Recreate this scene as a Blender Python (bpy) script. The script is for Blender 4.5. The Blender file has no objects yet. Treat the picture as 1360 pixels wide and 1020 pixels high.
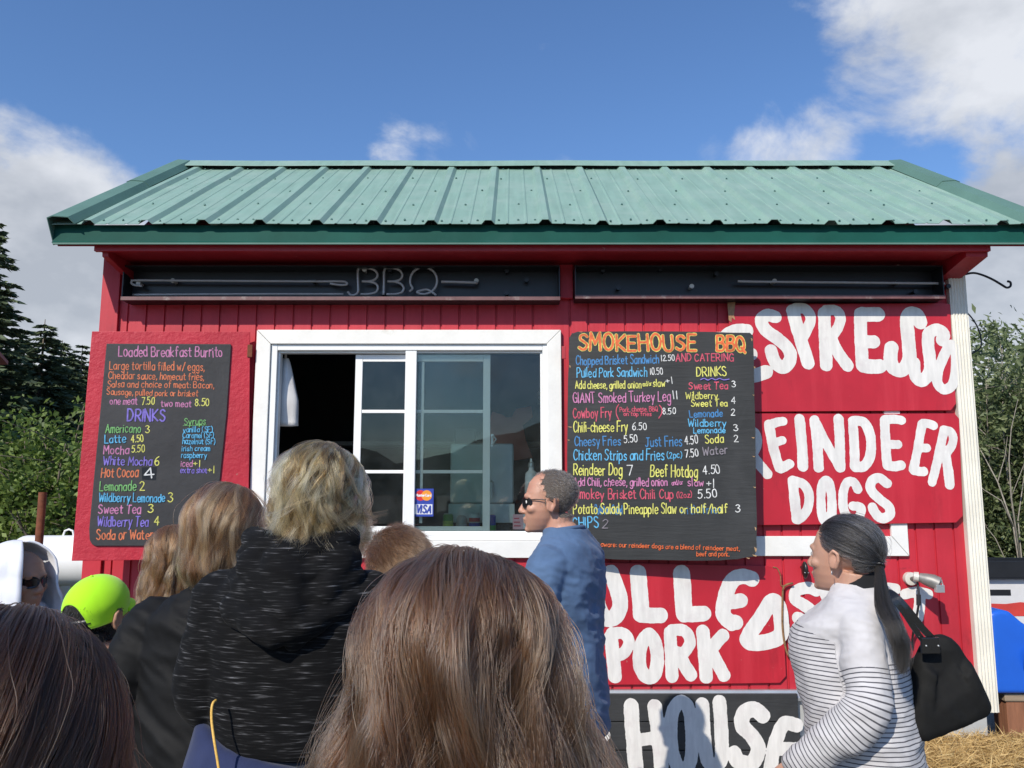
import bpy, bmesh, math, random
import numpy as np
from mathutils import Vector, Matrix, noise as mnoise

R = math.radians
SC = bpy.context.scene
COL = SC.collection

# ------------------------------------------------------------------ camera
F_PX, PITCH, CAM_Z = 1060.0, R(7.7), 1.6
CW, CH = 1360.0, 1020.0
cam_d = bpy.data.cameras.new('camera')
cam = bpy.data.objects.new('camera', cam_d)
COL.objects.link(cam)
cam.location = (0, 0, CAM_Z)
cam.rotation_euler = (R(90) + PITCH, 0, 0)
cam_d.sensor_fit = 'HORIZONTAL'
cam_d.sensor_width = 36.0
cam_d.lens = 36.0 * F_PX / CW
cam_d.clip_start = 0.05
cam_d.clip_end = 6000
SC.camera = cam

def ray(px, py):
    u = (px - CW / 2) / F_PX
    v = (CH / 2 - py) / F_PX
    return Vector((u, math.cos(PITCH) - v * math.sin(PITCH), math.sin(PITCH) + v * math.cos(PITCH)))

def at(px, py, Y):
    d = ray(px, py)
    return Vector((0, 0, CAM_Z)) + d * (Y / d.y)

# ------------------------------------------------------------------ light
SUN_TRAVEL = Vector((0.575, 1.0, -0.90)).normalized()
SUN_TO = -SUN_TRAVEL
SUN_EL = math.asin(SUN_TO.z)
SUN_AZ = math.atan2(SUN_TO.x, SUN_TO.y)          # clockwise from +Y
sd = bpy.data.lights.new('sun', 'SUN')
sd.energy = 4.3
sd.angle = R(0.53)
sd.color = (1.0, 0.93, 0.82)
so = bpy.data.objects.new('sun', sd)
so.rotation_euler = SUN_TRAVEL.to_track_quat('-Z', 'Y').to_euler()
so.location = (-5, -10, 12)
COL.objects.link(so)

W = bpy.data.worlds.new('World')
SC.world = W
W.use_nodes = True
nt = W.node_tree
nt.nodes.clear()
def wn(t, **kw):
    n = nt.nodes.new(t)
    for k, v in kw.items():
        setattr(n, k, v)
    return n
def wl(a, b):
    nt.links.new(a, b)
out = wn('ShaderNodeOutputWorld')
bg = wn('ShaderNodeBackground')
bg.inputs['Strength'].default_value = 0.105
sky = wn('ShaderNodeTexSky', sky_type='NISHITA')
sky.sun_disc = False
sky.sun_elevation = SUN_EL
sky.sun_rotation = SUN_AZ
sky.altitude = 30
sky.air_density = 1.15
sky.dust_density = 0.5
sky.ozone_density = 3.2
tc = wn('ShaderNodeTexCoord')
def wmath(op, a, b=None, c=None, clamp=False):
    n = wn('ShaderNodeMath', operation=op)
    n.use_clamp = clamp
    for i, x in enumerate((a, b, c)):
        if x is None:
            continue
        if isinstance(x, (int, float)):
            n.inputs[i].default_value = x
        else:
            wl(x, n.inputs[i])
    return n.outputs[0]
def wnoise(scale, detail, rough, off=(0, 0, 0), sc=(1, 1, 1), dist=0.0):
    mp = wn('ShaderNodeMapping')
    mp.inputs['Location'].default_value = off
    mp.inputs['Scale'].default_value = sc
    wl(tc.outputs['Generated'], mp.inputs['Vector'])
    n = wn('ShaderNodeTexNoise')
    n.inputs['Scale'].default_value = scale
    n.inputs['Detail'].default_value = detail
    n.inputs['Roughness'].default_value = rough
    n.inputs['Distortion'].default_value = dist
    wl(mp.outputs[0], n.inputs['Vector'])
    return n.outputs['Fac']
def wblob(px, py, rad, amt):
    """bank of cloud round one direction of the sky"""
    d = ray(px, py).normalized()
    n = wn('ShaderNodeVectorMath', operation='DISTANCE')
    wl(tc.outputs['Generated'], n.inputs[0])
    n.inputs[1].default_value = d
    q = wmath('DIVIDE', n.outputs['Value'], rad)
    q = wmath('MULTIPLY', q, q)
    return wmath('MULTIPLY', wmath('SUBTRACT', 1.0, q, clamp=True), amt)
BANKS = [
    (1300, 20, 0.19, 0.56), (1380, 130, 0.16, 0.40), (1340, 230, 0.12, 0.38), (1240, 130, 0.14, 0.30), (1090, 200, 0.09, 0.33),
    (960, 222, 0.05, 0.12),
    (30, 330, 0.16, 0.74), (-60, 300, 0.16, 0.7), (60, 420, 0.16, 0.8), (520, 200, 0.055, 0.27), (640, 180, 0.03, 0.16),
    (680, 208, 0.03, 0.2), (735, 216, 0.03, 0.14), (900, 50, 0.05, 0.05), (940, 30, 0.035, 0.08), (1330, 400, 0.16, 0.8), (1420, 330, 0.17, 0.75), (680, 600, 0.16, 0.5), (30, 250, 0.09, 0.16), (560, 205, 0.05, 0.16), (1000, 215, 0.05, 0.2), (1150, 160, 0.06, 0.14)]
bias = None
for b in BANKS:
    v = wblob(*b)
    bias = v if bias is None else wmath('MAXIMUM', bias, v)
sep = wn('ShaderNodeSeparateXYZ')
wl(tc.outputs['Generated'], sep.inputs[0])
behind = wmath('MULTIPLY', wmath('MULTIPLY', sep.outputs['Y'], -1.0, clamp=True), 0.16)   # broken cloud over the other half of the sky
bias = wmath('ADD', bias, behind)
n1 = wnoise(7.0, 9, 0.60, (3.1, 1.7, 0.4), (1, 1, 1.35), 0.25)
fld = wmath('ADD', n1, bias)
ms = wn('ShaderNodeMapRange', interpolation_type='SMOOTHSTEP')
ms.inputs['From Min'].default_value = 0.66
ms.inputs['From Max'].default_value = 0.98
wl(fld, ms.inputs['Value'])
ms.inputs['To Max'].default_value = 0.93
shade = wnoise(4.5, 6, 0.55, (8.3, 2.2, 5.1), (1, 1, 1.6))
cr = wn('ShaderNodeValToRGB')
cr.color_ramp.elements[0].position = 0.36
cr.color_ramp.elements[0].color = (4.3, 4.6, 5.1, 1)
cr.color_ramp.elements[1].position = 0.60
cr.color_ramp.elements[1].color = (7.6, 7.8, 8.2, 1)
lowc = wn('ShaderNodeMapRange')
lowc.inputs['From Min'].default_value = 0.10
lowc.inputs['From Max'].default_value = 0.33
lowc.inputs['To Min'].default_value = 0.06
lowc.inputs['To Max'].default_value = -0.04
wl(sep.outputs['Z'], lowc.inputs['Value'])
wl(wmath('SUBTRACT', shade, lowc.outputs[0]), cr.inputs['Fac'])
mix = wn('ShaderNodeMix', data_type='RGBA')
wl(ms.outputs[0], mix.inputs['Factor'])
tint = wn('ShaderNodeMix', data_type='RGBA', blend_type='MULTIPLY')
tint.inputs['Factor'].default_value = 1.0
tint.inputs['B'].default_value = (0.90, 1.12, 1.42, 1)        # clear washed northern air: a deeper blue than the model's
wl(sky.outputs[0], tint.inputs['A'])
wl(tint.outputs['Result'], mix.inputs['A'])
wl(cr.outputs[0], mix.inputs['B'])
wl(mix.outputs['Result'], bg.inputs['Color'])
wl(bg.outputs[0], out.inputs['Surface'])

SC.view_settings.view_transform = 'Standard'
SC.view_settings.look = 'None'
SC.view_settings.exposure = 0.06
SC.view_settings.gamma = 1.0
SC.cycles.max_bounces = 8
SC.cycles.transparent_max_bounces = 12
SC.cycles.use_denoising = True
try:
    SC.cycles_curves.shape = 'RIBBONS'
except Exception:
    pass
# ------------------------------------------------------------------ materials
def new_mat(name):
    m = bpy.data.materials.new(name)
    m.use_nodes = True
    t = m.node_tree
    b = t.nodes['Principled BSDF']
    return m, t, b

def N(t, typ, **kw):
    n = t.nodes.new(typ)
    for k, v in kw.items():
        if k in n.inputs:
            n.inputs[k].default_value = v
        else:
            setattr(n, k, v)
    return n

def rgba(c):
    return (c[0], c[1], c[2], 1.0)

def tex_noise(t, scale, detail=4, rough=0.55, coord='Object', stretch=(1, 1, 1), dist=0.0):
    c = N(t, 'ShaderNodeTexCoord')
    mp = N(t, 'ShaderNodeMapping')
    mp.inputs['Scale'].default_value = stretch
    t.links.new(c.outputs[coord], mp.inputs['Vector'])
    n = N(t, 'ShaderNodeTexNoise')
    n.inputs['Scale'].default_value = scale
    n.inputs['Detail'].default_value = detail
    n.inputs['Roughness'].default_value = rough
    n.inputs['Distortion'].default_value = dist
    t.links.new(mp.outputs[0], n.inputs['Vector'])
    return n.outputs['Fac']

def ramp(t, fac, stops):
    r = N(t, 'ShaderNodeValToRGB')
    e = r.color_ramp.elements
    while len(e) < len(stops):
        e.new(0.5)
    for i, (p, c) in enumerate(stops):
        e[i].position = p
        e[i].color = rgba(c) if len(c) == 3 else c
    t.links.new(fac, r.inputs['Fac'])
    return r.outputs['Color']

def mixc(t, fac, a, b, mode='MIX'):
    m = N(t, 'ShaderNodeMix', data_type='RGBA', blend_type=mode)
    for k, v in (('Factor', fac), ('A', a), ('B', b)):
        if isinstance(v, (int, float)):
            m.inputs[k].default_value = v
        elif isinstance(v, (tuple, list)):
            m.inputs[k].default_value = rgba(v)
        else:
            t.links.new(v, m.inputs[k])
    return m.outputs['Result']

def tmath(t, op, a, b=None, clamp=False):
    n = N(t, 'ShaderNodeMath', operation=op)
    n.use_clamp = clamp
    for i, x in enumerate((a, b)):
        if x is None:
            continue
        if isinstance(x, (int, float)):
            n.inputs[i].default_value = x
        else:
            t.links.new(x, n.inputs[i])
    return n.outputs[0]

def bump(t, b, h, strength=0.3, dist=0.01):
    n = N(t, 'ShaderNodeBump')
    n.inputs['Strength'].default_value = strength
    n.inputs['Distance'].default_value = dist
    t.links.new(h, n.inputs['Height'])
    t.links.new(n.outputs[0], b.inputs['Normal'])

def mk(name, col, rough=0.6, metal=0.0, vary=0.18, vscale=6.0, bscale=0.0, bstr=0.2, bdist=0.004, stretch=(1, 1, 1),
       dirt=None, dirt_scale=3.0, dirt_lo=0.58, dirt_hi=0.74, spec=0.5):
    """worn everyday surface: base colour with blotchy variation, optional dirt patches and fine bump"""
    m, t, b = new_mat(name)
    n = tex_noise(t, vscale, 6, 0.6, stretch=stretch)
    lo = tuple(max(0, c * (1 - vary)) for c in col)
    hi = tuple(min(1, c * (1 + vary)) for c in col)
    c = ramp(t, n, [(0.32, lo), (0.68, hi)])
    if dirt is not None:
        d = tex_noise(t, dirt_scale, 8, 0.68)
        f = ramp(t, d, [(dirt_lo, (0, 0, 0)), (dirt_hi, (1, 1, 1))])
        c = mixc(t, f, c, dirt)
    t.links.new(c, b.inputs['Base Color'])
    b.inputs['Roughness'].default_value = rough
    b.inputs['Metallic'].default_value = metal
    b.inputs['Specular IOR Level'].default_value = spec
    if bscale:
        bump(t, b, tex_noise(t, bscale, 5, 0.6, stretch=stretch), bstr, bdist)
    return m

# ------------------------------------------------------------------ objects
def tag(o, label=None, cat=None, group=None, kind=None):
    if label: o['label'] = label
    if cat: o['category'] = cat
    if group: o['group'] = group
    if kind: o['kind'] = kind
    return o

def empty(name, loc=(0, 0, 0), rz=0.0):
    o = bpy.data.objects.new(name, None)
    COL.objects.link(o)
    o.location = loc
    o.rotation_euler = (0, 0, rz)
    o.empty_display_size = 0.1
    return o

def link(name, me, mat=None, parent=None, loc=None, rz=None):
    o = bpy.data.objects.new(name, me)
    COL.objects.link(o)
    if mat is not None and not me.materials:
        for q in (mat if isinstance(mat, (list, tuple)) else [mat]):
            me.materials.append(q)
    if parent is not None:
        o.parent = parent
    if loc is not None:
        o.location = loc
    if rz is not None:
        o.rotation_euler = (0, 0, rz)
    return o

class MB:
    """collects pieces of geometry for one mesh object"""
    def __init__(s):
        s.v, s.f, s.m = [], [], []
    def add(s, v, f, m=0):
        k = len(s.v)
        s.v += [tuple(p) for p in v]
        s.f += [tuple(i + k for i in q) for q in f]
        s.m += [m] * len(f)
        return s
    def box(s, x0, x1, y0, y1, z0, z1, m=0):
        v = [(x, y, z) for z in (z0, z1) for y in (y0, y1) for x in (x0, x1)]
        f = [(0, 2, 3, 1), (4, 5, 7, 6), (0, 1, 5, 4), (2, 6, 7, 3), (0, 4, 6, 2), (1, 3, 7, 5)]
        return s.add(v, f, m)
    def prism(s, prof, axis, a0, a1, m=0):
        """closed 2-D outline swept along an axis; prof in the two other axes in order"""
        n = len(prof)
        def p(q, a):
            return {'x': (a, q[0], q[1]), 'y': (q[0], a, q[1]), 'z': (q[0], q[1], a)}[axis]
        v = [p(q, a0) for q in prof] + [p(q, a1) for q in prof]
        f = [(i, (i + 1) % n, n + (i + 1) % n, n + i) for i in range(n)]
        f += [tuple(range(n - 1, -1, -1)), tuple(range(n, 2 * n))]
        return s.add(v, f, m)
    def tube(s, pts, r, n=8, m=0, closed=False):
        pts = [Vector(p) for p in pts]
        rr = r if isinstance(r, (list, tuple)) else [r] * len(pts)
        v, f = [], []
        up = None
        for i, p in enumerate(pts):
            d = (pts[min(i + 1, len(pts) - 1)] - pts[max(i - 1, 0)])
            if d.length < 1e-9:
                d = Vector((0, 0, 1))
            d.normalize()
            if up is None:
                up = d.orthogonal().normalized()
            up = (up - d * up.dot(d))
            up = up.normalized() if up.length > 1e-6 else d.orthogonal().normalized()
            w = d.cross(up)
            for k in range(n):
                a = 2 * math.pi * k / n
                v.append(p + (up * math.cos(a) + w * math.sin(a)) * rr[i])
        for i in range(len(pts) - 1):
            for k in range(n):
                f.append((i * n + k, i * n + (k + 1) % n, (i + 1) * n + (k + 1) % n, (i + 1) * n + k))
        f.append(tuple(range(n - 1, -1, -1)))
        f.append(tuple(range((len(pts) - 1) * n, len(pts) * n)))
        return s.add(v, f, m)
    def lathe(s, prof, c=(0, 0, 0), n=24, m=0):
        """(r, z) profile turned round the vertical"""
        v, f = [], []
        for r, z in prof:
            for k in range(n):
                a = 2 * math.pi * k / n
                v.append((c[0] + max(r, 1e-4) * math.cos(a), c[1] + max(r, 1e-4) * math.sin(a), c[2] + z))
        for i in range(len(prof) - 1):
            for k in range(n):
                f.append((i * n + k, i * n + (k + 1) % n, (i + 1) * n + (k + 1) % n, (i + 1) * n + k))
        f.append(tuple(range(n - 1, -1, -1)))
        f.append(tuple(range((len(prof) - 1) * n, len(prof) * n)))
        return s.add(v, f, m)
    def sphere(s, c, r, n=12, m=0, mat=None):
        rx, ry, rz = r if isinstance(r, (list, tuple)) else (r, r, r)
        v, f = [], []
        k = max(5, n // 2)
        for i in range(1, k):
            th = math.pi * i / k
            for j in range(n):
                a = 2 * math.pi * j / n
                v.append(Vector((rx * math.sin(th) * math.cos(a), ry * math.sin(th) * math.sin(a), rz * math.cos(th))))
        v.append(Vector((0, 0, rz))); v.append(Vector((0, 0, -rz)))
        T, B = len(v) - 2, len(v) - 1
        for i in range(k - 2):
            for j in range(n):
                f.append((i * n + j, (i + 1) * n + j, (i + 1) * n + (j + 1) % n, i * n + (j + 1) % n))
        for j in range(n):
            f.append((T, j, (j + 1) % n))
            f.append((B, (k - 2) * n + (j + 1) % n, (k - 2) * n + j))
        if mat is not None:
            v = [mat @ q for q in v]
        return s.add([q + Vector(c) for q in v], f, m)
    def mesh(s, name, smooth=False, bevel=0.0, segs=2):
        me = bpy.data.meshes.new(name)
        me.from_pydata(s.v, [], s.f)
        me.polygons.foreach_set('material_index', s.m)
        me.update()
        if bevel:
            bm = bmesh.new()
            bm.from_mesh(me)
            bmesh.ops.recalc_face_normals(bm, faces=bm.faces)
            ed = [e for e in bm.edges if len(e.link_faces) == 2 and e.calc_face_angle(0) > R(25)]
            bmesh.ops.bevel(bm, geom=ed, offset=bevel, segments=segs, affect='EDGES', profile=0.6, clamp_overlap=True)
            bm.to_mesh(me)
            bm.free()
        else:
            bm = bmesh.new()
            bm.from_mesh(me)
            bmesh.ops.recalc_face_normals(bm, faces=bm.faces)
            bm.to_mesh(me)
            bm.free()
        if smooth:
            me.polygons.foreach_set('use_smooth', [True] * len(me.polygons))
            if smooth != 'all':
                me.set_sharp_from_angle(angle=R(35))
        return me
    def build(s, name, mat, parent=None, smooth=False, bevel=0.0, loc=None, rz=None, segs=2):
        me = s.mesh(name, smooth, bevel, segs)
        return link(name, me, mat, parent, loc, rz)

# ------------------------------------------------------------------ painted strokes (hand lettering)
def catmull(pts, closed=False, k=5):
    P = [np.array(p, float) for p in pts]
    n = len(P)
    if n < 3:
        return P
    res = []
    rng = range(n if closed else n - 1)
    for i in rng:
        p1, p2 = P[i % n], P[(i + 1) % n]
        p0 = P[(i - 1) % n] if (closed or i > 0) else p1
        p3 = P[(i + 2) % n] if (closed or i + 2 < n) else p2
        for j in range(k):
            t = j / k
            res.append(0.5 * ((2 * p1) + (-p0 + p2) * t + (2 * p0 - 5 * p1 + 4 * p2 - p3) * t * t + (-p0 + 3 * p1 - 3 * p2 + p3) * t ** 3))
    res.append(P[0] if closed else P[-1])
    return res

def stroke_faces(segs, cell, wob=0.0, seed=0):
    """segs: rows x0,y0,x1,y1,r. One clean outline-filled sheet of all strokes together, hand wobble along the edge."""
    S = np.array(segs, float)
    rm = S[:, 4].max() + 3 * cell
    x0, x1 = min(S[:, 0].min(), S[:, 2].min()) - rm, max(S[:, 0].max(), S[:, 2].max()) + rm
    y0, y1 = min(S[:, 1].min(), S[:, 3].min()) - rm, max(S[:, 1].max(), S[:, 3].max()) + rm
    nx, ny = int((x1 - x0) / cell) + 2, int((y1 - y0) / cell) + 2
    F = np.full((nx, ny), -1.0)
    gx = x0 + np.arange(nx) * cell
    gy = y0 + np.arange(ny) * cell
    for a, b, c, d, r in S:
        q = r + 2 * cell
        i0, i1 = max(0, int((min(a, c) - q - x0) / cell)), min(nx, int((max(a, c) + q - x0) / cell) + 2)
        j0, j1 = max(0, int((min(b, d) - q - y0) / cell)), min(ny, int((max(b, d) + q - y0) / cell) + 2)
        X, Y = gx[i0:i1, None], gy[None, j0:j1]
        dx, dy = c - a, d - b
        L = dx * dx + dy * dy
        t = np.clip(((X - a) * dx + (Y - b) * dy) / L, 0, 1) if L > 1e-12 else 0.0
        D = np.sqrt((X - a - t * dx) ** 2 + (Y - b - t * dy) ** 2)
        F[i0:i1, j0:j1] = np.maximum(F[i0:i1, j0:j1], r - D)
    if wob:
        rs = np.random.RandomState(seed)
        for lam, am in ((0.05, 1.0), (0.017, 0.5)):
            k = rs.uniform(-1, 1, (7, 2)) * 2 * math.pi / lam
            ph = rs.uniform(0, 6.28, 7)
            acc = 0
            for (kx, ky), p in zip(k, ph):
                acc = acc + np.sin(gx[:, None] * kx + gy[None, :] * ky + p)
            F = F + acc * wob * am / 4.0
    ins = F > 0
    verts, faces, vid, eid = [], [], {}, {}
    cnt = ins[:-1, :-1].astype(int) + ins[1:, :-1] + ins[1:, 1:] + ins[:-1, 1:]
    def node(i, j):
        k = (i, j)
        if k not in vid:
            vid[k] = len(verts)
            verts.append((gx[i], gy[j]))
        return vid[k]
    def edge(a, b):
        k = (a, b) if a < b else (b, a)
        if k not in eid:
            fa, fb = F[k[0]], F[k[1]]
            t = fa / (fa - fb)
            t = min(max(t, 0.02), 0.98)
            eid[k] = len(verts)
            verts.append((gx[k[0][0]] + t * (gx[k[1][0]] - gx[k[0][0]]), gy[k[0][1]] + t * (gy[k[1][1]] - gy[k[0][1]])))
        return eid[k]
    for i, j in np.argwhere(cnt > 0):
        i, j = int(i), int(j)
        cs = ((i, j), (i + 1, j), (i + 1, j + 1), (i, j + 1))
        if cnt[i, j] == 4:
            faces.append(tuple(node(*c) for c in cs))
            continue
        poly = []
        for q in range(4):
            a, b = cs[q], cs[(q + 1) % 4]
            if ins[a]:
                poly.append(node(*a))
            if ins[a] != ins[b]:
                poly.append(edge(a, b))
        if len(poly) >= 3:
            faces.append(tuple(poly))
    return verts, faces

GL = {
'A': '0,0 2.6,9 5.2,0|1.1,3.2 4.1,3.2', 'B': '0,0 0,9|~0,9 3.2,9 4.3,7.2 3,5 0,4.8|~0,4.8 3.6,4.6 4.9,2.5 3.6,.2 0,0',
'C': '~4.6,7.6 3.2,9 1.2,8.2 0,4.5 1.2,.7 3.2,0 4.8,1.5', 'D': '0,0 0,9|~0,9 3,8.6 5,4.6 3.2,.6 0,0',
'E': '4.2,9 0,9 0,0 4.3,0|0,4.7 3.6,4.7', 'F': '4.2,9 0,9 0,0|0,4.7 3.4,4.7', 'G': '~4.8,7.5 3.2,9 1.2,8.2 0,4.5 1.2,.6 3.4,0 4.9,1.5|2.9,4 5,4 5,0',
'H': '0,0 0,9|5,0 5,9|0,4.6 5,4.6', 'I': '0,0 0,9', 'J': '~3.4,9 3.4,3 3,.8 1.6,0 .2,1.4|1.4,9 5,9', 'K': '0,0 0,9|4.6,9 0,4.2 4.8,0',
'L': '0,9 0,0 4,0', 'M': '0,0 .5,9 3,3.2 5.5,9 6,0', 'N': '0,0 0,9 4.8,0 4.8,9', 'O': '@2.6,9 .7,7.6 0,4.5 .8,1.3 2.6,0 4.5,1.3 5.3,4.5 4.5,7.6',
'P': '0,0 0,9|~0,9 3.2,9 4.7,6.8 3.2,4.4 0,4.2', 'Q': '@2.6,9 .7,7.6 0,4.5 .8,1.3 2.6,0 4.5,1.3 5.3,4.5 4.5,7.6|3.2,2.4 5.4,-.6',
'R': '0,0 0,9|~0,9 3.2,9 4.7,6.8 3.2,4.4 0,4.2|1.8,4.2 4.8,0', 'S': '~4.3,7.8 2.8,9 .8,8.4 .5,6.3 2.5,4.8 4.4,3 3.8,.7 2,0 .1,1.2',
'T': '0,9 5.2,9|2.6,9 2.6,0', 'U': '~0,9 0,3 1,.6 2.5,0 4.1,.6 5,3 5,9', 'V': '0,9 2.5,0 5,9', 'W': '0,9 1.6,0 3.4,6.5 5.2,0 6.8,9',
'X': '0,0 5,9|0,9 5,0', 'Y': '0,9 2.5,4.5 5,9|2.5,4.5 2.5,0', 'Z': '0,9 5,9 0,0 5,0',
'a': '~4,4.6 2.5,5.7 .6,4.6 0,2.7 .8,.4 2.4,0 4,1.8|4,5.6 4,0', 'b': '0,9 0,0|~0,1.2 1.8,0 3.6,.8 4,3 3.2,5.2 1.6,5.7 0,4.2',
'c': '~3.6,4.8 2.2,5.7 .6,4.8 0,2.8 .7,.7 2.2,0 3.7,.9', 'd': '4,9 4,0|~4,1.2 2.2,0 .5,.8 0,3 .7,5.1 2.3,5.7 4,4.3',
'e': '~.1,2.9 3.9,3.1 3.6,4.9 2.1,5.8 .5,4.7 0,2.7 .8,.6 2.3,0 3.8,.9', 'f': '~3.2,8.3 2.2,9 1.2,7.8 1.2,4 1.2,0|0,5.5 2.8,5.5',
'g': '~4,4.6 2.5,5.7 .6,4.6 0,2.7 .8,.4 2.4,0 4,1.8|~4,5.6 4,0 3.6,-2.4 2,-3 .3,-2', 'h': '0,9 0,0|~0,4 1.6,5.7 3.2,5.2 3.6,3.5 3.6,0',
'i': '0,5.6 0,0|0,7.6 0,7.9', 'j': '~1.6,5.6 1.6,-1.6 .9,-3 0,-2.6|1.6,7.6 1.6,7.9', 'k': '0,9 0,0|3.3,5.5 0,2.4 3.5,0', 'l': '0,9 0,0',
'm': '0,5.6 0,0|~0,4 1.2,5.7 2.4,5.1 2.6,3.4 2.6,0|~2.6,4 3.8,5.7 5,5.1 5.2,3.4 5.2,0', 'n': '0,5.6 0,0|~0,4 1.6,5.7 3.2,5.2 3.6,3.5 3.6,0',
'o': '@2,5.7 .5,4.8 0,2.8 .6,.8 2,0 3.5,.8 4,2.8 3.5,4.8', 'p': '0,5.6 0,-3|~0,1.2 1.8,0 3.6,.8 4,3 3.2,5.2 1.6,5.7 0,4.2',
'q': '~4,4.6 2.5,5.7 .6,4.6 0,2.7 .8,.4 2.4,0 4,1.8|4,5.6 4,-3', 'r': '0,5.6 0,0|~0,3.8 1.2,5.4 2.6,5.5',
's': '~3.2,4.8 1.9,5.7 .4,4.8 .9,3.3 2.7,2.4 3.1,.9 1.7,0 .1,.8', 't': '~1.3,8 1.3,2 1.6,.4 3,.2|0,5.6 3,5.6',
'u': '~0,5.6 0,2 .7,.2 2,0 3.2,.8 3.7,2.2|3.7,5.6 3.7,0', 'v': '0,5.6 1.9,0 3.8,5.6', 'w': '0,5.6 1.2,0 2.6,4.2 4,0 5.2,5.6', 'x': '0,5.6 3.8,0|3.8,5.6 0,0',
'y': '0,5.6 2,0|4,5.6 1.2,-3', 'z': '0,5.6 3.6,5.6 0,0 3.7,0',
'0': '@2,9 .4,7.4 0,4.5 .5,1.3 2,0 3.6,1.3 4,4.5 3.5,7.6', '1': '.6,0 .6,9', '2': '~.2,7.3 1.8,9 3.8,7.6 3,4.6 0,0|0,0 4.2,0',
'3': '~.3,8 2,9 3.8,7.3 2,4.9|~2,4.9 4.2,3 3.2,.4 1.4,0 0,1.2', '4': '3.2,0 3.2,9 0,3 4.4,3', '5': '4,9 .7,9 .4,5.2|~.4,5.2 2.4,5.8 4.1,3.4 3,.5 1.2,0 0,.9',
'6': '~3.8,8.8 1.4,7 0,3.2 1,.3 3,.3 4,2.6 2.6,4.8 .3,3.4', '7': '0,9 4.2,9 1.4,0', '8': '@2,9 .4,7.2 2,4.9 3.7,7.2|@2,4.9 0,2.5 2,0 4,2.5',
'9': '~3.8,6 2,4.4 .2,6.4 1.2,8.8 3.4,8.6 3.9,6 3,0', '.': '.3,0 .3,.4', ',': '.6,.6 0,-1.4', ':': '.3,.6 .3,1|.3,4.2 .3,4.6', '+': '0,4 4,4|2,2 2,6',
'-': '0,3.4 2.6,3.4', '(': '~2,9.6 .4,7 .2,3 1.8,-.8', ')': '~0,9.6 1.6,7 1.8,3 .2,-.8', '/': '0,-.6 3.6,9', '!': '.3,9 .3,3|.3,.4 .3,.7', "'": '.3,9 .3,7', '&': '4,0 .8,7 2,9 3,7 0,2 2,0 4,3'}
for _q in range(4):
    pass

def glyph_strokes(ch):
    res, wid = [], 0
    for s in GL[ch].split('|'):
        closed, sm = s[0] == '@', s[0] in '@~'
        pts = [tuple(float(v) for v in p.split(',')) for p in s.lstrip('@~').split()]
        wid = max(wid, max(p[0] for p in pts))
        res.append(catmull(pts, closed, 4) if sm else [np.array(p) for p in pts])
    return res, max(wid, 0.6)

def text_segs(txt, p0, p1, h, r, rnd, slant=0.0):
    """letters between two base-line points (local sign metres), cap height h, pen radius r; slightly uneven like handwriting"""
    items, x = [], 0.0
    for ch in txt:
        if ch == ' ':
            x += 3.0
            continue
        st, w = glyph_strokes(ch)
        items.append((x, st))
        x += w + 1.9
    tot = max(x - 1.9, 0.5)
    p0, p1 = np.array(p0, float), np.array(p1, float)
    d = p1 - p0
    L = np.linalg.norm(d)
    ex = d / L
    ey = np.array((-ex[1], ex[0]))
    sx, sy = L / tot, h / 9.0
    segs = []
    for gx, st in items:
        jx, jy, js, jl = rnd.gauss(0, .18), rnd.gauss(0, .22), 1 + rnd.gauss(0, .05), slant + rnd.gauss(0, .04)
        for s in st:
            q = [p0 + ex * ((gx + jx + p[0] + p[1] * jl) * sx) + ey * ((p[1] * js + jy) * sy) for p in s]
            for a, b in zip(q[:-1], q[1:]):
                segs.append((a[0], a[1], b[0], b[1], r))
    return segs

class Plane:
    """upright sheet through two points of the plan; pixels of the survey photo are turned into metres on it"""
    def __init__(s, x0, y0, x1, y1):
        s.o = Vector((x0, y0, 0))
        s.ux = Vector((x1 - x0, y1 - y0, 0)).normalized()
        s.n = Vector((s.ux.y, -s.ux.x, 0))          # towards the viewer's side
        s.rz = math.atan2(s.ux.y, s.ux.x)
    def hit(s, px, py, out=0.0):
        c = Vector((0, 0, CAM_Z))
        d = ray(px, py)
        t = (s.o + s.n * out - c).dot(s.n) / d.dot(s.n)
        p = c + d * t
        return ((p - s.o).dot(s.ux), p.z)
def zoomed(ox, oy, k):
    return lambda x, y: (ox + x / k, oy + y / k)

def sheet_mesh(name, groups, out, cell, mats, wob=0.0):
    """painted lettering: groups = list of seg lists, one per material"""
    mb = MB()
    for gi, segs in enumerate(groups):
        if not segs:
            continue
        v, f = stroke_faces(segs, cell, wob, gi)
        mb.add([(a, -(out + 0.0006 * gi), b) for a, b in v], f, gi)
    me = bpy.data.meshes.new(name)
    me.from_pydata(mb.v, [], mb.f)
    me.polygons.foreach_set('material_index', mb.m)
    me.update()
    bm = bmesh.new(); bm.from_mesh(me)
    for fc in bm.faces:
        fc.normal_update()
        if fc.normal.y > 0:
            fc.normal_flip()
    bm.to_mesh(me); bm.free()
    for m in mats:
        me.materials.append(m)
    return me
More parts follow.
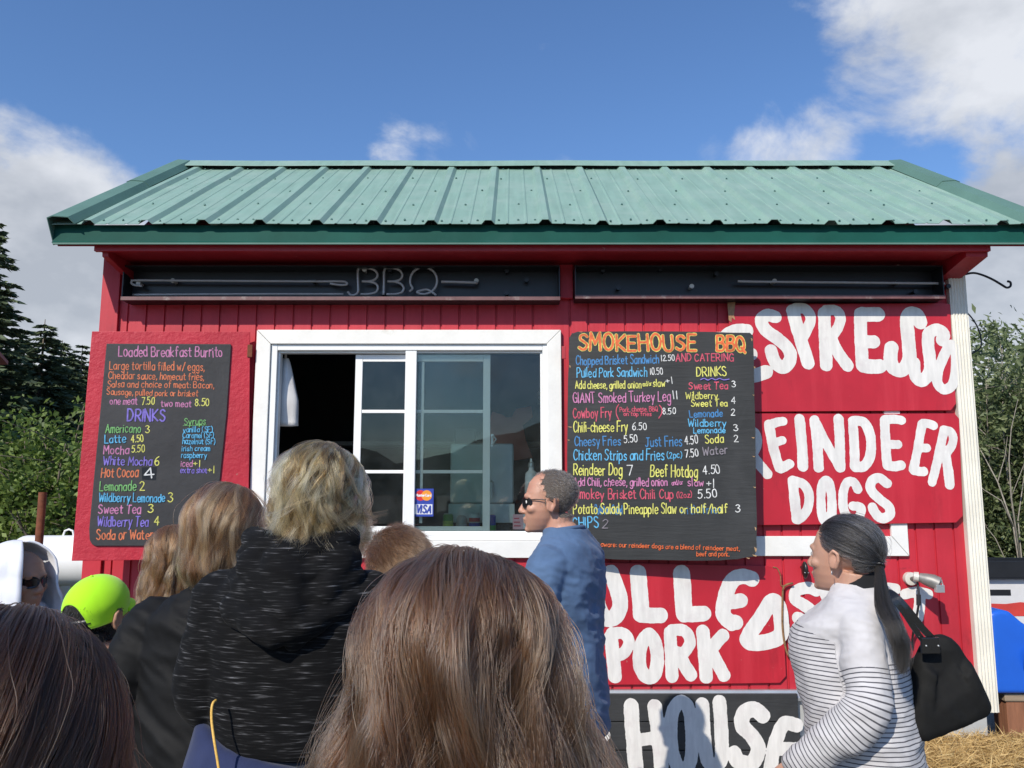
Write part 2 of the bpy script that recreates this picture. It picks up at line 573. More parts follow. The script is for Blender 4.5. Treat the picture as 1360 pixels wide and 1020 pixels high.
# ------------------------------------------------------------------ ground and far land
rnd = random.Random(11)
def ground_mat():
    m, t, b = new_mat('gravel ground')
    n1 = tex_noise(t, 0.7, 6, 0.6)
    n2 = tex_noise(t, 55, 4, 0.7)
    c = ramp(t, n2, [(0.3, (0.10, 0.09, 0.08)), (0.5, (0.22, 0.20, 0.17)), (0.72, (0.36, 0.33, 0.29))])
    g = ramp(t, n1, [(0.50, (0, 0, 0)), (0.66, (1, 1, 1))])
    c2 = mixc(t, g, c, (0.075, 0.10, 0.03))
    t.links.new(c2, b.inputs['Base Color'])
    b.inputs['Roughness'].default_value = 0.95
    bump(t, b, n2, 0.6, 0.02)
    return m
mb = MB()
xs = [-3000, -900, -250, -80, -30, -12, -6, -3, 0, 3, 6, 12, 30, 80, 250, 900, 3000]
v = [(x, y, 0.0) for y in xs for x in xs]
nx = len(xs)
f = [(j * nx + i, j * nx + i + 1, (j + 1) * nx + i + 1, (j + 1) * nx + i) for j in range(nx - 1) for i in range(nx - 1)]
mb.add(v, f)
tag(mb.build('ground', ground_mat()), kind='structure')

def hills():
    m, t, b = new_mat('forested hillside')
    n = tex_noise(t, 0.12, 8, 0.7)
    c = ramp(t, n, [(0.35, (0.018, 0.036, 0.030)), (0.65, (0.045, 0.075, 0.055))])
    t.links.new(c, b.inputs['Base Color'])
    b.inputs['Roughness'].default_value = 1.0
    v, f = [], []
    na, nr = 260, 14
    for j in range(nr):
        for i in range(na):
            a = 2 * math.pi * i / na
            ridge = 70 + 75 * mnoise.fractal(Vector((math.cos(a) * 2.2, math.sin(a) * 2.2, 3.1)), 0.9, 2.0, 5)
            k = j / (nr - 1)
            h = max(0, ridge) * math.sin(k * math.pi * 0.5) + 7 * mnoise.fractal(Vector((math.cos(a) * 14, math.sin(a) * 14, k * 6)), 0.7, 2.0, 4) * (k > 0.03)
            r = 320 + 520 * k
            v.append((r * math.cos(a), r * math.sin(a), h - 2))
    for j in range(nr - 1):
        for i in range(na):
            f.append((j * na + i, j * na + (i + 1) % na, (j + 1) * na + (i + 1) % na, (j + 1) * na + i))
    o = MB().add(v, f).build('hills', m, smooth='all')
    tag(o, kind='structure')
hills()

# ------------------------------------------------------------------ trees
def leaf_mat(name, cols, trans=0.35, rough=0.55):
    m, t, b = new_mat(name)
    g = N(t, 'ShaderNodeNewGeometry')
    c = ramp(t, g.outputs['Random Per Island'], [(i / max(1, len(cols) - 1), q) for i, q in enumerate(cols)])
    t.links.new(c, b.inputs['Base Color'])
    b.inputs['Roughness'].default_value = rough
    tr = N(t, 'ShaderNodeBsdfTranslucent')
    t.links.new(c, tr.inputs['Color'])
    mx = N(t, 'ShaderNodeMixShader')
    mx.inputs[0].default_value = trans
    t.links.new(b.outputs[0], mx.inputs[1])
    t.links.new(tr.outputs[0], mx.inputs[2])
    t.links.new(mx.outputs[0], t.nodes['Material Output'].inputs['Surface'])
    return m
M_BARK = mk('bark', (0.16, 0.13, 0.10), 0.9, vary=0.4, vscale=20, bscale=40, bstr=0.6)
M_BARKP = mk('pale bark', (0.30, 0.27, 0.22), 0.9, vary=0.3, vscale=20)
M_LEAF_L = leaf_mat('alder leaves', [(0.05, 0.095, 0.016), (0.13, 0.20, 0.038), (0.25, 0.33, 0.08)], 0.4)
M_LEAF_R = leaf_mat('willow leaves', [(0.075, 0.11, 0.04), (0.16, 0.205, 0.08), (0.28, 0.32, 0.16)], 0.35)
M_NEEDLE = leaf_mat('spruce needles', [(0.035, 0.058, 0.03), (0.07, 0.10, 0.045), (0.115, 0.15, 0.065)], 0.1, 0.7)

def leaves_mesh(name, centers, dirs, sizes, rs, aspect=0.5):
    n = len(centers)
    c = np.array(centers); s = np.array(sizes)[:, None]
    d = np.array(dirs)
    d = d / np.linalg.norm(d, axis=1, keepdims=True)
    r = rs.normal(size=(n, 3))
    w = np.cross(d, r); w /= np.linalg.norm(w, axis=1, keepdims=True)
    nn = np.cross(w, d)
    p0 = c - d * s * 0.5
    p1 = c + w * s * aspect * 0.5 + nn * s * 0.06
    p2 = c + d * s * 0.5
    p3 = c - w * s * aspect * 0.5 + nn * s * 0.06
    V = np.stack([p0, p1, p2, p3], 1).reshape(-1, 3)
    me = bpy.data.meshes.new(name)
    me.vertices.add(4 * n); me.loops.add(4 * n); me.polygons.add(n)
    me.vertices.foreach_set('co', V.ravel().astype(np.float32))
    me.loops.foreach_set('vertex_index', np.arange(4 * n, dtype=np.int32))
    me.polygons.foreach_set('loop_start', np.arange(0, 4 * n, 4, dtype=np.int32))
    me.update(calc_edges=True)
    return me

def leafy(name, label, cat, base, h, rx, n_limb, n_leaf, leaf, mleaf, mbark, seed, up=0.6, group=None, low=0.08, aspect=0.5, stem_r=0.05, even=0.0):
    rs = np.random.RandomState(seed)
    root = empty(name, base)
    tag(root, label, cat, group)
    tb = MB()
    tips = []
    for i in range(n_limb):
        a = rs.uniform(0, 2 * math.pi)
        rr = rx * math.sqrt(rs.uniform(0.02, 1))
        top = Vector((rr * math.cos(a), rr * math.sin(a), h * (1 - 0.42 * (rr / rx) ** 2) * rs.uniform(0.72 + .2 * even, 1.0)))
        b0 = Vector((rs.normal() * rx * 0.12, rs.normal() * rx * 0.12, 0))
        pts = []
        bend = Vector((rs.normal(), rs.normal(), 0)) * 0.1 * h
        for k in range(7):
            t = k / 6
            p = b0.lerp(top, t) + bend * math.sin(t * math.pi)
            p.x = b0.x + (top.x - b0.x) * t ** 1.5 + bend.x * math.sin(t * math.pi) * 0.6
            p.y = b0.y + (top.y - b0.y) * t ** 1.5 + bend.y * math.sin(t * math.pi) * 0.6
            pts.append(p)
        tb.tube(pts, [stem_r * (1 - 0.85 * k / 6) for k in range(7)], 6)
        for q in range(9):
            t = rs.uniform(low, 1.0)
            k = min(5, int(t * 6)); p = pts[k].lerp(pts[k + 1], t * 6 - k)
            e = p + Vector((rs.normal(), rs.normal(), rs.normal() * 0.6 + up)) * (0.16 * rx + 0.05 * h)
            if e.z > 0.1:
                tb.tube([p, p.lerp(e, 0.5) + Vector((0, 0, 0.03)), e], [stem_r * 0.22, stem_r * 0.16, stem_r * 0.06], 4)
                tips.append((p, e))
    tb.build('trunk', mbark, root, smooth='all')
    ks = rs.randint(0, len(tips), n_leaf)
    P = np.array([t[0] for t in tips]); E = np.array([t[1] for t in tips])
    tt = rs.beta(2.2, 1.0, n_leaf)[:, None]
    spread = np.linalg.norm(E - P, axis=1)[ks][:, None] * 0.17
    c = P[ks] + (E - P)[ks] * tt * 1.15 + rs.normal(size=(n_leaf, 3)) * spread
    c[:, 2] = np.maximum(c[:, 2], 0.05)
    d = (E - P)[ks] + rs.normal(size=(n_leaf, 3)) * 0.35
    d[:, 2] -= 0.1
    link('crown', leaves_mesh('crown', c, d, leaf * rs.uniform(0.6, 1.3, n_leaf), rs, aspect), mleaf, root)
    return root

def spruce(label, base, h, rx, seed, group):
    rs = np.random.RandomState(seed)
    root = empty('spruce_tree', base)
    tag(root, label, 'tree', group)
    tb = MB()
    tb.tube([(0, 0, 0), (0, 0, h * 0.5), (0, 0, h)], [0.022 * h, 0.013 * h, 0.01], 8)
    C, D, S = [], [], []
    z = 0.08 * h
    while z < h * 0.99:
        k = 1 - z / h
        nb = 9 if k > .15 else 6
        for i in range(nb):
            a = rs.uniform(0, 6.283)
            L = rx * (k ** 0.85) * rs.uniform(0.6, 1.12) + 0.08
            dr = Vector((math.cos(a), math.sin(a), 0))
            sd_ = Vector((-math.sin(a), math.cos(a), 0))
            pts = [Vector((0, 0, z)) + dr * L * t + Vector((0, 0, L * (0.16 * t - 0.42 * t * t + 0.17 * t ** 3))) for t in (0, .25, .5, .75, 1)]
            tb.tube(pts, [0.012 * L + .008, 0.01 * L + .006, 0.007 * L + .005, .006, .003], 4)
            ns = int(16 + 26 * L)
            for q in range(ns):
                t = rs.uniform(0.12, 1.0)
                kk = min(3, int(t * 4)); p = pts[kk].lerp(pts[kk + 1], t * 4 - kk)
                sgn = 1 if rs.rand() < .5 else -1
                w = 0.34 * L * (1 - t) + 0.12
                dv = dr * rs.uniform(.5, 1.0) + sd_ * sgn * rs.uniform(.2, .9) + Vector((0, 0, rs.uniform(-.45, .1)))
                C.append(p + dv * w * rs.uniform(.2, .9)); D.append(dv); S.append(rs.uniform(.22, .5) * (0.6 + 0.5 * k))
        z += 0.024 * h * rs.uniform(.8, 1.2)
    tb.build('trunk', M_BARK, root, smooth='all')
    link('crown', leaves_mesh('crown', C, D, S, rs, 0.32), M_NEEDLE, root)
    return root

def ground_at(px, Y):
    p = at(px, 700, Y)
    return (p.x, Y, 0)
def top_h(px, py, Y):
    return at(px, py, Y).z
for i, (px, py, Y, rx, lb) in enumerate([
        (-46, 285, 21.5, 2.7, 'tallest dark spruce at the left edge of the photo'),
        (38, 424, 24, 2.6, 'dark spruce with a pointed tip just right of the tallest spruce'),
        (64, 452, 27, 2.5, 'dark spruce between the pointed spruce and the red menu shutter'),
        (92, 458, 30, 2.6, 'dark spruce farthest right of the row, nearest the red menu shutter'),
        (118, 470, 34, 2.8, 'small far spruce whose tip meets the edge of the red menu shutter'),
        (6, 440, 30, 3.2, 'dark spruce standing behind the tallest spruce')]):
    spruce(lb, ground_at(px, Y), top_h(px, py, Y), rx, 40 + i, 'dark spruces on the left')
for i, (px, py, Y, rx, lb) in enumerate([
        (70, 512, 14.0, 1.5, 'leafy green bush with the tallest shoots above the white tank'),
        (8, 565, 13.0, 1.5, 'leafy green bush behind the person in the white hood'),
        (122, 545, 12.4, 1.1, 'leafy green bush half hidden by the red menu shutter')]):
    leafy('leafy_bush', lb, 'bush', ground_at(px, Y), top_h(px, py, Y), rx, 16, 9000, 0.115, M_LEAF_L, M_BARK, 70 + i, group='green bushes behind the white tank')
leafy('willow_tree', 'grey-green willow beside the white corner post, with bare twigs', 'tree', ground_at(1372, 9.5), top_h(1372, 436, 9.5), 1.5, 60, 75000, 0.095,
      M_LEAF_R, M_BARKP, 83, group='willows on the right', aspect=0.36, stem_r=0.022, even=.7, up=.3)
leafy('willow_tree', 'dense willow behind the black tray and the white carton', 'tree', ground_at(1470, 12.5), top_h(1400, 448, 12.5), 2.8, 60, 75000, 0.13,
      M_LEAF_R, M_BARKP, 84, group='willows on the right', aspect=0.36, stem_r=0.03, even=.8, up=.3)
# bare dead branches in front of the willow
def dead_branches():
    Y = 8.3
    root = MB()
    def br(pts, r):
        q = [at(px, py, Y + dy) for px, py, dy in pts]
        root.tube(q, [r * .62 * (1 - 0.75 * i / (len(q) - 1)) for i in range(len(q))], 6)
    br([(1378, 1000, 0), (1362, 800, 0), (1346, 700, .05), (1325, 640, .1), (1308, 608, .2), (1298, 590, .3)], .02)
    br([(1355, 745, 0), (1343, 660, 0), (1340, 610, -.1), (1343, 570, -.1), (1352, 530, 0)], .016)
    br([(1346, 700, .05), (1330, 665, 0), (1306, 650, 0), (1296, 640, .1)], .012)
    br([(1325, 640, .1), (1335, 605, .2), (1338, 580, .2)], .009)
    br([(1365, 830, 0), (1352, 690, .2), (1362, 620, .2), (1372, 560, .2)], .014)
    br([(1343, 660, 0), (1355, 630, 0), (1366, 600, 0)], .008)
    br([(1362, 800, 0), (1322, 715, .2), (1310, 700, .2), (1300, 675, .2)], .010)
    o = root.build('bare_branch', M_BARKP, smooth='all')
    tag(o, 'bare forked grey branch standing in front of the willow leaves', 'branch')
dead_branches()

# ------------------------------------------------------------------ things behind and beside the stand
M_WHITE_P = mk('white enamel', (0.78, 0.78, 0.76), 0.4, vary=0.05, vscale=2, dirt=(0.5, 0.47, 0.42), dirt_lo=.62, dirt_hi=.85)
M_RUST = mk('rusty steel', (0.17, 0.055, 0.025), 0.85, vary=0.4, vscale=14, bscale=60, bstr=0.4)
def tank():
    Y = 9.2
    top, bot = at(80, 711, Y).z, at(80, 778, Y).z
    r = (top - bot) / 2
    x0, x1 = at(16, 740, Y).x, at(16, 740, Y).x + 3.2
    root = empty('gas_tank', ((x0 + x1) / 2, Y, 0))
    tag(root, 'white horizontal cylindrical gas tank behind the left end of the stand', 'tank')
    L = (x1 - x0) / 2
    prof = []
    for k in range(9):
        a = math.pi / 2 * k / 8
        prof.append((-L - 0.16 * math.cos(a) + 0.16, r * math.sin(a)))
    prof += [(-x, q) for x, q in prof[::-1]]
    v, f, n = [], [], 40
    for x, q in prof:
        for k in range(n):
            a = 2 * math.pi * k / n
            v.append((x, max(q, .001) * math.cos(a), (top + bot) / 2 + max(q, .001) * math.sin(a)))
    for i in range(len(prof) - 1):
        for k in range(n):
            f.append((i * n + k, i * n + (k + 1) % n, (i + 1) * n + (k + 1) % n, (i + 1) * n + k))
    MB().add(v, f).build('tank_shell', M_WHITE_P, root, smooth=True)
    for x in (-L + 0.62, L - 0.62):
        MB().tube([(x - .06, 0, top - .004), (x - .045, 0, top + .05), (x, 0, top + .068), (x + .045, 0, top + .05), (x + .06, 0, top - .004)], 0.011, 8).build('lifting_lug', M_WHITE_P, root, smooth=True)
    for x in (-L + .5, L - .5):
        MB().box(x - .05, x + .05, -.25, .25, 0, bot + .12).build('support', M_WHITE_P, root, bevel=.01)
tank()
p = at(57, 653, 6.6)
mb = MB()
mb.lathe([(.031, 0), (.031, p.z - .004), (.026, p.z - .004), (.026, p.z - .15)], (0, 0, 0), 20)
tag(mb.build('steel_post', M_RUST, smooth=True, loc=(p.x, p.y, 0)), 'rusty round steel post rising in front of the white tank', 'post')

def shed():
    Y = 15.0
    c = at(11, 481, Y)
    root = empty('neighbouring_shed', (c.x - 2.4, Y - 1.6, 0))
    tag(root, 'red roofed shed of which only a roof corner shows at left', 'shed')
    W2, Z = 2.4, c.z
    m_roof = mk('dull red roof', (0.33, 0.09, 0.07), 0.6, vary=.15)
    mb = MB()
    mb.prism([(-1.6, Z - .05), (0, Z + .75), (1.6, Z - .05), (1.6, Z + .02), (0, Z + .83), (-1.6, Z + .02)], 'x', -W2, W2)
    mb.build('roof', m_roof, root)
    mb = MB()
    mb.box(-2.2, 2.2, -1.4, 1.4, 0, Z - .06)
    mb.build('wall', mk('shed boards', (0.28, 0.22, 0.17), .8, vary=.25, stretch=(8, 8, .6)), root)
    MB().box(0.2, 1.1, -1.43, -1.4, 0, 2.0).build('door', mk('shed door', (0.2, .15, .11), .8), root)
shed()

# low weeds under the tank
def weeds():
    rs = np.random.RandomState(5)
    n = 9000
    c = np.stack([rs.uniform(-7.5, -2.8, n), rs.uniform(6.4, 11, n), np.zeros(n)], 1)
    h = rs.uniform(.12, .5, n) * (0.6 + 0.5 * np.sin(c[:, 0] * 2.1) * np.cos(c[:, 1] * 1.7) + .3)
    c[:, 2] = h * .45
    d = rs.normal(size=(n, 3)) * .35
    d[:, 2] = 1
    o = link('weeds', leaves_mesh('weeds', c, d, h, rs, 0.12), leaf_mat('weed blades', [(.05, .08, .015), (.12, .15, .04), (.22, .2, .08)], .3))
    tag(o, 'rough green weeds growing below the white tank', 'weeds', kind='stuff')
weeds()
# ------------------------------------------------------------------ the food stand
D = 4.4
def red_mat(name, base=(0.49, 0.021, 0.038), rough=0.55, grain=(1, 1, .08), gs=24, gstr=.25, dirt=(0.22, 0.01, 0.018)):
    m, t, b = new_mat(name)
    n = tex_noise(t, 2.6, 6, .6)
    c = ramp(t, n, [(.3, tuple(x * .82 for x in base)), (.7, tuple(min(1, x * 1.12) for x in base))])
    d = tex_noise(t, 5, 9, .7, stretch=(1, 1, .35))
    f = ramp(t, d, [(.60, (0, 0, 0)), (.78, (.7, .7, .7))])
    c = mixc(t, f, c, dirt)
    st_ = tex_noise(t, 9, 7, .7, stretch=(1, 1, .07))
    c = mixc(t, ramp(t, st_, [(.50, (0, 0, 0)), (.72, (.55, .55, .55))]), c, tuple(min(1, x * 1.18 + .02) for x in base))
    sc_ = tex_noise(t, 3.3, 10, .78, dist=.6)
    c = mixc(t, ramp(t, sc_, [(.63, (0, 0, 0)), (.70, (.5, .5, .5))]), c, (.17, .012, .018))
    s = tex_noise(t, 38, 3, .5)
    f2 = ramp(t, s, [(.745, (0, 0, 0)), (.765, (1, 1, 1))])
    c = mixc(t, f2, c, (.45, .16, .14))
    t.links.new(c, b.inputs['Base Color'])
    b.inputs['Roughness'].default_value = rough
    bump(t, b, tex_noise(t, gs, 6, .65, stretch=grain), gstr, .01)
    return m
M_RED = red_mat('red painted plywood')
M_RED_OSB = red_mat('red painted strand board', (0.53, 0.024, 0.043), .5, (1, 1, 1), 30, .55)
M_RED_SIGN = red_mat('red sign paint', (0.49, 0.018, 0.034), .42, (1, 1, 1), 10, .05)
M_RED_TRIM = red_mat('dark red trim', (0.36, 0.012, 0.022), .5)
M_WHITE = mk('white painted wood', (0.80, 0.79, 0.75), .5, vary=.05, vscale=9, bscale=60, bstr=.25, stretch=(1, 1, 1), dirt=(.55, .52, .46), dirt_scale=7, dirt_lo=.64, dirt_hi=.8)
M_VINYL = mk('white vinyl', (0.82, 0.82, 0.80), .35, vary=.03, dirt=(.6, .58, .54), dirt_scale=8, dirt_lo=.66, dirt_hi=.85)
M_CREAM = mk('aged cream paint', (0.74, 0.71, 0.62), .55, vary=.08, vscale=5, dirt=(.30, .20, .13), dirt_scale=9, dirt_lo=.68, dirt_hi=.72)
M_GREEN = mk('faded green roof steel', (0.225, 0.355, 0.29), .48, vary=.10, vscale=7, dirt=(.29, .40, .34), dirt_scale=4.5, dirt_lo=.45, dirt_hi=.75, spec=.4, stretch=(3.5, .35, .35))
M_GREEN_D = mk('dark green trim steel', (0.010, 0.075, 0.058), .62, spec=.12, vary=.2, vscale=2.5, dirt=(.018, .085, .07), dirt_scale=3)
M_GREEN_R = mk('weathered green trim', (0.11, 0.205, 0.17), .55, spec=.2, vary=.12, vscale=2.5)
M_ALU = mk('dull aluminium', (0.55, 0.56, 0.56), .42, metal=.7, vary=.12, vscale=8)
M_SKIRT = mk('grey metal skirting', (0.50, 0.50, 0.48), .5, metal=.25, vary=.12, vscale=4, dirt=(.3, .28, .25), dirt_scale=5)
M_BLACK = mk('black box paint', (0.013, 0.014, 0.017), .38, vary=.25, vscale=5)
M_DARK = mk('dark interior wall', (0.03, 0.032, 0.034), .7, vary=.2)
M_SCREW = mk('screw heads', (0.08, 0.16, 0.14), .4, metal=.5)

XL = at(143, 345, D).x
XR = at(1268, 335, D).x
ZT = 2.955
ZB = at(1000, 916, D).z
YB = 6.5
stand = empty('food_stand', (0.1, D + 1.0, 0))
tag(stand, 'red wooden food stand with a green metal roof and serving window', 'food stand')
OFF = -Vector(stand.location)
def sbuild(mb, name, mat, parent=None, **kw):
    mb.v = [tuple(Vector(p) + OFF) for p in mb.v]
    o = mb.build(name, mat, parent or stand, **kw)
    return o

# window opening (from the vinyl frame's outline)
WX0, WX1 = at(355, 580, D).x, at(731, 580, D).x
WZ1, WZ0 = at(540, 456, D).z, at(540, 719, D).z

def grooved(mb, x0, x1, z0, z1, y):
    pitch, gw, gd = 0.1035, 0.009, 0.009
    xs = [(x0, 0)]
    k = math.floor((x0 - XL) / pitch)
    while True:
        c = XL + 0.035 + k * pitch
        k += 1
        if c - gw < x0 + .002: continue
        if c + gw > x1 - .002: break
        xs += [(c - gw / 2 - .002, 0), (c - gw / 2, gd), (c + gw / 2, gd), (c + gw / 2 + .002, 0)]
    xs.append((x1, 0))
    n = len(xs)
    v = [(x, y + d, z0) for x, d in xs] + [(x, y + d, z1) for x, d in xs]
    f = [(i, i + 1, n + i + 1, n + i) for i in range(n - 1)]
    mb.add(v, f)
    mb.add([(x0, y + .05, z0), (x1, y + .05, z0), (x1, y + .05, z1), (x0, y + .05, z1)], [(3, 2, 1, 0)])
mb = MB()
grooved(mb, XL, WX0, ZB, ZT, D)
grooved(mb, WX1, XR, ZB, ZT, D)
grooved(mb, WX0, WX1, WZ1, ZT, D)
grooved(mb, WX0, WX1, ZB, WZ0, D)
sbuild(mb, 'front_wall', M_RED)
ZR, YR = 3.90, 5.44
for x0, x1, nm in ((XL, XL + .06, 'side_wall'), (XR - .06, XR, 'side_wall')):
    mb = MB()
    mb.prism([(D + .052, ZB), (YB, ZB), (YB, ZT), (YR, ZR - .12), (D + .052, ZT)], 'x', x0, x1)
    sbuild(mb, nm, M_RED)
mb = MB(); mb.box(XL + .061, XR - .061, YB - .05, YB, ZB, ZT)
sbuild(mb, 'back_wall', M_RED)
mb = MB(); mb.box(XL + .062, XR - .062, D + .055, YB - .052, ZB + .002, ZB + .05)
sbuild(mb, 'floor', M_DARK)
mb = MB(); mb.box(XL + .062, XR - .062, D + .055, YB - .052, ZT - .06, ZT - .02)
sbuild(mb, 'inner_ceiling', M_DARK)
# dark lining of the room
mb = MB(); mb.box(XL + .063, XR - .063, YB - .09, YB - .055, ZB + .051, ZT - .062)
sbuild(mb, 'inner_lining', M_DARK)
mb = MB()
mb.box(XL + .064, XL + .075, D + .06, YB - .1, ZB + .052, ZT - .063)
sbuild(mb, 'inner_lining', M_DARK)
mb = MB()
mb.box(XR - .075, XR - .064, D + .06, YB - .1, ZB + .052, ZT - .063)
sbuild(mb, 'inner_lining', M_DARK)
# left corner board, right fluted post
mb = MB(); mb.box(XL - .012, XL + .088, D - .02, D - .001, ZB, ZT)
sbuild(mb, 'corner_board', M_RED, bevel=.003)
px0 = at(1256.5, 335, D - .03).x; px1 = at(1279, 335, D - .03).x
zt_, zb_ = at(1268, 334, D - .03).z, at(1318, 946, D - .03).z
prof = []
nfl = 5
wf = (px1 - px0)
prof.append((px0, D + .02)); prof.append((px0, D - .034))
for k in range(nfl):
    a = px0 + wf * (.06 + .88 * k / nfl); b_ = px0 + wf * (.06 + .88 * (k + 1) / nfl)
    for q in range(7):
        t_ = q / 6
        prof.append((a + (b_ - a) * t_, D - .033 - .007 * math.sin(math.pi * t_)))
prof += [(px1, D - .034), (px1, D + .02)]
mb = MB(); mb.prism(prof, 'z', zb_, zt_)
sbuild(mb, 'corner_post', M_CREAM, smooth=True)
# bottom rail and skirting
mb = MB()
mb.prism([(D - .03, ZB + .004), (D - .034, ZB - .012), (D - .05, ZB - .03), (D - .05, ZB - .045), (D - .002, ZB - .045), (D - .002, ZB + .004)], 'x', XL, XR - .03)
sbuild(mb, 'base_rail', M_ALU)
zl = at(1260, 976, D).z
mb = MB(); mb.box(XL, XR - .03, D - .02, D - .003, zl, ZB - .046)
sbuild(mb, 'skirting', M_SKIRT, bevel=.003)
mb = MB(); mb.box(XL, XR - .03, D - .055, D - .002, zl - .022, zl - .001)
mb.box(XL, XR - .03, D - .03, D - .012, zl - .13, zl - .023)
sbuild(mb, 'skirting_ledge', M_SKIRT, bevel=.003)
M_BLOCK = mk('concrete block', (.33, .32, .3), .9, vary=.2, vscale=12)
for x in (XL + .5, 0.1, XR - .55):
    for y in (D + .35, YB - .4):
        mb = MB(); mb.box(x - .1, x + .1, y - .1, y + .1, 0, ZB)
        sbuild(mb, 'foundation_block', M_BLOCK)

# ---- roof
YE, XEL, XER = 4.04, -2.41, 2.80
ZE = at(700, 295, YE).z
SL = Vector((0, YR - YE, ZR - ZE)); SLn = SL.length; SLd = SL.normalized()
NRM = Vector((0, -SLd.z, SLd.y))
def roof_pt(x, s, h, back=False):
    p = Vector((x, YE, ZE)) + SLd * s + NRM * h
    if back:
        p.y = 2 * YR - p.y
    return p
def roof_profile():
    xs, p = [], XEL + .20
    rib = 0.298
    xs.append((XEL + .01, 0))
    while p < XER - .06:
        for dx, h in ((-.036, 0), (-.017, .021), (.017, .021), (.036, 0)):
            xs.append((p + dx, h))
        for fr in (1 / 3, 2 / 3):
            c = p + rib * fr
            if c < XER - .05:
                xs += [(c - .009, 0), (c - .004, .0035), (c + .004, .0035), (c + .009, 0)]
        p += rib
    xs = [q for q in xs if q[0] < XER - .01]
    xs.append((XER - .01, 0))
    return xs
RP = roof_profile()
for back, nm in ((False, 'roof_panel'), (True, 'roof_panel')):
    mb = MB(); v, f = [], []
    ns = 12
    n = len(RP)
    for j in range(ns + 1):
        s = -0.035 + (SLn - .01 + .035) * j / ns
        for x, h in RP:
            w = .004 * mnoise.noise(Vector((x * 1.7, s * 1.3, 4.0))) + (.007 * mnoise.noise(Vector((x * 2.6, 7, 1))) * max(0, 1 - j / 2.5))
            v.append(roof_pt(x, s, h + w, back))
    for j in range(ns):
        for i in range(n - 1):
            f.append((j * n + i, j * n + i + 1, (j + 1) * n + i + 1, (j + 1) * n + i))
    mb.add(v, f)
    o = sbuild(mb, nm, M_GREEN)
    md = o.modifiers.new('thickness', 'SOLIDIFY'); md.thickness = .0025; md.offset = -1
# screws
mb = MB()
p = XEL + .20
rs_ = random.Random(3)
while p < XER - .1:
    for s in (.03, .42, .8, 1.2, 1.55):
        for dx in (.055, .155, .245):
            if s > .1 and dx != (.055, .155, .245)[int(s * 10) % 3]: continue
            c = roof_pt(p + dx + rs_.uniform(-.008, .008), s + rs_.uniform(-.02, .02), .003)
            mb.sphere(c, .0065, 6)
    p += .298
sbuild(mb, 'roof_screw', M_SCREW)
# ridge cap
mb = MB()
def cap_pts(x):
    a = roof_pt(x, SLn - .115, .032); b_ = Vector((x, YR, ZR + .048)); c = roof_pt(x, SLn - .115, .032, True)
    return [a, b_, c]
v, f = [], []
nn = 26
for i in range(nn + 1):
    x = XEL + .03 + (XER - XEL - .06) * i / nn
    w = .004 * mnoise.noise(Vector((x * 1.5, 0, 0)))
    pts = cap_pts(x)
    for q in pts: v.append(q + Vector((0, 0, w)))
    for q in pts: v.append(q + Vector((0, 0, w - .004)))
for i in range(nn):
    for k in (0, 1):
        f.append((i * 6 + k, i * 6 + k + 1, i * 6 + k + 7, i * 6 + k + 6))
        f.append((i * 6 + k + 3, i * 6 + k + 9, i * 6 + k + 10, i * 6 + k + 4))
    for k in (0, 2):
        f.append((i * 6 + k, i * 6 + k + 6, i * 6 + k + 9, i * 6 + k + 3))
f += [(0, 1, 4, 3), (1, 2, 5, 4)]
b0 = nn * 6
f += [(b0, b0 + 3, b0 + 4, b0 + 1), (b0 + 1, b0 + 4, b0 + 5, b0 + 2)]
mb.add(v, f)
sbuild(mb, 'ridge_cap', M_GREEN)
# black strip standing for the shade in the gap under the cap
mb = MB(); mb.box(XEL + .05, XER - .05, YR - .06, YR + .06, ZR - .08, ZR - .002)
sbuild(mb, 'ridge_gap_shade', M_BLACK)
# rake trim at both ends, two lapped lengths
for xe, sg in ((XEL, 1), (XER, -1)):
    for (s0, s1, lift) in ((-.05, SLn * .56, 0), (SLn * .54, SLn + .01, .005)):
        for back in (False, True):
            mb = MB()
            w = .14
            sec = [(0, -.11), (0, .036), (w * .22, .046), (w * .8, .040), (w, .004), (w * .98, .001), (w * .78, .036), (w * .22, .041), (.004, .031), (.004, -.11)]
            v, f = [], []
            for s in (s0, s1):
                for x, h in sec:
                    v.append(roof_pt(xe + sg * x, s, h + lift, back))
            n = len(sec)
            for i in range(n):
                f.append((i, (i + 1) % n, n + (i + 1) % n, n + i))
            f.append(tuple(range(n))); f.append(tuple(range(2 * n - 1, n - 1, -1)))
            mb.add(v, f)
            sbuild(mb, 'rake_trim', M_GREEN_R)
# fascia with white bottom lip, sub fascia, soffit
ZF0 = at(700, 322.5, YE).z
mb = MB()
v, f = [], []
nn = 60
for i in range(nn + 1):
    x = XEL + .003 + (XER - XEL - .006) * i / nn
    w = .004 * mnoise.noise(Vector((x * 2.2, 3, 0)))
    for y, z in ((YE + .012 + w, ZE - .012), (YE + .006 + w, ZF0 + .05), (YE + .002 + w, ZF0 + .012), (YE - .006, ZF0), (YE + .02, ZF0), (YE + .02, ZE - .012)):
        v.append((x, y, z))
for i in range(nn):
    for k in range(6):
        f.append((i * 6 + k, i * 6 + (k + 1) % 6, (i + 1) * 6 + (k + 1) % 6, (i + 1) * 6 + k))
f += [tuple(range(6)), tuple(range(nn * 6 + 5, nn * 6 - 1, -1))]
mb.add(v, f)
sbuild(mb, 'fascia', M_GREEN_D)
mb = MB(); mb.box(XEL + .01, XER - .01, YE - .009, YE + .001, ZF0 - .010, ZF0 - .0015)
sbuild(mb, 'drip_edge', M_GREEN_R)
mb = MB()
zs = ZF0 - .006
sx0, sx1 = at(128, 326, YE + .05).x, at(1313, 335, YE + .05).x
mb.box(sx0, sx1, YE + .03, YE + .055, zs - .028, zs + .02)
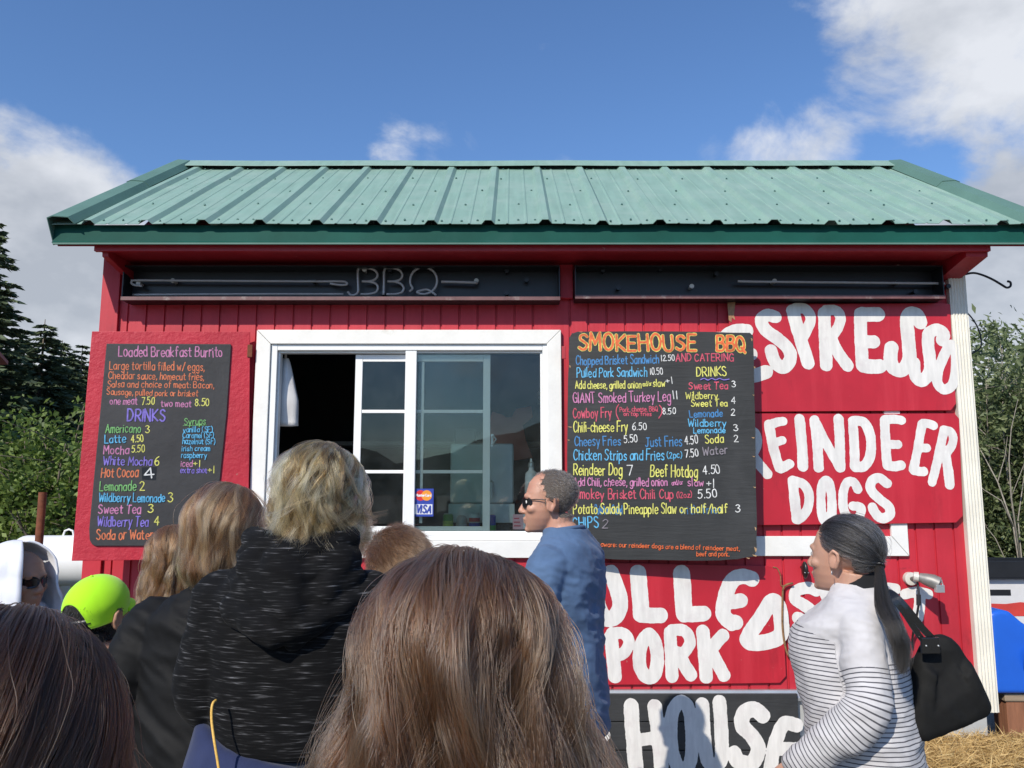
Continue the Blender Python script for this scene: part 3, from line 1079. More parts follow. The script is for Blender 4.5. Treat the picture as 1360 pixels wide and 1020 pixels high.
sbuild(mb, 'sub_fascia', M_RED_TRIM)
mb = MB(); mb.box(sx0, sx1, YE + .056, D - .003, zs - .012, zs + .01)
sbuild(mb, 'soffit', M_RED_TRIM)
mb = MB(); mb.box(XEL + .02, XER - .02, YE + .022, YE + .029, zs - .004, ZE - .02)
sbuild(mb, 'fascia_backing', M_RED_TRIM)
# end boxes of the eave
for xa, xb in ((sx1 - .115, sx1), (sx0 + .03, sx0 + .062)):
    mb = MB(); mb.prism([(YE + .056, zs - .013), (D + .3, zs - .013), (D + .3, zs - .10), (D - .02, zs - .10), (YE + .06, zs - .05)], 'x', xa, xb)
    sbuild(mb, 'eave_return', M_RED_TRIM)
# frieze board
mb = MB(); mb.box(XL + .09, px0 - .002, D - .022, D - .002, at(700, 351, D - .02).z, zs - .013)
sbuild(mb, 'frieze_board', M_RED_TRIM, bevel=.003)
# divider between the light boxes
mb = MB(); mb.box(at(744, 372, D - .1).x + .004, at(763, 372, D - .1).x - .004, D - .035, D - .002, at(750, 398, D).z, at(750, 352, D - .02).z - .001)
sbuild(mb, 'divider_board', M_RED, bevel=.004)

# ---- windows
GL_MAT, gt, gb = new_mat('window glass')
gt.nodes.remove(gb)
fr = N(gt, 'ShaderNodeFresnel', IOR=1.52)
gl = N(gt, 'ShaderNodeBsdfGlossy', Roughness=.008)
trn = N(gt, 'ShaderNodeBsdfTransparent')
trn.inputs['Color'].default_value = (.90, .95, .92, 1)
df = N(gt, 'ShaderNodeBsdfDiffuse'); df.inputs['Color'].default_value = (.5, .52, .5, 1)
sm = tex_noise(gt, 5, 7, .7)
mxd = N(gt, 'ShaderNodeMixShader')
dustf = ramp(gt, sm, [(.40, (.004, .004, .004)), (.75, (.035, .035, .035))])
gt.links.new(dustf, mxd.inputs[0]); gt.links.new(trn.outputs[0], mxd.inputs[1]); gt.links.new(df.outputs[0], mxd.inputs[2])
mxs = N(gt, 'ShaderNodeMixShader')
gt.links.new(tmath(gt, 'MULTIPLY', fr.outputs[0], .85, True), mxs.inputs[0]); gt.links.new(mxd.outputs[0], mxs.inputs[1]); gt.links.new(gl.outputs[0], mxs.inputs[2])
gt.links.new(mxs.outputs[0], gt.nodes['Material Output'].inputs['Surface'])

def mitred(x0, x1, z0, z1, w, wb, y0, y1, gap=.0012):
    """picture-frame trim of four mitred boards"""
    mb = MB()
    def board(poly):
        mb.prism(poly, 'y', y0, y1)
    g = gap
    board([(x0 + g, z1), (x1 - g, z1), (x1 - w - g, z1 - w), (x0 + w + g, z1 - w)])
    board([(x0 + g, z0), (x0 + w + g, z0 + wb), (x1 - w - g, z0 + wb), (x1 - g, z0)])
    board([(x0, z1 - g), (x0 + w, z1 - w - g), (x0 + w, z0 + wb + g), (x0, z0 + g)])
    board([(x1, z1 - g), (x1, z0 + g), (x1 - w, z0 + wb + g), (x1 - w, z1 - w - g)])
    return mb
TX0, TX1 = at(336, 560, D - .03).x, at(746, 560, D - .03).x
TZ1, TZ0 = at(540, 438, D - .03).z, at(540, 741, D - .03).z
trim = sbuild(mitred(TX0, TX1, TZ0, TZ1, WX0 - TX0 + .006, WZ0 - TZ0 + .006, D - .032, D - .001), 'window_trim', M_WHITE, bevel=.003)
win = empty('window'); win.parent = stand
def frame_rect(mb, x0, x1, z0, z1, w, y0, y1, wt=None, wb=None):
    wt = w if wt is None else wt
    wb = w if wb is None else wb
    mb.box(x0, x0 + w, y0, y1, z0, z1)
    mb.box(x1 - w, x1, y0, y1, z0, z1)
    mb.box(x0 + w + .0005, x1 - w - .0005, y0 + .0012, y1 - .0012, z1 - wt, z1)
    mb.box(x0 + w + .0005, x1 - w - .0005, y0 + .0012, y1 - .0012, z0, z0 + wb)
# vinyl outer frame with two tracks
mb = MB()
frame_rect(mb, WX0 + .008, WX1 - .008, WZ0 + .008, WZ1 - .008, .034, D - .018, D + .055)
frame_rect(mb, WX0 + .042, WX1 - .042, WZ0 + .042, WZ1 - .042, .012, D + .004, D + .05)
xm0, xm1 = at(537, 580, D).x, at(552, 580, D).x
mb.box(xm0, xm1, D - .012, D + .03, WZ0 + .0425, WZ1 - .0425)
sbuild(mb, 'window_frame', M_VINYL, win, bevel=.003)
mb = MB(); mb.box(xm1 - .003, WX1 - .05, D + .012, D + .016, WZ0 + .05, WZ1 - .05)
pane = sbuild(mb, 'pane', GL_MAT, win)
# sliding sash pushed half way
sx0_, sx1_ = at(470, 580, D + .04).x, at(651, 580, D + .04).x
sash = MB()
frame_rect(sash, sx0_, sx1_, WZ0 + .055, WZ1 - .058, .040, D + .032, D + .052, wb=.024)
zA, zB_ = WZ0 + .055 + .034, WZ1 - .058 - .034
for k in (1, 2):
    zc = at(505, (546.5, 626.5)[k - 1], D + .04).z
    sash.box(sx0_ + .041, sx1_ - .041, D + .036, D + .046, zc - .009, zc + .009)
xc = (sx0_ + sx1_) / 2
sash.box(xc - .008, xc + .008, D + .0375, D + .0445, zA + .007, zB_ - .007)
sash_o = sbuild(sash, 'sliding_sash', M_VINYL, win, bevel=.002)
mb = MB(); mb.box(sx0_ + .036, sx1_ - .036, D + .0395, D + .0425, WZ0 + .09, WZ1 - .093)
sbuild(mb, 'pane', GL_MAT, sash_o)
mb = MB()
lx = sx1_ + .004
lz = at(651, 583, D).z
mb.box(lx, lx + .014, D + .03, D + .05, lz - .04, lz + .03)
mb.tube([(lx + .012, D + .028, lz + .02), (lx + .03, D + .018, lz), (lx + .012, D + .028, lz - .03)], .006, 8)
sbuild(mb, 'sash_lock', M_ALU, sash_o, smooth=True)
# boarded second window: white trim still showing below the signs
mb = mitred(at(795, 560, D - .03).x, at(1204.5, 690, D - .02).x, at(1100, 738.5, D - .02).z, TZ1 - .01, .088, .105, D - .022, D - .001)
sbuild(mb, 'boarded_window_trim', M_WHITE, bevel=.003)
# counter inside
zc_ = WZ0 + .04
mb = MB(); mb.box(XL + .1, XR - .1, D + .075, D + .62, zc_ - .04, zc_)
sbuild(mb, 'counter', mk('steel counter', (.45, .45, .44), .5, metal=.2))
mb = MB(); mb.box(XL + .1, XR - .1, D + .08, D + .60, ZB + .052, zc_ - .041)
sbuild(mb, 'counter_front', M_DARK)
mb = MB(); mb.box(WX0 - .2, WX1 + .3, YB - .45, YB - .10, 1.95, 1.98)
sbuild(mb, 'shelf', mk('pale shelf', (.35, .33, .3), .6))
# ------------------------------------------------------------------ neon light boxes
M_TUBE = mk('unlit glass tube', (0.42, 0.40, 0.38), .18, vary=.1, vscale=20, spec=.8)
M_LIP = mk('dusty red-grey lip', (0.16, 0.075, 0.075), .5, vary=.25, vscale=12, dirt=(.35, .3, .28), dirt_scale=9)
M_CERAM = mk('ceramic cap', (0.6, 0.58, 0.52), .35)
YN = D - .125
def light_box(name, label, pxs, pys, tubes, studs, letters=()):
    x0, x1 = at(pxs[0], 398, YN).x, at(pxs[1], 398, YN).x
    z0, z1 = at(700, pys[1], YN).z, at(700, pys[0], YN).z
    o = Vector(((x0 + x1) / 2, D, z0))
    root = empty(name, o)
    tag(root, label, 'sign')
    def loc(mb):
        mb.v = [tuple(Vector(p) - o) for p in mb.v]
        return mb
    mb = MB()
    mb.box(x0, x1, D - .012, D - .0235 + .022, z0, z1)
    mb.box(x0, x1, YN + .006, D - .0125, z0, z0 + .006)
    mb.box(x0, x1, YN + .006, D - .0125, z1 - .006, z1)
    mb.box(x0, x0 + .006, YN + .006, D - .0125, z0 + .0065, z1 - .0065)
    mb.box(x1 - .006, x1, YN + .006, D - .0125, z0 + .0065, z1 - .0065)
    loc(mb).build('sign_box', M_BLACK, root)
    mb = MB(); mb.box(x0, x1, YN, YN + .0055, z0 - .002, z0 + .018)
    mb.box(x0, x1, YN + .0055, YN + .03, z0 + .0065, z0 + .010)
    loc(mb).build('front_lip', M_LIP, root)
    for nm, pts, r in tubes:
        mb = MB(); q = [at(px, py, D - .07) for px, py in pts]
        mb.tube(catmull_v(q), r, 10)
        loc(mb).build(nm, M_TUBE, root, smooth='all')
    for px, py in studs:
        mb = MB(); c = at(px, py, D - .012)
        mb.tube([c, c + Vector((0, -.035, 0))], .009, 10)
        mb.tube([c + Vector((0, -.036, .0)), c + Vector((0, -.05, 0))], .013, 10)
        loc(mb).build('standoff', M_CERAM if (px + py) % 3 < 1 else M_BLACK, root, smooth=True)
    return root
def catmull_v(q):
    return [Vector(p) for p in catmull([tuple(p) for p in q], False, 4)]
Z7 = zoomed(140, 330, 2.125)
def zz(pts):
    return [Z7(*p) for p in pts]
def arc(cx, cy, rx, ry, a0, a1, n=14):
    return [(cx + rx * math.cos(R(a0 + (a1 - a0) * i / n)), cy - ry * math.sin(R(a0 + (a1 - a0) * i / n))) for i in range(n + 1)]
tubes = [
    ('neon_tube', zz([(104, 106), (84, 104), (74, 99), (75, 92), (90, 90), (240, 91), (420, 92), (600, 93), (665, 93), (680, 96), (680, 102), (660, 103), (634, 99)]), .0066),
    ('neon_tube', zz([(78, 131), (200, 130), (400, 129), (600, 129), (672, 129)]), .0066),
    ('neon_letter', zz([(684, 122), (692, 131), (704, 131), (713, 122), (713, 100), (713, 60), (722, 55), (745, 56), (762, 63), (768, 76), (760, 88), (742, 93), (724, 93), (746, 94), (764, 100), (769, 112), (762, 124), (742, 129), (720, 129)]), .0068),
    ('neon_letter', zz([(785, 132), (786, 100), (787, 62), (795, 55), (815, 56), (832, 63), (838, 76), (831, 88), (813, 93), (796, 93), (817, 94), (834, 100), (842, 112), (836, 124), (818, 129), (793, 129)]), .0068),
    ('neon_letter', zz([(858, 122)] + arc(898, 91, 38, 38, 215, -110, 22) + [(880, 122), (905, 116), (920, 122), (934, 133)]), .0068),
    ('neon_tube', zz([(948, 94), (1000, 95), (1050, 97)]), .008)]
light_box('neon_sign', 'long black light box with an unlit glass-tube BBQ', (160, 744), (352, 398), tubes,
          [Z7(*q) for q in [(200, 97), (592, 98), (640, 101), (1048, 97), (1133, 70), (1188, 95), (1133, 131), (104, 104), (735, 66), (806, 66), (876, 66), (786, 131)]])
Z4 = zoomed(900, 180, 2.957)
def z4(pts): return [Z4(*p) for p in pts]
light_box('neon_sign', 'black light box above the ESPRESSO sign holding one straight tube', (764, 1256), (352, 396),
          [('neon_tube', z4([(236, 572), (300, 574), (600, 577), (900, 580), (1048, 581)]), .0075)],
          [Z4(*q) for q in [(370, 580), (850, 585), (145, 551), (48, 600), (850, 526), (918, 621), (1046, 600)]] + [(800, 362), (875, 360), (820, 385)])

# ------------------------------------------------------------------ menu boards
def paint(name, c, rough=.6):
    return mk(name, tuple(x * .88 for x in c), rough, vary=.3, vscale=45)
PAL = {
 'pink': paint('pink chalk ink', (.60, .22, .42)), 'orange': paint('orange chalk ink', (.72, .20, .085)), 'yellow': paint('yellow chalk ink', (.72, .70, .16)),
 'purple': paint('purple chalk ink', (.24, .18, .62)), 'green': paint('green chalk ink', (.20, .48, .16)), 'blue': paint('light blue chalk ink', (.12, .46, .74)),
 'dblue': paint('blue chalk ink', (.055, .23, .50)), 'red': paint('red chalk ink', (.62, .085, .14)), 'white': paint('white chalk ink', (.75, .75, .73)),
 'grey': paint('faded grey ink', (.26, .23, .26)), 'dorange': paint('orange paint', (.76, .15, .04))}
M_WPAINT = mk('white sign paint', (.74, .72, .685), .5, vary=.10, vscale=9, dirt=(.60, .54, .53), dirt_scale=6, dirt_lo=.52, dirt_hi=.80, stretch=(4, 1, .7), bscale=30, bstr=.15)
M_EDGE = mk('raw plywood edge', (.40, .25, .13), .8, vary=.3, vscale=30)

def board_mat(name, base, grain):
    m, t, b = new_mat(name)
    n = tex_noise(t, 3, 7, .65)
    c = ramp(t, n, [(.3, tuple(x * .75 for x in base)), (.7, tuple(x * 1.35 for x in base))])
    sm_ = tex_noise(t, 1.7, 5, .6, dist=1.2)
    f = ramp(t, sm_, [(.5, (0, 0, 0)), (.8, (.25, .25, .25))])
    c = mixc(t, f, c, (.10, .10, .10))
    t.links.new(c, b.inputs['Base Color'])
    b.inputs['Roughness'].default_value = .62
    bump(t, b, tex_noise(t, 22, 5, .6, stretch=grain), .35, .006)
    return m
M_CHALK = board_mat('black chalkboard', (.024, .025, .025), (.25, 1, 2.2))
M_CHALK2 = board_mat('grey chalkboard', (.040, .039, .040), (1, 1, 1))

def outline_panel(name, pl, pts_px, thick, out, mat, parent, origin, edge=None, bevel=.0025):
    """upright board of a traced outline, `out` metres proud of the plane"""
    q = [pl.hit(px, py, out + thick) for px, py in pts_px]
    mb = MB()
    mb.prism([(a, b - origin) for a, b in q], 'y', -(out + thick), -out)
    n = len(q)
    # prism over y takes (x, z) pairs
    me = mb.mesh(name, bevel=bevel)
    o = link(name, me, mat, parent)
    return o

def board_text(pl, out, lines, tr, origin, h_k=1.0, seed=1):
    rr = random.Random(seed)
    groups = {}
    for txt, x0, x1, y0, y1, h, col, r in lines:
        a0 = np.array(pl.hit(*tr(x0, y0), out)); a1 = np.array(pl.hit(*tr(x1, y1), out))
        at_ = np.array(pl.hit(*tr(x0, y0 - h), out))
        hh = abs(at_[1] - a0[1])
        a0[1] -= origin; a1[1] -= origin
        groups.setdefault(col, []).extend(text_segs(txt, a0, a1, hh, r * .77, rr))
    return groups

def strokes(pl, out, tr, origin, items, k_w=.86):
    """free brush strokes traced point by point; width in traced units"""
    segs = []
    for w, closed, pts in items:
        q = [np.array(pl.hit(*tr(*p), out)) for p in pts]
        e = np.array(pl.hit(*tr(pts[0][0] + w, pts[0][1]), out))
        r = abs(e[0] - q[0][0]) / 2 * k_w
        for p in q: p[1] -= origin
        q = catmull(q, closed, 6) if len(q) > 2 else q
        for a, b in zip(q[:-1], q[1:]):
            segs.append((a[0], a[1], b[0], b[1], r))
    return segs

# ---- left shutter with the breakfast and drinks menu
hx = at(333, 590, D - .035)
lx_ = at(108, 590, D - .245)
PL_L = Plane(lx_.x, D - .245, hx.x, D - .035)
zb = PL_L.hit(200, 745, .02)[1]
sh = empty('menu_shutter', (PL_L.o.x, PL_L.o.y, zb), PL_L.rz)
tag(sh, 'red hinged shutter with a grey chalkboard reading Loaded Breakfast Burrito', 'menu board')
outline_panel('shutter_panel', PL_L, [(122, 440), (332, 440.5), (331, 600), (329, 742), (95, 745)], .018, 0, M_RED_OSB, sh, zb)
zA_ = zoomed(80, 430, 3.189)
cb = outline_panel('chalkboard', PL_L, [zA_(*p) for p in [(196, 84), (722, 86), (724, 92), (705, 380), (672, 700), (655, 938), (650, 941), (148, 941), (134, 934), (124, 915), (122, 870)]], .008, .019, M_CHALK2, sh, zb)
LN = [('Loaded Breakfast Burrito', 247, 686, 138, 140, 43, 'pink', .0036), ('Large tortilla filled w/ eggs,', 209, 610, 194, 198, 34, 'orange', .003),
 ('Cheddar sauce, homecut fries,', 205, 608, 233, 239, 30, 'orange', .003), ('Salsa and choice of meat: Bacon,', 200, 650, 268, 273, 27, 'orange', .0028),
 ('Sausage, pulled pork or brisket', 198, 582, 300, 308, 25, 'orange', .0028), ('one meat', 211, 325, 342, 342, 30, 'pink', .0028), ('7.50', 346, 398, 342, 342, 30, 'yellow', .003),
 ('two meat', 427, 554, 351, 353, 28, 'pink', .0028), ('8.50', 571, 630, 347, 347, 30, 'yellow', .003), ('DRINKS', 286, 442, 412, 412, 50, 'purple', .0052),
 ('Americano', 192, 340, 461, 461, 34, 'green', .0032), ('3', 360, 377, 460, 460, 30, 'yellow', .003), ('Latte', 188, 277, 505, 503, 34, 'blue', .0034), ('4.50', 301, 352, 503, 500, 30, 'yellow', .003),
 ('Mocha', 184, 290, 551, 551, 36, 'pink', .0034), ('5.50', 303, 357, 545, 543, 28, 'yellow', .003), ('White Mocha', 182, 387, 598, 600, 37, 'purple', .0034), ('6', 401, 418, 598, 598, 36, 'yellow', .0034),
 ('Hot Cocoa', 174, 330, 649, 649, 42, 'orange', .0036), ('4', 356, 396, 655, 652, 42, 'white', .0042), ('Lemonade', 167, 320, 707, 706, 38, 'green', .0034), ('2', 338, 357, 705, 705, 36, 'yellow', .0034),
 ('Wildberry Lemonade', 165, 442, 753, 755, 36, 'blue', .0034), ('3', 456, 476, 752, 752, 36, 'yellow', .0034), ('Sweet Tea', 162, 340, 804, 804, 38, 'pink', .0036), ('3', 371, 392, 800, 800, 34, 'yellow', .0034),
 ('Wildberry Tea', 157, 372, 857, 858, 42, 'purple', .0036), ('4', 398, 417, 852, 852, 36, 'yellow', .0034), ('Soda or Water', 154, 390, 914, 912, 42, 'orange', .0038), ('2', 412, 430, 904, 904, 36, 'yellow', .0034),
 ('Syrups', 526, 615, 427, 427, 28, 'green', .0028), ('vanilla (SF)', 521, 645, 460, 458, 24, 'blue', .0026), ('Caramel (SF)', 519, 650, 484, 483, 23, 'blue', .0026), ('hazelnut (SF)', 518, 656, 509, 510, 23, 'blue', .0026),
 ('irish cream', 516, 634, 539, 538, 22, 'blue', .0026), ('raspberry', 513, 620, 568, 568, 24, 'blue', .0026), ('iced', 511, 559, 605, 605, 28, 'pink', .0026), ('+1', 565, 590, 604, 604, 26, 'yellow', .0028),
 ('extra shot', 509, 621, 632, 632, 25, 'purple', .0026), ('+1', 625, 650, 632, 632, 28, 'yellow', .0028)]
OUT = .0275
g = board_text(PL_L, OUT, LN, zA_, zb, seed=4)
g['green'] += strokes(PL_L, OUT, zA_, zb, [(2.5, False, [(520, 432), (620, 429)])])
ks = list(g)
link('lettering', sheet_mesh('lettering', [g[k] for k in ks], OUT, .0016, [PAL[k] for k in ks]), None, sh)
patch = outline_panel('price_patch', PL_L, [zA_(*p) for p in [(345, 608), (409, 606), (405, 663), (347, 660)]], .0006, .0271, M_BLACK, sh, zb, bevel=0)
for py in (466, 700):
    c = PL_L.hit(331.5, py, .02)
    MB().box(c[0] - .012, c[0] + .014, -.024, -.0182, c[1] - zb - .035, c[1] - zb + .035).build('hinge', M_RUST, sh, bevel=.002)

# ---- right shutter with the smokehouse menu
hx = at(748, 590, D - .08)
rx_ = at(1002, 590, D - .155)
PL_S = Plane(hx.x, D - .08, rx_.x, D - .155)
zb = PL_S.hit(880, 742, .02)[1] - .02
sm_o = empty('menu_board', (PL_S.o.x, PL_S.o.y, zb), PL_S.rz)
tag(sm_o, 'black plywood chalkboard menu headed SMOKEHOUSE BBQ beside the window', 'menu board')
zS = zoomed(740, 430, 3.189)
mats_edge = M_CHALK
def rough_outline(pts, k, seed, amp=1.0):
    rr = random.Random(seed); res = []
    for a, b in zip(pts, pts[1:] + pts[:1]):
        for i in range(k):
            t_ = i / k
            j = amp if 0 < i else .3
            res.append((a[0] + (b[0] - a[0]) * t_ + rr.gauss(0, j), a[1] + (b[1] - a[1]) * t_ + rr.gauss(0, j)))
    return res
outl = rough_outline([(62, 40), (90, 33), (500, 32), (815, 38), (830, 50), (838, 400), (845, 800), (846, 950), (838, 985), (690, 1003), (300, 1000), (60, 985), (42, 960), (42, 560), (45, 300), (48, 120), (52, 60)], 4, 9, .9)
outline_panel('board', PL_S, [zS(*p) for p in outl], .014, .0, M_CHALK, sm_o, zb, bevel=0)
# chipped raw edges
mb = MB()
for (x, y, w, h) in [(822, 480, 14, 6), (826, 300, 10, 5), (830, 690, 12, 6), (832, 180, 8, 10), (826, 560, 12, 5), (834, 945, 12, 22), (826, 978, 20, 8), (800, 990, 16, 6), (44, 435, 18, 5), (43, 490, 10, 6), (90, 33, 18, 4), (820, 60, 8, 14), (836, 860, 8, 16), (50, 175, 8, 12)]:
    a = PL_S.hit(*zS(x, y), .0145); b = PL_S.hit(*zS(x + w, y + h), .0145)
    mb.prism([(a[0], a[1] - zb), (b[0], (a[1] * .7 + b[1] * .3) - zb), (b[0] - .003, b[1] - zb), ((a[0] * .6 + b[0] * .4), b[1] - zb + .002)], 'y', -.0152, -.010)
mb.build('raw_edge', M_EDGE, sm_o)
LS = [('Chopped Brisket Sandwich', 80, 430, 175, 167, 36, 'dblue', .0036), ('12.50', 441, 497, 158, 155, 25, 'white', .0026), ('AND CATERING', 503, 746, 159, 158, 31, 'red', .0036),
 ('Pulled Pork Sandwich', 84, 379, 226, 223, 38, 'blue', .0034), ('10.50', 394, 447, 215, 213, 28, 'white', .0026), ('DRINKS', 591, 717, 223, 220, 38, 'yellow', .0036),
 ('Add cheese, grilled onion', 78, 355, 275, 273, 31, 'yellow', .0032), ('and/or', 363, 400, 265, 262, 20, 'yellow', .002), ('slaw', 406, 456, 266, 266, 30, 'yellow', .003), ('+1', 463, 488, 256, 253, 26, 'white', .0026),
 ('Sweet Tea', 558, 722, 278, 276, 30, 'red', .0036), ('3', 740, 756, 268, 268, 26, 'white', .0028), ('GIANT Smoked Turkey Leg', 68, 480, 335, 328, 42, 'pink', .0036), ('11', 492, 509, 318, 318, 34, 'white', .003),
 ('Wildberry', 545, 680, 318, 318, 28, 'yellow', .003), ('Sweet Tea', 568, 721, 351, 349, 28, 'yellow', .0032), ('4', 739, 756, 338, 338, 28, 'white', .0028),
 ('Cowboy Fry', 68, 229, 400, 396, 42, 'red', .0036), ('(', 250, 262, 400, 400, 50, 'red', .0034), ('Pork, cheese, BBQ', 266, 426, 373, 370, 20, 'red', .0024), ('on top fries', 282, 398, 390, 390, 17, 'red', .0024), (')', 428, 440, 396, 396, 50, 'red', .0034),
 ('8.50', 448, 501, 384, 381, 27, 'white', .0028), ('Lemonade', 563, 699, 396, 393, 30, 'dblue', .0034), ('2', 738, 754, 387, 387, 26, 'white', .0028),
 ('Chili-cheese Fry', 69, 299, 459, 456, 42, 'yellow', .0036), ('6.50', 319, 378, 450, 448, 29, 'white', .0028), ('Wildberry', 556, 716, 436, 434, 30, 'blue', .0032), ('Lemonade', 578, 711, 464, 462, 24, 'blue', .003), ('3', 748, 766, 453, 453, 28, 'white', .0028),
 ('Cheesy Fries', 74, 268, 518, 514, 40, 'dblue', .0036), ('5.50', 284, 340, 504, 500, 29, 'white', .0028), ('Just Fries', 374, 528, 521, 517, 42, 'dblue', .0036), ('4.50', 541, 596, 510, 507, 32, 'white', .0028), ('Soda', 628, 704, 506, 503, 34, 'yellow', .0034), ('2', 749, 766, 500, 500, 26, 'white', .0028),
 ('Chicken Strips and Fries', 69, 452, 577, 577, 42, 'blue', .0036), ('(2pc)', 466, 528, 570, 568, 26, 'blue', .0028), ('7.50', 543, 598, 565, 562, 32, 'white', .003), ('Water', 617, 719, 556, 552, 34, 'grey', .0036),
 ('Reindeer Dog', 70, 274, 640, 642, 46, 'yellow', .0038), ('7', 298, 321, 641, 641, 44, 'white', .0034), ('Beef Hotdog', 396, 594, 646, 650, 50, 'yellow', .0038), ('4.50', 618, 690, 638, 634, 35, 'white', .003),
 ('Add Chili, cheese, grilled onion', 69, 466, 686, 687, 34, 'pink', .0034), ('and/or', 486, 532, 684, 680, 20, 'pink', .0022), ('slaw', 554, 620, 687, 687, 32, 'pink', .0032), ('+1', 633, 663, 692, 692, 34, 'white', .003),
 ('Smokey Brisket Chili Cup', 76, 491, 742, 740, 40, 'red', .0038), ('(12oz)', 506, 571, 737, 735, 24, 'red', .0028), ('5.50', 597, 676, 739, 735, 36, 'white', .0032),
 ('Potato Salad, Pineapple Slaw', 69, 504, 805, 803, 42, 'yellow', .0036), ('or half/half', 520, 721, 802, 800, 36, 'yellow', .0034), ('3', 755, 774, 797, 797, 32, 'white', .003),
 ('CHIPS', 67, 174, 866, 862, 48, 'blue', .0040), ('2', 190, 214, 866, 866, 38, 'grey', .003),
 ('Please be aware: our reindeer dogs are a blend of reindeer meat,', 76, 772, 940, 962, 19, 'dorange', .0022), ('beef and pork.', 590, 728, 984, 984, 20, 'dorange', .0023)]
OUT = .0148
g = board_text(PL_S, OUT, LS, zS, zb, seed=8)
g['dblue'] = g['dblue'] + board_text(PL_S, OUT, [('Potatoes Salad', 160, 275, 806, 806, 40, 'x', .0026), ('with fries', 524, 700, 806, 803, 36, 'x', .0022)], zS, zb, seed=2)['x']
g['purple'] = strokes(PL_S, OUT, zS, zb, [(5, False, [(607, 237), (622, 232), (638, 239), (654, 232), (670, 238), (687, 232), (704, 238), (727, 235)])])
# the headline: yellow outline under orange strokes
head = [('SMOKEHOUSE', 92, 586, 111, 113, 66, 'y', .0118), ('BBQ', 676, 797, 113, 116, 64, 'y', .0118)]
hy = board_text(PL_S, OUT, head, zS, zb, seed=3)['y']
ho = [(a, b, c, d_, .0064) for a, b, c, d_, r in hy]
ks = list(g)
link('lettering', sheet_mesh('lettering', [g[k] for k in ks], OUT, .0016, [PAL[k] for k in ks]), None, sm_o)
link('headline', sheet_mesh('headline', [hy, ho], OUT + .0004, .0016, [PAL['yellow'], PAL['dorange']], .0012), None, sm_o)
c = PL_S.hit(750.5, 468, .02)
MB().box(c[0] - .018, c[0] + .004, -.02, -.0142, c[1] - zb - .035, c[1] - zb + .035).build('hinge', mk('red painted hinge', (.40, .02, .03), .5), sm_o, bevel=.002)

# ---- painted plywood signs
PL_W = Plane(0, D, 1, D)
def painted_sign(label, outline, mat, tr, items, thick=.012, out=.024, wob=.0016, extra=None, seed=0, k_w=.88):
    q = [PL_W.hit(px, py, out + thick) for px, py in outline]
    x = sum(a for a, b in q) / len(q)
    zb = min(b for a, b in q)
    root = empty('painted_sign', (x, D, zb))
    tag(root, label, 'sign')
    pl = Plane(x, D, x + 1, D)
    outline_panel('board', pl, outline, thick, out, mat, root, zb, bevel=.002)
    segs = strokes(pl, out + thick + .001, tr, zb, items, k_w)
    link('lettering', sheet_mesh('lettering', [segs], out + thick + .001, .004, [M_WPAINT], wob), None, root)
    return root, pl, zb
z6 = zoomed(980, 390, 2.616)
zE = zoomed(960, 395, 4.25)
E_ = [
 (84, False, [(134, 188), (70, 190), (20, 225), (0, 320), (20, 410), (80, 450), (160, 445), (244, 420)]), (78, False, [(20, 322), (90, 322), (160, 320)]),
 (78, False, [(296, 110), (252, 100), (218, 128), (240, 182), (314, 236), (374, 298), (380, 352), (342, 396), (296, 366), (272, 302)]),
 (80, False, [(394, 76), (434, 220), (482, 370)]), (64, False, [(410, 62), (466, 66), (496, 118), (474, 184), (444, 240)]),
 (76, False, [(572, 86), (578, 230), (584, 380)]), (64, False, [(582, 72), (638, 74), (664, 118), (642, 184), (604, 228)]), (74, False, [(610, 230), (652, 312), (704, 386)]),
 (78, False, [(776, 92), (780, 240), (788, 386)]), (90, False, [(788, 94), (832, 96), (874, 96)]), (82, False, [(792, 250), (822, 250), (850, 250)]), (88, False, [(794, 386), (840, 390), (884, 388)]),
 (84, False, [(1114, 142), (1100, 104), (1066, 88), (1040, 116), (1042, 190), (1052, 290), (1050, 362), (1012, 410), (968, 402), (946, 352), (952, 284)]),
 (76, False, [(1238, 240), (1246, 204), (1208, 182), (1164, 204), (1158, 264), (1168, 340), (1166, 420), (1124, 470), (1086, 440), (1080, 372)]),
 (62, True, [(1284, 270), (1226, 380), (1210, 470), (1246, 520), (1298, 490), (1316, 400), (1312, 310)])]
painted_sign('red sign with fat white letters reading ESPRESSO', [(968, 405), (1254, 402.5), (1262, 404), (1265, 470), (1270, 536), (1263, 545), (1120, 546), (972, 547)], M_RED_SIGN, zE, E_, seed=1, k_w=.93)
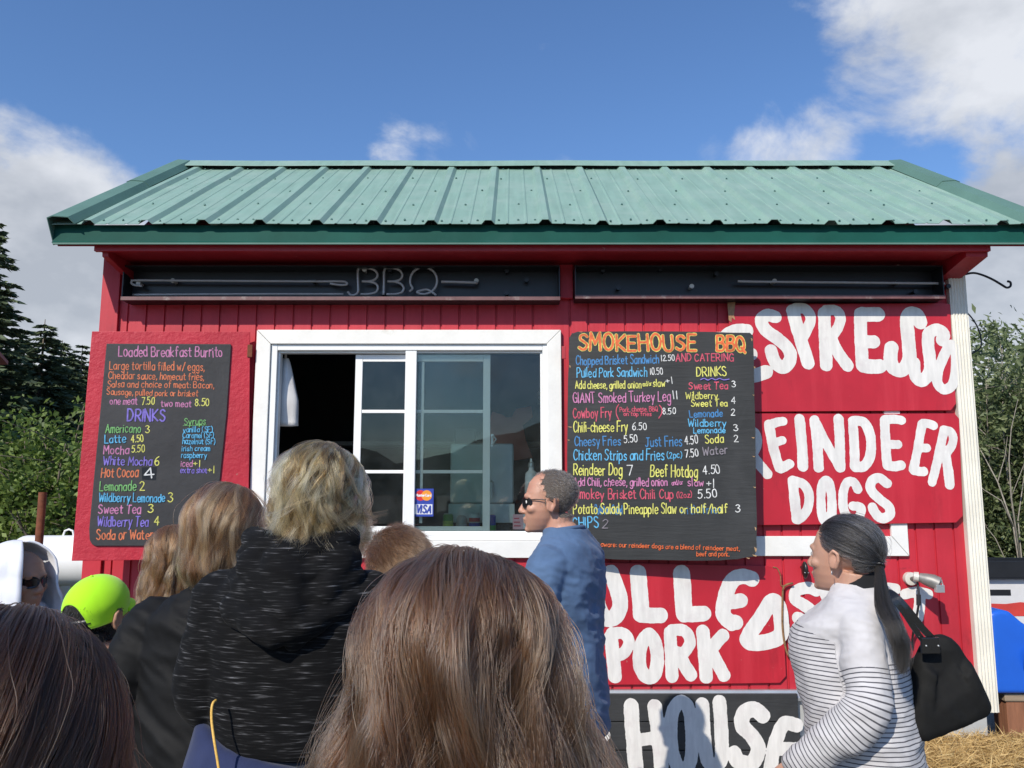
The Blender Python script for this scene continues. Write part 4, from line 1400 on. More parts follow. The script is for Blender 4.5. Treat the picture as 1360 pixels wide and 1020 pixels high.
# torn brown tape at the corner of the first sign
q0 = at(966, 402, D - .038); 
mb = MB(); mb.prism([(0, 0), (.045, .003), (.04, -.03), (.034, -.07), (.04, -.10), (.022, -.085), (.018, -.112), (.004, -.10)], 'y', 0, .0012)
tag(mb.build('torn_tape', mk('brown tape', (.38, .2, .10), .5, vary=.3, vscale=30), loc=(q0.x, D - .0395, q0.z)), 'torn brown tape at the top left corner of the ESPRESSO sign', 'tape')
D_ = [
 (42, False, [(28, 476), (30, 560), (28, 640)]), (36, False, [(36, 474), (60, 484), (68, 515), (56, 550), (40, 562)]), (40, False, [(48, 560), (76, 595), (102, 626)]),
 (40, False, [(108, 455), (122, 530), (143, 603)]), (36, False, [(112, 455), (134, 448), (156, 444)]), (34, False, [(126, 520), (140, 514), (154, 510)]), (40, False, [(148, 606), (164, 600), (178, 592)]),
 (41, False, [(214, 436), (222, 520), (226, 601)]),
 (40, False, [(266, 440), (276, 520), (281, 604)]), (38, False, [(266, 440), (308, 522), (354, 604)]), (40, False, [(350, 435), (354, 520), (355, 604)]),
 (38, False, [(399, 442), (404, 520), (406, 600)]), (40, False, [(402, 442), (438, 448), (460, 495), (460, 560), (440, 598), (408, 602)]),
 (38, False, [(510, 440), (513, 520), (518, 596)]), (36, False, [(514, 438), (544, 436), (568, 440)]), (34, False, [(516, 522), (538, 524), (556, 524)]), (38, False, [(522, 598), (546, 600), (566, 596)]),
 (36, False, [(640, 454), (626, 530), (610, 612)]), (34, False, [(644, 450), (664, 452), (680, 458)]), (34, False, [(632, 536), (644, 536), (656, 536)]), (36, False, [(612, 614), (630, 618), (646, 618)]),
 (36, False, [(716, 474), (698, 560), (675, 654)]), (34, False, [(720, 474), (742, 482), (748, 512), (730, 548), (708, 562)]), (38, False, [(722, 560), (730, 610), (736, 664)]),
 (40, False, [(190, 650), (198, 720), (204, 782)]), (38, False, [(192, 650), (230, 664), (248, 706), (238, 756), (208, 784)]),
 (36, True, [(306, 648), (290, 680), (292, 770), (310, 792), (326, 760), (322, 676)]),
 (36, False, [(416, 680), (404, 656), (380, 656), (366, 690), (368, 750), (392, 784), (420, 776), (428, 744), (400, 738)]),
 (38, False, [(518, 660), (492, 640), (466, 650), (462, 680), (490, 712), (524, 740), (528, 768), (502, 780), (478, 764), (468, 742)])]
painted_sign('red sign with fat white letters reading REINDEER DOGS', [(960, 549), (1150, 549.5), (1268, 549), (1274, 556), (1279, 685), (1270, 694), (1150, 696), (960, 698)], M_RED_SIGN, z6, D_, seed=2)
z7_ = zoomed(780, 680, 2.345)
P_ = [
 (50, False, [(-50, 190), (-44, 300), (-42, 340)]), (46, False, [(-48, 188), (-5, 192), (5, 225), (-10, 258), (-44, 266)]),
 (52, False, [(74, 190), (96, 250), (102, 295), (84, 328), (56, 330), (36, 300), (26, 240), (22, 190)]),
 (54, False, [(158, 190), (164, 260), (168, 318)]), (50, False, [(168, 320), (200, 322), (228, 322)]),
 (56, False, [(294, 192), (298, 260), (302, 316)]), (50, False, [(302, 318), (332, 318), (362, 316)]),
 (50, False, [(512, 208), (484, 200), (452, 214), (430, 264), (424, 320), (450, 346)]), (46, False, [(434, 282), (456, 280), (478, 276)]), (48, False, [(430, 330), (446, 344), (462, 344)]),
 (50, True, [(572, 280), (548, 318), (506, 380), (500, 402), (530, 408), (580, 398), (604, 376), (602, 320), (590, 284)]),
 (44, False, [(74, 388), (80, 450), (86, 512)]), (38, False, [(76, 378), (112, 378), (130, 404), (116, 436), (84, 450)]),
 (44, True, [(190, 382), (166, 420), (164, 480), (184, 512), (208, 508), (218, 460), (211, 408)]),
 (42, False, [(258, 376), (262, 450), (264, 512)]), (38, False, [(264, 368), (302, 370), (320, 402), (304, 434), (270, 450)]), (44, False, [(282, 440), (302, 475), (322, 506)]),
 (44, False, [(360, 372), (366, 450), (370, 512)]), (42, False, [(422, 384), (398, 412), (376, 438)]), (42, False, [(386, 432), (406, 472), (426, 508)])]
painted_sign('red sign with fat white letters reading PULLED PORK', [(744, 746), (1030, 752), (1038, 760), (1041, 830), (1044, 898), (1036, 907), (900, 909), (744, 910)], M_RED_SIGN, z7_, P_, out=.006, seed=3, k_w=.95)
S_ = [(40, False, [(712, 244), (686, 236), (652, 246), (648, 272), (690, 300), (708, 325), (692, 344), (656, 330)]),
      (36, False, [(735, 240), (752, 285), (768, 335)]), (36, False, [(768, 335), (780, 280), (790, 250)]), (36, False, [(790, 250), (802, 290), (816, 335)]), (36, False, [(816, 335), (826, 285), (838, 235)]),
      (34, False, [(862, 238), (862, 290), (864, 338)]), (32, False, [(864, 238), (884, 236)]), (32, False, [(864, 290), (882, 290)]), (32, False, [(864, 338), (886, 338)]),
      (36, False, [(914, 240), (916, 290), (918, 338)]), (34, False, [(918, 238), (940, 236), (960, 240)]), (32, False, [(918, 290), (936, 290)]), (32, False, [(918, 338), (944, 338)]),
      (34, False, [(990, 256), (1030, 248), (1062, 256)]), (38, False, [(1036, 258), (1034, 300), (1028, 330)])]
pl = Plane(.1, D, 1.1, D)
sg = strokes(pl, .002, z7_, 0, S_, .92)
lt = link('wall_lettering', sheet_mesh('wall_lettering', [sg], .002, .004, [M_WPAINT], .0016), None, stand)
lt.location = (0, -1.0, 0)
lt['label'] = 'white letters reading SWEET painted straight on the red boards'

# brown rope stapled round the painted word
mb = MB()
q = [z7_(*p) for p in [(578, 172), (592, 176), (602, 200), (604, 230), (625, 224), (640, 222)]]
q2 = [z7_(*p) for p in [(640, 222), (622, 226), (610, 240), (608, 290), (608, 350), (613, 400), (622, 438), (634, 455), (646, 460), (656, 456)]]
mb.tube(catmull_v([at(px, py, D - .022) for px, py in q2]), .0058, 8)
mb.tube(catmull_v([at(px, py, D - .020) for px, py in q]), .003, 6)
mb2 = MB()
tag(mb.build('wall_rope', mk('brown hemp rope', (.22, .12, .055), .9, vary=.5, vscale=60, bscale=120, bstr=.8), smooth='all'), 'frayed brown rope fixed to the red boards left of the painted S', 'rope')

# black plank sign along the foot of the stand
H_ = [
 (44, False, [(46, 606), (0, 600), (-24, 640), (-26, 720), (0, 780), (50, 790)]), (40, False, [(-20, 700), (20, 698), (52, 696)]),
 (48, False, [(136, 604), (143, 700), (152, 800)]), (46, False, [(210, 606), (222, 700), (230, 790)]), (40, False, [(150, 712), (190, 706), (222, 700)]),
 (42, True, [(284, 594), (262, 640), (264, 740), (284, 794), (310, 798), (326, 750), (322, 640), (306, 598)]),
 (44, False, [(358, 600), (364, 700), (374, 772), (398, 790), (418, 764), (418, 690), (412, 592)]),
 (48, False, [(546, 634), (520, 614), (488, 626), (482, 664), (516, 702), (532, 740), (512, 782), (470, 776), (458, 752)]),
 (44, False, [(650, 664), (612, 660), (586, 720), (570, 800)]), (42, False, [(590, 740), (620, 738), (650, 738)])]
M_BPLANK = board_mat('black painted planks', (.030, .031, .032), (.3, 1, 3))
zb = PL_W.hit(900, 1060, .06)[1]
pk = empty('painted_sign', (0.9, D, zb))
tag(pk, 'long black plank sign with white letters ending in HOUSE', 'sign')
pl = Plane(.9, D, 1.9, D)
a0 = pl.hit(640, 1000, .06)[0]; a1 = pl.hit(1061, 960, .06)[0]
mb = MB()
zs_ = [pl.hit(900, y, .06)[1] - zb for y in (921, 958.5, 996.5, 1034, 1060)]
for i in range(4):
    mb.box(a0, a1 + .004 * (i % 2), -.062, -.044, zs_[i + 1] + .0025, zs_[i] - .0025)
for x in (a0 + .2, a1 - .16):
    mb.box(x, x + .06, -.0435, -.022, zs_[4] + .01, zs_[0] - .02)
mb.build('board', M_BPLANK, pk, bevel=.0025)
sg = strokes(pl, .063, z7_, zb, H_, .98)
link('lettering', sheet_mesh('lettering', [sg], .063, .004, [M_WPAINT], .0018), None, pk)
# posts that carry the plank sign
for x in (a0 + .2, a1 - .16):
    MB().box(x + .005, x + .055, -.0435, -.003, -zb, .012).build('post', M_RUST, pk)

# ------------------------------------------------------------------ fittings on the wall
fx = at(1207, 768, D)
lamp = empty('wall_lamp', (fx.x, D, fx.z))
tag(lamp, 'small grey flood lamp on the red wall behind the ponytailed woman', 'lamp')
M_GREYM = mk('grey cast metal', (.26, .25, .235), .5, metal=.4, vary=.2, vscale=25)
MB().tube([(0, -.001, 0), (0, -.03, 0), (0, -.032, 0)], [.034, .034, .028], 20).build('base', M_CERAM, lamp, smooth=True)
MB().tube([(0, -.03, 0), (.01, -.075, .012), (.025, -.11, .012), (.035, -.15, .0)], .011, 10).build('arm', M_GREYM, lamp, smooth='all')
mb = MB(); mb.tube([(-.012, -.135, .02), (.012, -.15, .012), (.04, -.165, .003), (.065, -.18, -.010), (.068, -.181, -.012)], [.022, .03, .036, .036, .02], 16)
mb.build('lamp_head', M_GREYM, lamp, smooth=True)
MB().tube([(-.035, -.125, .022), (-.014, -.134, .02)], [.024, .026], 16).build('cap', M_CERAM, lamp, smooth=True)
mb = MB(); mb.box(.036, .078, -.212, -.186, -.05, -.012); mb.tube([(.04, -.20, -.012), (.045, -.20, .012), (.07, -.2, .012), (.075, -.2, -.012)], .004, 6)
mb.build('bracket', M_ALU, lamp, bevel=.003)
mb = MB(); mb.tube(catmull_v([(-.01, -.11, 0), (-.012, -.12, -.06), (-.016, -.12, -.12), (-.02, -.09, -.2), (-.02, -.04, -.3), (-.01, -.012, -.36)]), .006, 8)
mb.tube([(-.013, -.12, -.07), (-.016, -.12, -.125)], .012, 8)
mb.build('cord', M_BLACK, lamp, smooth=True)
mb = MB(); c = at(1069, 757, D - .05)
mb.sphere((0, 0, 0), (.016, .03, .045), 16)
wb = mb.build('wall_fitting', mk('black rubber', (.012, .012, .012), .35), smooth='all', loc=c)
MB().tube([(0, .02, .01), (0, .052, .01)], .008, 8).build('stub', M_BLACK, wb, smooth=True)
MB().tube([(-.012 + .002 * k, -.024, -.012 + .0 * k) for k in range(13)], .0025, 6).build('ring', M_ALU, wb, smooth='all')
tag(wb, 'small black oval fitting on the red boards beside the striped woman', 'fitting')
mb = MB(); mb.tube(catmull_v([at(*p, 4.47) for p in [(1279, 365), (1292, 362.5), (1304, 365), (1318, 371), (1330, 378), (1337, 382), (1342, 380), (1342, 375), (1338, 373.5)]]), .0065, 8)
tag(mb.build('plant_hook', M_BLACK, smooth='all'), 'curved black iron hook sticking out past the white corner post', 'hook')
mb = MB(); mb.tube(catmull_v([at(*p, 4.6) for p in [(1277, 411), (1284, 415), (1292, 424), (1299, 436), (1303, 450), (1302, 462), (1290, 470), (1277, 474)]]), .004, 6)
tag(mb.build('loose_cable', M_BLACK, smooth='all'), 'thin loose cable curling out from behind the white corner post', 'cable')

# ------------------------------------------------------------------ on and behind the window
def sticker():
    x0, z1 = at(549, 649, D + .008).x, at(549, 649, D + .008).z
    x1, z0 = at(575.5, 686, D + .008).x, at(575.5, 686, D + .008).z
    w, h = x1 - x0, z1 - z0
    root = empty('card_sticker', (x0, D + .0105, z0))
    tag(root, 'blue and white payment card sticker low on the fixed window pane', 'sticker')
    mb = MB()
    mb.box(0, w, -.0006, 0, 0, h, 0)
    mb.box(.008, w - .008, -.0012, -.0007, h * .55, h - .008, 0)
    mb.box(.006, w - .006, -.0012, -.0007, .012, h * .44, 1)
    for i in range(2):
        v, n = [], 24
        cx = w * (.36 + .30 * i)
        r = h * .19
        for k in range(n):
            v.append((cx + r * math.cos(2 * math.pi * k / n), -.0016 - .0004 * i, h * .755 + r * math.sin(2 * math.pi * k / n)))
        mb.add(v, [tuple(range(n))], 2 + i)
    mb.build('decal', [mk('sticker blue', (.03, .06, .35), .4), mk('sticker white', (.75, .75, .77), .4), mk('sticker red', (.62, .03, .03), .4), mk('sticker orange', (.8, .3, .03), .4)], root)
    rr = random.Random(1)
    a = text_segs('VISA', (.018, .020), (w - .016, .020), h * .26, .0042, rr, .22)
    b = text_segs('MasterCard', (.015, h * .72), (w - .014, h * .72), h * .085, .0016, rr)
    link('lettering', sheet_mesh('lettering', [a, b], .0024, .0012, [bpy.data.materials['sticker blue'], bpy.data.materials['sticker white']]), None, root)
sticker()
zc_top = zc_
def can(px, py0, py1, Y, col, bands, label, name='drink_can'):
    b = at(px, py1, Y); tp = at(px, py0, Y)
    h = tp.z - zc_top
    r = h * .27
    o = empty(name, (b.x, Y, zc_top))
    tag(o, label, 'drink can')
    MB().lathe([(r * .78, 0), (r, .06 * h), (r, .90 * h), (r * .8, h * .97)], n=24).build('can_body', col, o, smooth=True)
    MB().lathe([(r * .81, h * .968), (r * .83, h), (r * .76, h), (r * .74, h * .985)], n=24).build('can_top', M_ALU, o, smooth=True)
    for (z0, z1, m) in bands:
        MB().lathe([(r + .0004, z0 * h), (r + .0012, z0 * h + .001), (r + .0012, z1 * h - .001), (r + .0004, z1 * h)], n=24).build('printed_band', m, o, smooth=True)
M_CBLUE = mk('can blue', (.02, .07, .40), .3); M_CRED = mk('can red', (.6, .03, .04), .3); M_CWH = mk('can white', (.75, .75, .77), .3)
can(595, 682, 700, D + .13, mk('can green', (.10, .30, .04), .3), [(.30, .62, mk('can lime', (.55, .6, .1), .3))], 'green and lime drink can standing inside the window')
can(630, 681, 700, D + .13, M_CWH, [(.55, .75, M_CRED), (.28, .5, M_CBLUE)], 'white drink can with red and blue bands inside the window')
can(652, 683, 702, D + .15, M_CBLUE, [(.1, .4, mk('can lemon green', (.08, .35, .08), .3))], 'blue and green drink can behind the sliding sash stile')
b = at(613, 700, D + .14)
o = empty('glass_tumbler', (b.x, D + .14, zc_top)); tag(o, 'clear upturned tumbler between the drink cans inside the window', 'tumbler')
MB().lathe([(.031, 0), (.033, .05), (.030, .078), (.020, .092), (.004, .095)], n=24).build('tumbler_glass', mk('grey clear plastic', (.35, .36, .36), .12, spec=.9), o, smooth=True)
MB().lathe([(.033, .001), (.036, .003), (.036, .009), (.033, .011)], n=24).build('rim', M_CWH, o, smooth=True)
# steel drinks machine
x0, x1 = at(606, 600, D + .75).x, at(682, 600, D + .75).x
m0 = empty('drinks_machine', ((x0 + x1) / 2, D + .42, zc_top)); tag(m0, 'grey steel drinks machine standing on the counter inside the window', 'machine')
M_STEEL = mk('brushed steel', (.60, .61, .59), .5, metal=.1, vary=.08, vscale=3)
w = (x1 - x0) / 2
hh = at(640, 592, D + .5).z - zc_top
MB().box(-w, w, -.16, .16, .16, hh).build('cabinet', M_STEEL, m0, bevel=.018, segs=3, smooth=True)
MB().box(-w - .006, w + .006, -.20, .16, .05, .158).build('drip_tray', M_STEEL, m0, bevel=.006)
MB().box(-w + .02, w - .02, -.14, .14, 0, .05).build('base', M_BLACK, m0)
MB().box(-w + .02, -w + .14, -.11, .1, hh + .001, hh + .09).build('top_box', M_DARK, m0, bevel=.006)
MB().tube([(w * .3, -.165, hh * .55), (w * .3, -.185, hh * .55), (w * .3, -.185, hh * .38)], .012, 10).build('tap', M_ALU, m0, smooth=True)
# white squeeze bottle and pink paper
b = at(706, 690, D + .2); t_ = at(706, 609, D + .2)
hh = t_.z - zc_top
o = empty('white_bottle', (b.x, D + .2, zc_top)); tag(o, 'tall white pump bottle with a red label at the right of the window', 'bottle')
MB().lathe([(.034, 0), (.038, .01), (.038, hh * .72), (.034, hh * .80), (.016, hh * .84), (.016, hh * .88)], n=24).build('bottle_body', M_CWH, o, smooth=True)
MB().lathe([(.019, hh * .881), (.019, hh * .94), (.012, hh * .95), (.008, hh)], n=16).build('pump', M_ALU, o, smooth=True)
MB().lathe([(.0384, hh * .3), (.0392, hh * .302), (.0392, hh * .6), (.0384, hh * .602)], n=24).build('bottle_label', M_CWH, o, smooth=True)
MB().lathe([(.0394, hh * .44), (.0400, hh * .442), (.0400, hh * .52), (.0394, hh * .522)], n=24).build('red_band', M_CRED, o, smooth=True)
x0, z1 = at(681, 683, D + .03).x, at(681, 683, D + .03).z
x1, z0 = at(706, 703, D + .03).x, at(706, 703, D + .03).z
mb = MB(); mb.box(0, (x1 - x0) * .55, 0, .0015, 0, z1 - z0, 0); mb.box((x1 - x0) * .551, x1 - x0, 0, .0015, .002, z1 - z0, 1)
for k in range(3):
    mb.box(.006, (x1 - x0) * .42 - .004 * k, -.001, -.0002, .016 + .02 * k, .022 + .02 * k, 2)
tag(mb.build('paper_note', [mk('pink paper', (.80, .45, .50), .7), mk('white paper', (.75, .72, .74), .7), mk('red print', (.6, .08, .12), .7)], loc=(x0, D + .021, z0)), 'pink and white printed paper taped inside the lower pane corner', 'note')
# white plastic bag hanging in the open half
def bag():
    cx, zt = at(384, 476, D + .1).x, at(384, 476, D + .1).z
    zb = at(384, 566, D + .1).z
    v, f = [], []
    nz, n = 16, 28
    for j in range(nz + 1):
        t = j / nz
        z = zt + (zb - zt) * t
        w = .018 + .055 * min(1, t * 1.6) ** .8
        dp = .012 + .03 * math.sin(min(1, t * 1.1) * math.pi * .75)
        for k in range(n):
            a = 2 * math.pi * k / n
            q = 1 + .16 * mnoise.noise(Vector((math.cos(a) * 3, math.sin(a) * 3, t * 2.2)))
            v.append((cx - .02 + .012 * t + w * q * math.cos(a), D + .10 + dp * q * math.sin(a), z + .01 * mnoise.noise(Vector((a, 5, 0))) * (t > .9)))
    for j in range(nz):
        for k in range(n):
            f.append((j * n + k, j * n + (k + 1) % n, (j + 1) * n + (k + 1) % n, (j + 1) * n + k))
    f.append(tuple(range(nz * n, nz * n + n)))
    mb = MB().add(v, f)
    mb.tube([(cx - .02, D + .1, zt - .01), (cx - .02, D + .1, zt + .05)], .008, 6)
    m = mk('thin white plastic', (.68, .66, .64), .35, vary=.08, vscale=10)
    o = mb.build('plastic_bag', m, smooth='all')
    tag(o, 'white plastic bag hanging inside the open half of the window', 'bag')
bag()
# salmon cut-out added for a reddish reflection in the pane, small light strip
x, z = at(676, 580, 5.7).x, at(676, 580, 5.7).z
mb = MB()
mb.prism([(-.12, .18), (-.05, .16), (-.02, .14), (.02, .14), (.05, .2), (.16, .22), (.17, .14), (.10, .08), (.12, -.02), (.17, -.15), (.04, -.17), (-.02, -.05), (-.12, -.12), (-.16, .02)], 'y', 0, .02)
tag(mb.build('red_reflection', mk('salmon reflection colour', (.62, .20, .15), .8, vary=.1), loc=(x, 5.7, z), bevel=.004), 'salmon red cut-out at the back inside the stand, added for a reflection', 'shirt')
x, z = at(718, 537, 5.9).x, at(718, 537, 5.9).z
mb = MB()
for k in range(3): mb.box(-.02, .14, 0, .05, .034 * k, .034 * k + .028)
tag(mb.build('paper_stack', mk('cream paper', (.6, .58, .5), .7), loc=(x, 5.9, z)), 'cream stack of paper at the back right inside the stand', 'paper')
# ------------------------------------------------------------------ right side clutter
YB2 = 5.0
zbench = at(1345, 919, YB2).z
xb0 = at(1331, 919, YB2).x
M_OLDWOOD = mk('weathered plank', (.30, .23, .16), .85, vary=.3, vscale=10, stretch=(.4, 6, 6), bscale=30, bstr=.4)
M_REDWOOD = mk('reddish stained timber', (.27, .115, .06), .75, vary=.25, vscale=8, stretch=(5, 5, .5), bscale=30, bstr=.3)
bench = empty('wooden_bench', (xb0 + .45, YB2 + .12, 0))
tag(bench, 'rough wooden bench beside the stand carrying the blue water jug', 'bench')
MB().box(-.46, .46, -.16, .06, zbench - .045, zbench - .001).build('plank', M_OLDWOOD, bench, bevel=.004)
MB().box(-.46, .46, .065, .42, zbench - .045, zbench - .001).build('plank', M_OLDWOOD, bench, bevel=.004)
MB().box(-.448, -.31, -.15, -.01, 0, zbench - .0455).build('leg', M_REDWOOD, bench, bevel=.004)
MB().box(.31, .448, -.15, -.01, 0, zbench - .0455).build('leg', M_REDWOOD, bench, bevel=.004)
MB().box(-.448, -.33, .28, .40, 0, zbench - .0455).build('leg', M_REDWOOD, bench, bevel=.004)
MB().box(.33, .448, .28, .40, 0, zbench - .0455).build('leg', M_REDWOOD, bench, bevel=.004)
# blue water jug
zt = at(1335, 808, YB2).z - zbench
M_BLUE = mk('blue plastic', (.015, .12, .62), .38, vary=.06, vscale=4)
jx = at(1322, 860, YB2 - .1).x + .17
jug = empty('water_jug', (jx, YB2 + .08, zbench))
tag(jug, 'blue plastic water jug standing on the wooden bench', 'jug')
mb = MB()
mb.prism([(-.17, .004), (.19, .004), (.19, zt * .58), (.16, zt * .66), (.02, zt * .86), (-.05, zt * .99), (-.11, zt), (-.17, zt * .96)], 'y', -.15, .15)
jb = mb.build('jug_body', M_BLUE, jug, bevel=.03, segs=4, smooth=True)
MB().tube(catmull_v([(.02, -.155, zt * .30), (.015, -.175, zt * .42), (.03, -.178, zt * .52), (.10, -.178, zt * .5), (.125, -.175, zt * .38), (.12, -.155, zt * .28)]), .016, 10).build('handle', M_BLUE, jug, smooth='all')
MB().lathe([(.035, 0), (.036, .03), (.028, .034)], (-.11, 0, zt + .001), 18).build('cap', M_CWH, jug, smooth=True)
# white carton with red print, black tray on it
YC = 5.34
xc0 = at(1317, 800, YC).x
zt2 = at(1340, 771, YC).z
car = empty('paper_carton', (xc0 + .25, YC + .12, zbench))
tag(car, 'white printed carton with a red panel behind the blue jug', 'carton')
hh = zt2 - zbench
MB().box(-.25, .25, -.02, .16, .001, hh).build('carton_box', mk('white carton', (.62, .62, .62), .6, vary=.08), car, bevel=.006)
mb = MB()
zr0, zr1 = at(1340, 822, YC - .02).z - zbench, at(1340, 803, YC - .02).z - zbench
mb.prism([(-.235, zr0), (.1, zr0), (.1, zr1 - .01), (0, zr1), (-.1, zr1 - .012), (-.235, zr1 - .008)], 'y', -.0225, -.0205)
mb.build('red_panel', mk('red carton print', (.55, .05, .04), .5), car)
zk0, zk1 = at(1340, 794, YC - .02).z - zbench, at(1340, 786, YC - .02).z - zbench
MB().box(-.225, -.06, -.0225, -.0205, zk0, zk1).build('black_strip', M_BLACK, car)
mb = MB()
mb.box(-.27, .35, -.06, .22, hh + .001, hh + .012)
mb.box(-.27, .35, -.06, -.05, hh + .0125, hh + .12); mb.box(-.27, .35, .21, .22, hh + .0125, hh + .12)
mb.box(-.27, -.26, -.0495, .2095, hh + .0125, hh + .12); mb.box(.34, .35, -.0495, .2095, hh + .0125, hh + .12)
tr = mb.build('black_tray', M_BLACK, bevel=.003, loc=(xc0 + .25, YC + .12, zbench))
tag(tr, 'black plastic tray lying on top of the white carton', 'tray')

# straw bale
def bale():
    rs = np.random.RandomState(2)
    x0, x1 = at(1204, 1000, 3.95).x, at(1204, 1000, 3.95).x + 1.05
    zt = at(1260, 996, 4.0).z
    root = empty('straw_bale', ((x0 + x1) / 2, 4.02, 0))
    tag(root, 'golden straw bale on the ground below the white corner post', 'straw bale')
    L, Wd = (x1 - x0) / 2, .22
    m = leaf_mat('straw', [(.36, .24, .09), (.55, .38, .15), (.72, .54, .25)], .15, .6)
    MB().box(-L, L, -Wd, Wd, .0, zt - .02).build('bale_core', mk('packed straw', (.36, .24, .09), .9, vary=.4, vscale=30, stretch=(.6, 3, 6), bscale=60, bstr=.8), root, bevel=.05, segs=3)
    n = 11000
    c = np.empty((n, 3)); d = rs.normal(size=(n, 3)) * np.array([1.0, .5, .32])
    side = rs.rand(n)
    c[:, 0] = rs.uniform(-L, L, n)
    top = side < .55
    c[:, 1] = np.where(top, rs.uniform(-Wd, Wd, n), -Wd - .005)
    c[:, 2] = np.where(top, zt - .02 + np.abs(rs.normal(size=n)) * .014, rs.uniform(.02, zt, n))
    up = rs.rand(n) < .08
    d[up, 2] += 1.2
    link('loose_straw', leaves_mesh('loose_straw', c, d, rs.uniform(.05, .16, n), rs, .035), m, root)
    for y in (-.1, .1):
        MB().tube([(-L, y, zt * .1), (-L - .002, y, zt - .03), (-L + .03, y, zt - .012), (L - .03, y, zt - .012), (L + .002, y, zt - .03), (L, y, zt * .1)], .003, 6).build('twine', M_RUST, root)
bale()
# ------------------------------------------------------------------ people: shared builders
def limb(mb, pts, rad, n=16):
    pts = [Vector(p) for p in pts]
    q, r = [], []
    for i in range(len(pts) - 1):
        for k in range(4):
            t = k / 4
            q.append(pts[i].lerp(pts[i + 1], t)); r.append(rad[i] + (rad[i + 1] - rad[i]) * t)
    q.append(pts[-1]); r.append(rad[-1])
    for i in range(len(pts) - 1):
        mb.tube([pts[i], pts[i + 1]], [rad[i], rad[i + 1]], n)
    for p, a in zip(pts, rad):
        mb.sphere(p, a, n)
def loft(mb, rings, n=36):
    """rings of (cx, cy, z, rx, ry, exponent) stacked into one closed trunk"""
    v, f = [], []
    for cx, cy, z, rx, ry, e in rings:
        for k in range(n):
            a = 2 * math.pi * k / n
            c, s = math.cos(a), math.sin(a)
            v.append((cx + rx * math.copysign(abs(c) ** (2 / e), c), cy + ry * math.copysign(abs(s) ** (2 / e), s), z))
    for i in range(len(rings) - 1):
        for k in range(n):
            f.append((i * n + k, i * n + (k + 1) % n, (i + 1) * n + (k + 1) % n, (i + 1) * n + k))
    f.append(tuple(range(n - 1, -1, -1))); f.append(tuple(range((len(rings) - 1) * n, len(rings) * n)))
    mb.add(v, f)
def interp_rings(rg, k=5):
    """smooth stack through key rings (z, cy, rx, ry)"""
    q = catmull(rg, False, k)
    return [(0, c[1], c[0], c[2], c[3], 2.35) for c in q]
def remesh(mb, name, voxel, smooth=3):
    me = bpy.data.meshes.new(name + '_src')
    me.from_pydata(mb.v, [], mb.f)
    bm = bmesh.new(); bm.from_mesh(me); bmesh.ops.recalc_face_normals(bm, faces=bm.faces); bm.to_mesh(me); bm.free()
    o = bpy.data.objects.new(name + '_src', me)
    COL.objects.link(o)
    r = o.modifiers.new('r', 'REMESH'); r.mode = 'VOXEL'; r.voxel_size = voxel
    if smooth:
        s = o.modifiers.new('s', 'SMOOTH'); s.factor = .5; s.iterations = smooth
    dg = bpy.context.evaluated_depsgraph_get(); dg.update()
    res = bpy.data.meshes.new_from_object(o.evaluated_get(dg))
    bpy.data.objects.remove(o); bpy.data.meshes.remove(me)
    res.name = name
    res.polygons.foreach_set('use_smooth', [True] * len(res.polygons))
    return res
def get_co(me):
    a = np.empty(len(me.vertices) * 3, np.float32); me.vertices.foreach_get('co', a); return a.reshape(-1, 3)
def get_no(me):
    a = np.empty(len(me.vertices) * 3, np.float32); me.vertices.foreach_get('normal', a); return a.reshape(-1, 3)
def set_co(me, c):
    me.vertices.foreach_set('co', c.astype(np.float32).ravel()); me.update()
def folds(me, amp, scale, seed=0, sharp=True, zlim=None):
    """cloth creases: ridged noise stretched along `scale`"""
    c, n = get_co(me), get_no(me)
    d = np.empty(len(c))
    off = Vector((seed * 3.1, seed * 1.7, seed * 5.3))
    for i, p in enumerate(c):
        q = Vector((p[0] * scale[0] + p[2] * scale[3], p[1] * scale[1], p[2] * scale[2])) + off
        a = mnoise.noise(q)
        b = mnoise.noise(q * 2.1 + Vector((5, 1, 2)))
        d[i] = (1 - 2.2 * abs(a)) * .65 + (.5 - abs(b)) * .45 if sharp else a
    if zlim is not None:
        d *= np.clip((c[:, 2] - zlim[0]) / (zlim[1] - zlim[0]), 0, 1)
    set_co(me, c + n * (d * amp)[:, None])

def skin_mat(name, col, red=(.55, .22, .16)):
    m, t, b = new_mat(name)
    n = tex_noise(t, 14, 5, .6)
    c = ramp(t, n, [(.3, tuple(x * .86 for x in col)), (.7, tuple(min(1, x * 1.08) for x in col))])
    n2 = tex_noise(t, 5, 3, .5)
    f = ramp(t, n2, [(.45, (0, 0, 0)), (.75, (.4, .4, .4))])
    c = mixc(t, f, c, red)
    t.links.new(c, b.inputs['Base Color'])
    b.inputs['Roughness'].default_value = .48
    b.inputs['Subsurface Weight'].default_value = .12
    b.inputs['Subsurface Radius'].default_value = (.01, .004, .002)
    b.inputs['Subsurface Scale'].default_value = .5
    bump(t, b, tex_noise(t, 220, 3, .6), .12, .001)
    return m
SKIN = skin_mat('sunburnt skin', (.50, .27, .185), (.56, .19, .13))
SKIN_F = skin_mat('fair skin', (.50, .285, .20), (.55, .20, .145))
SKIN_T = skin_mat('tan skin', (.40, .22, .14), (.42, .17, .11))

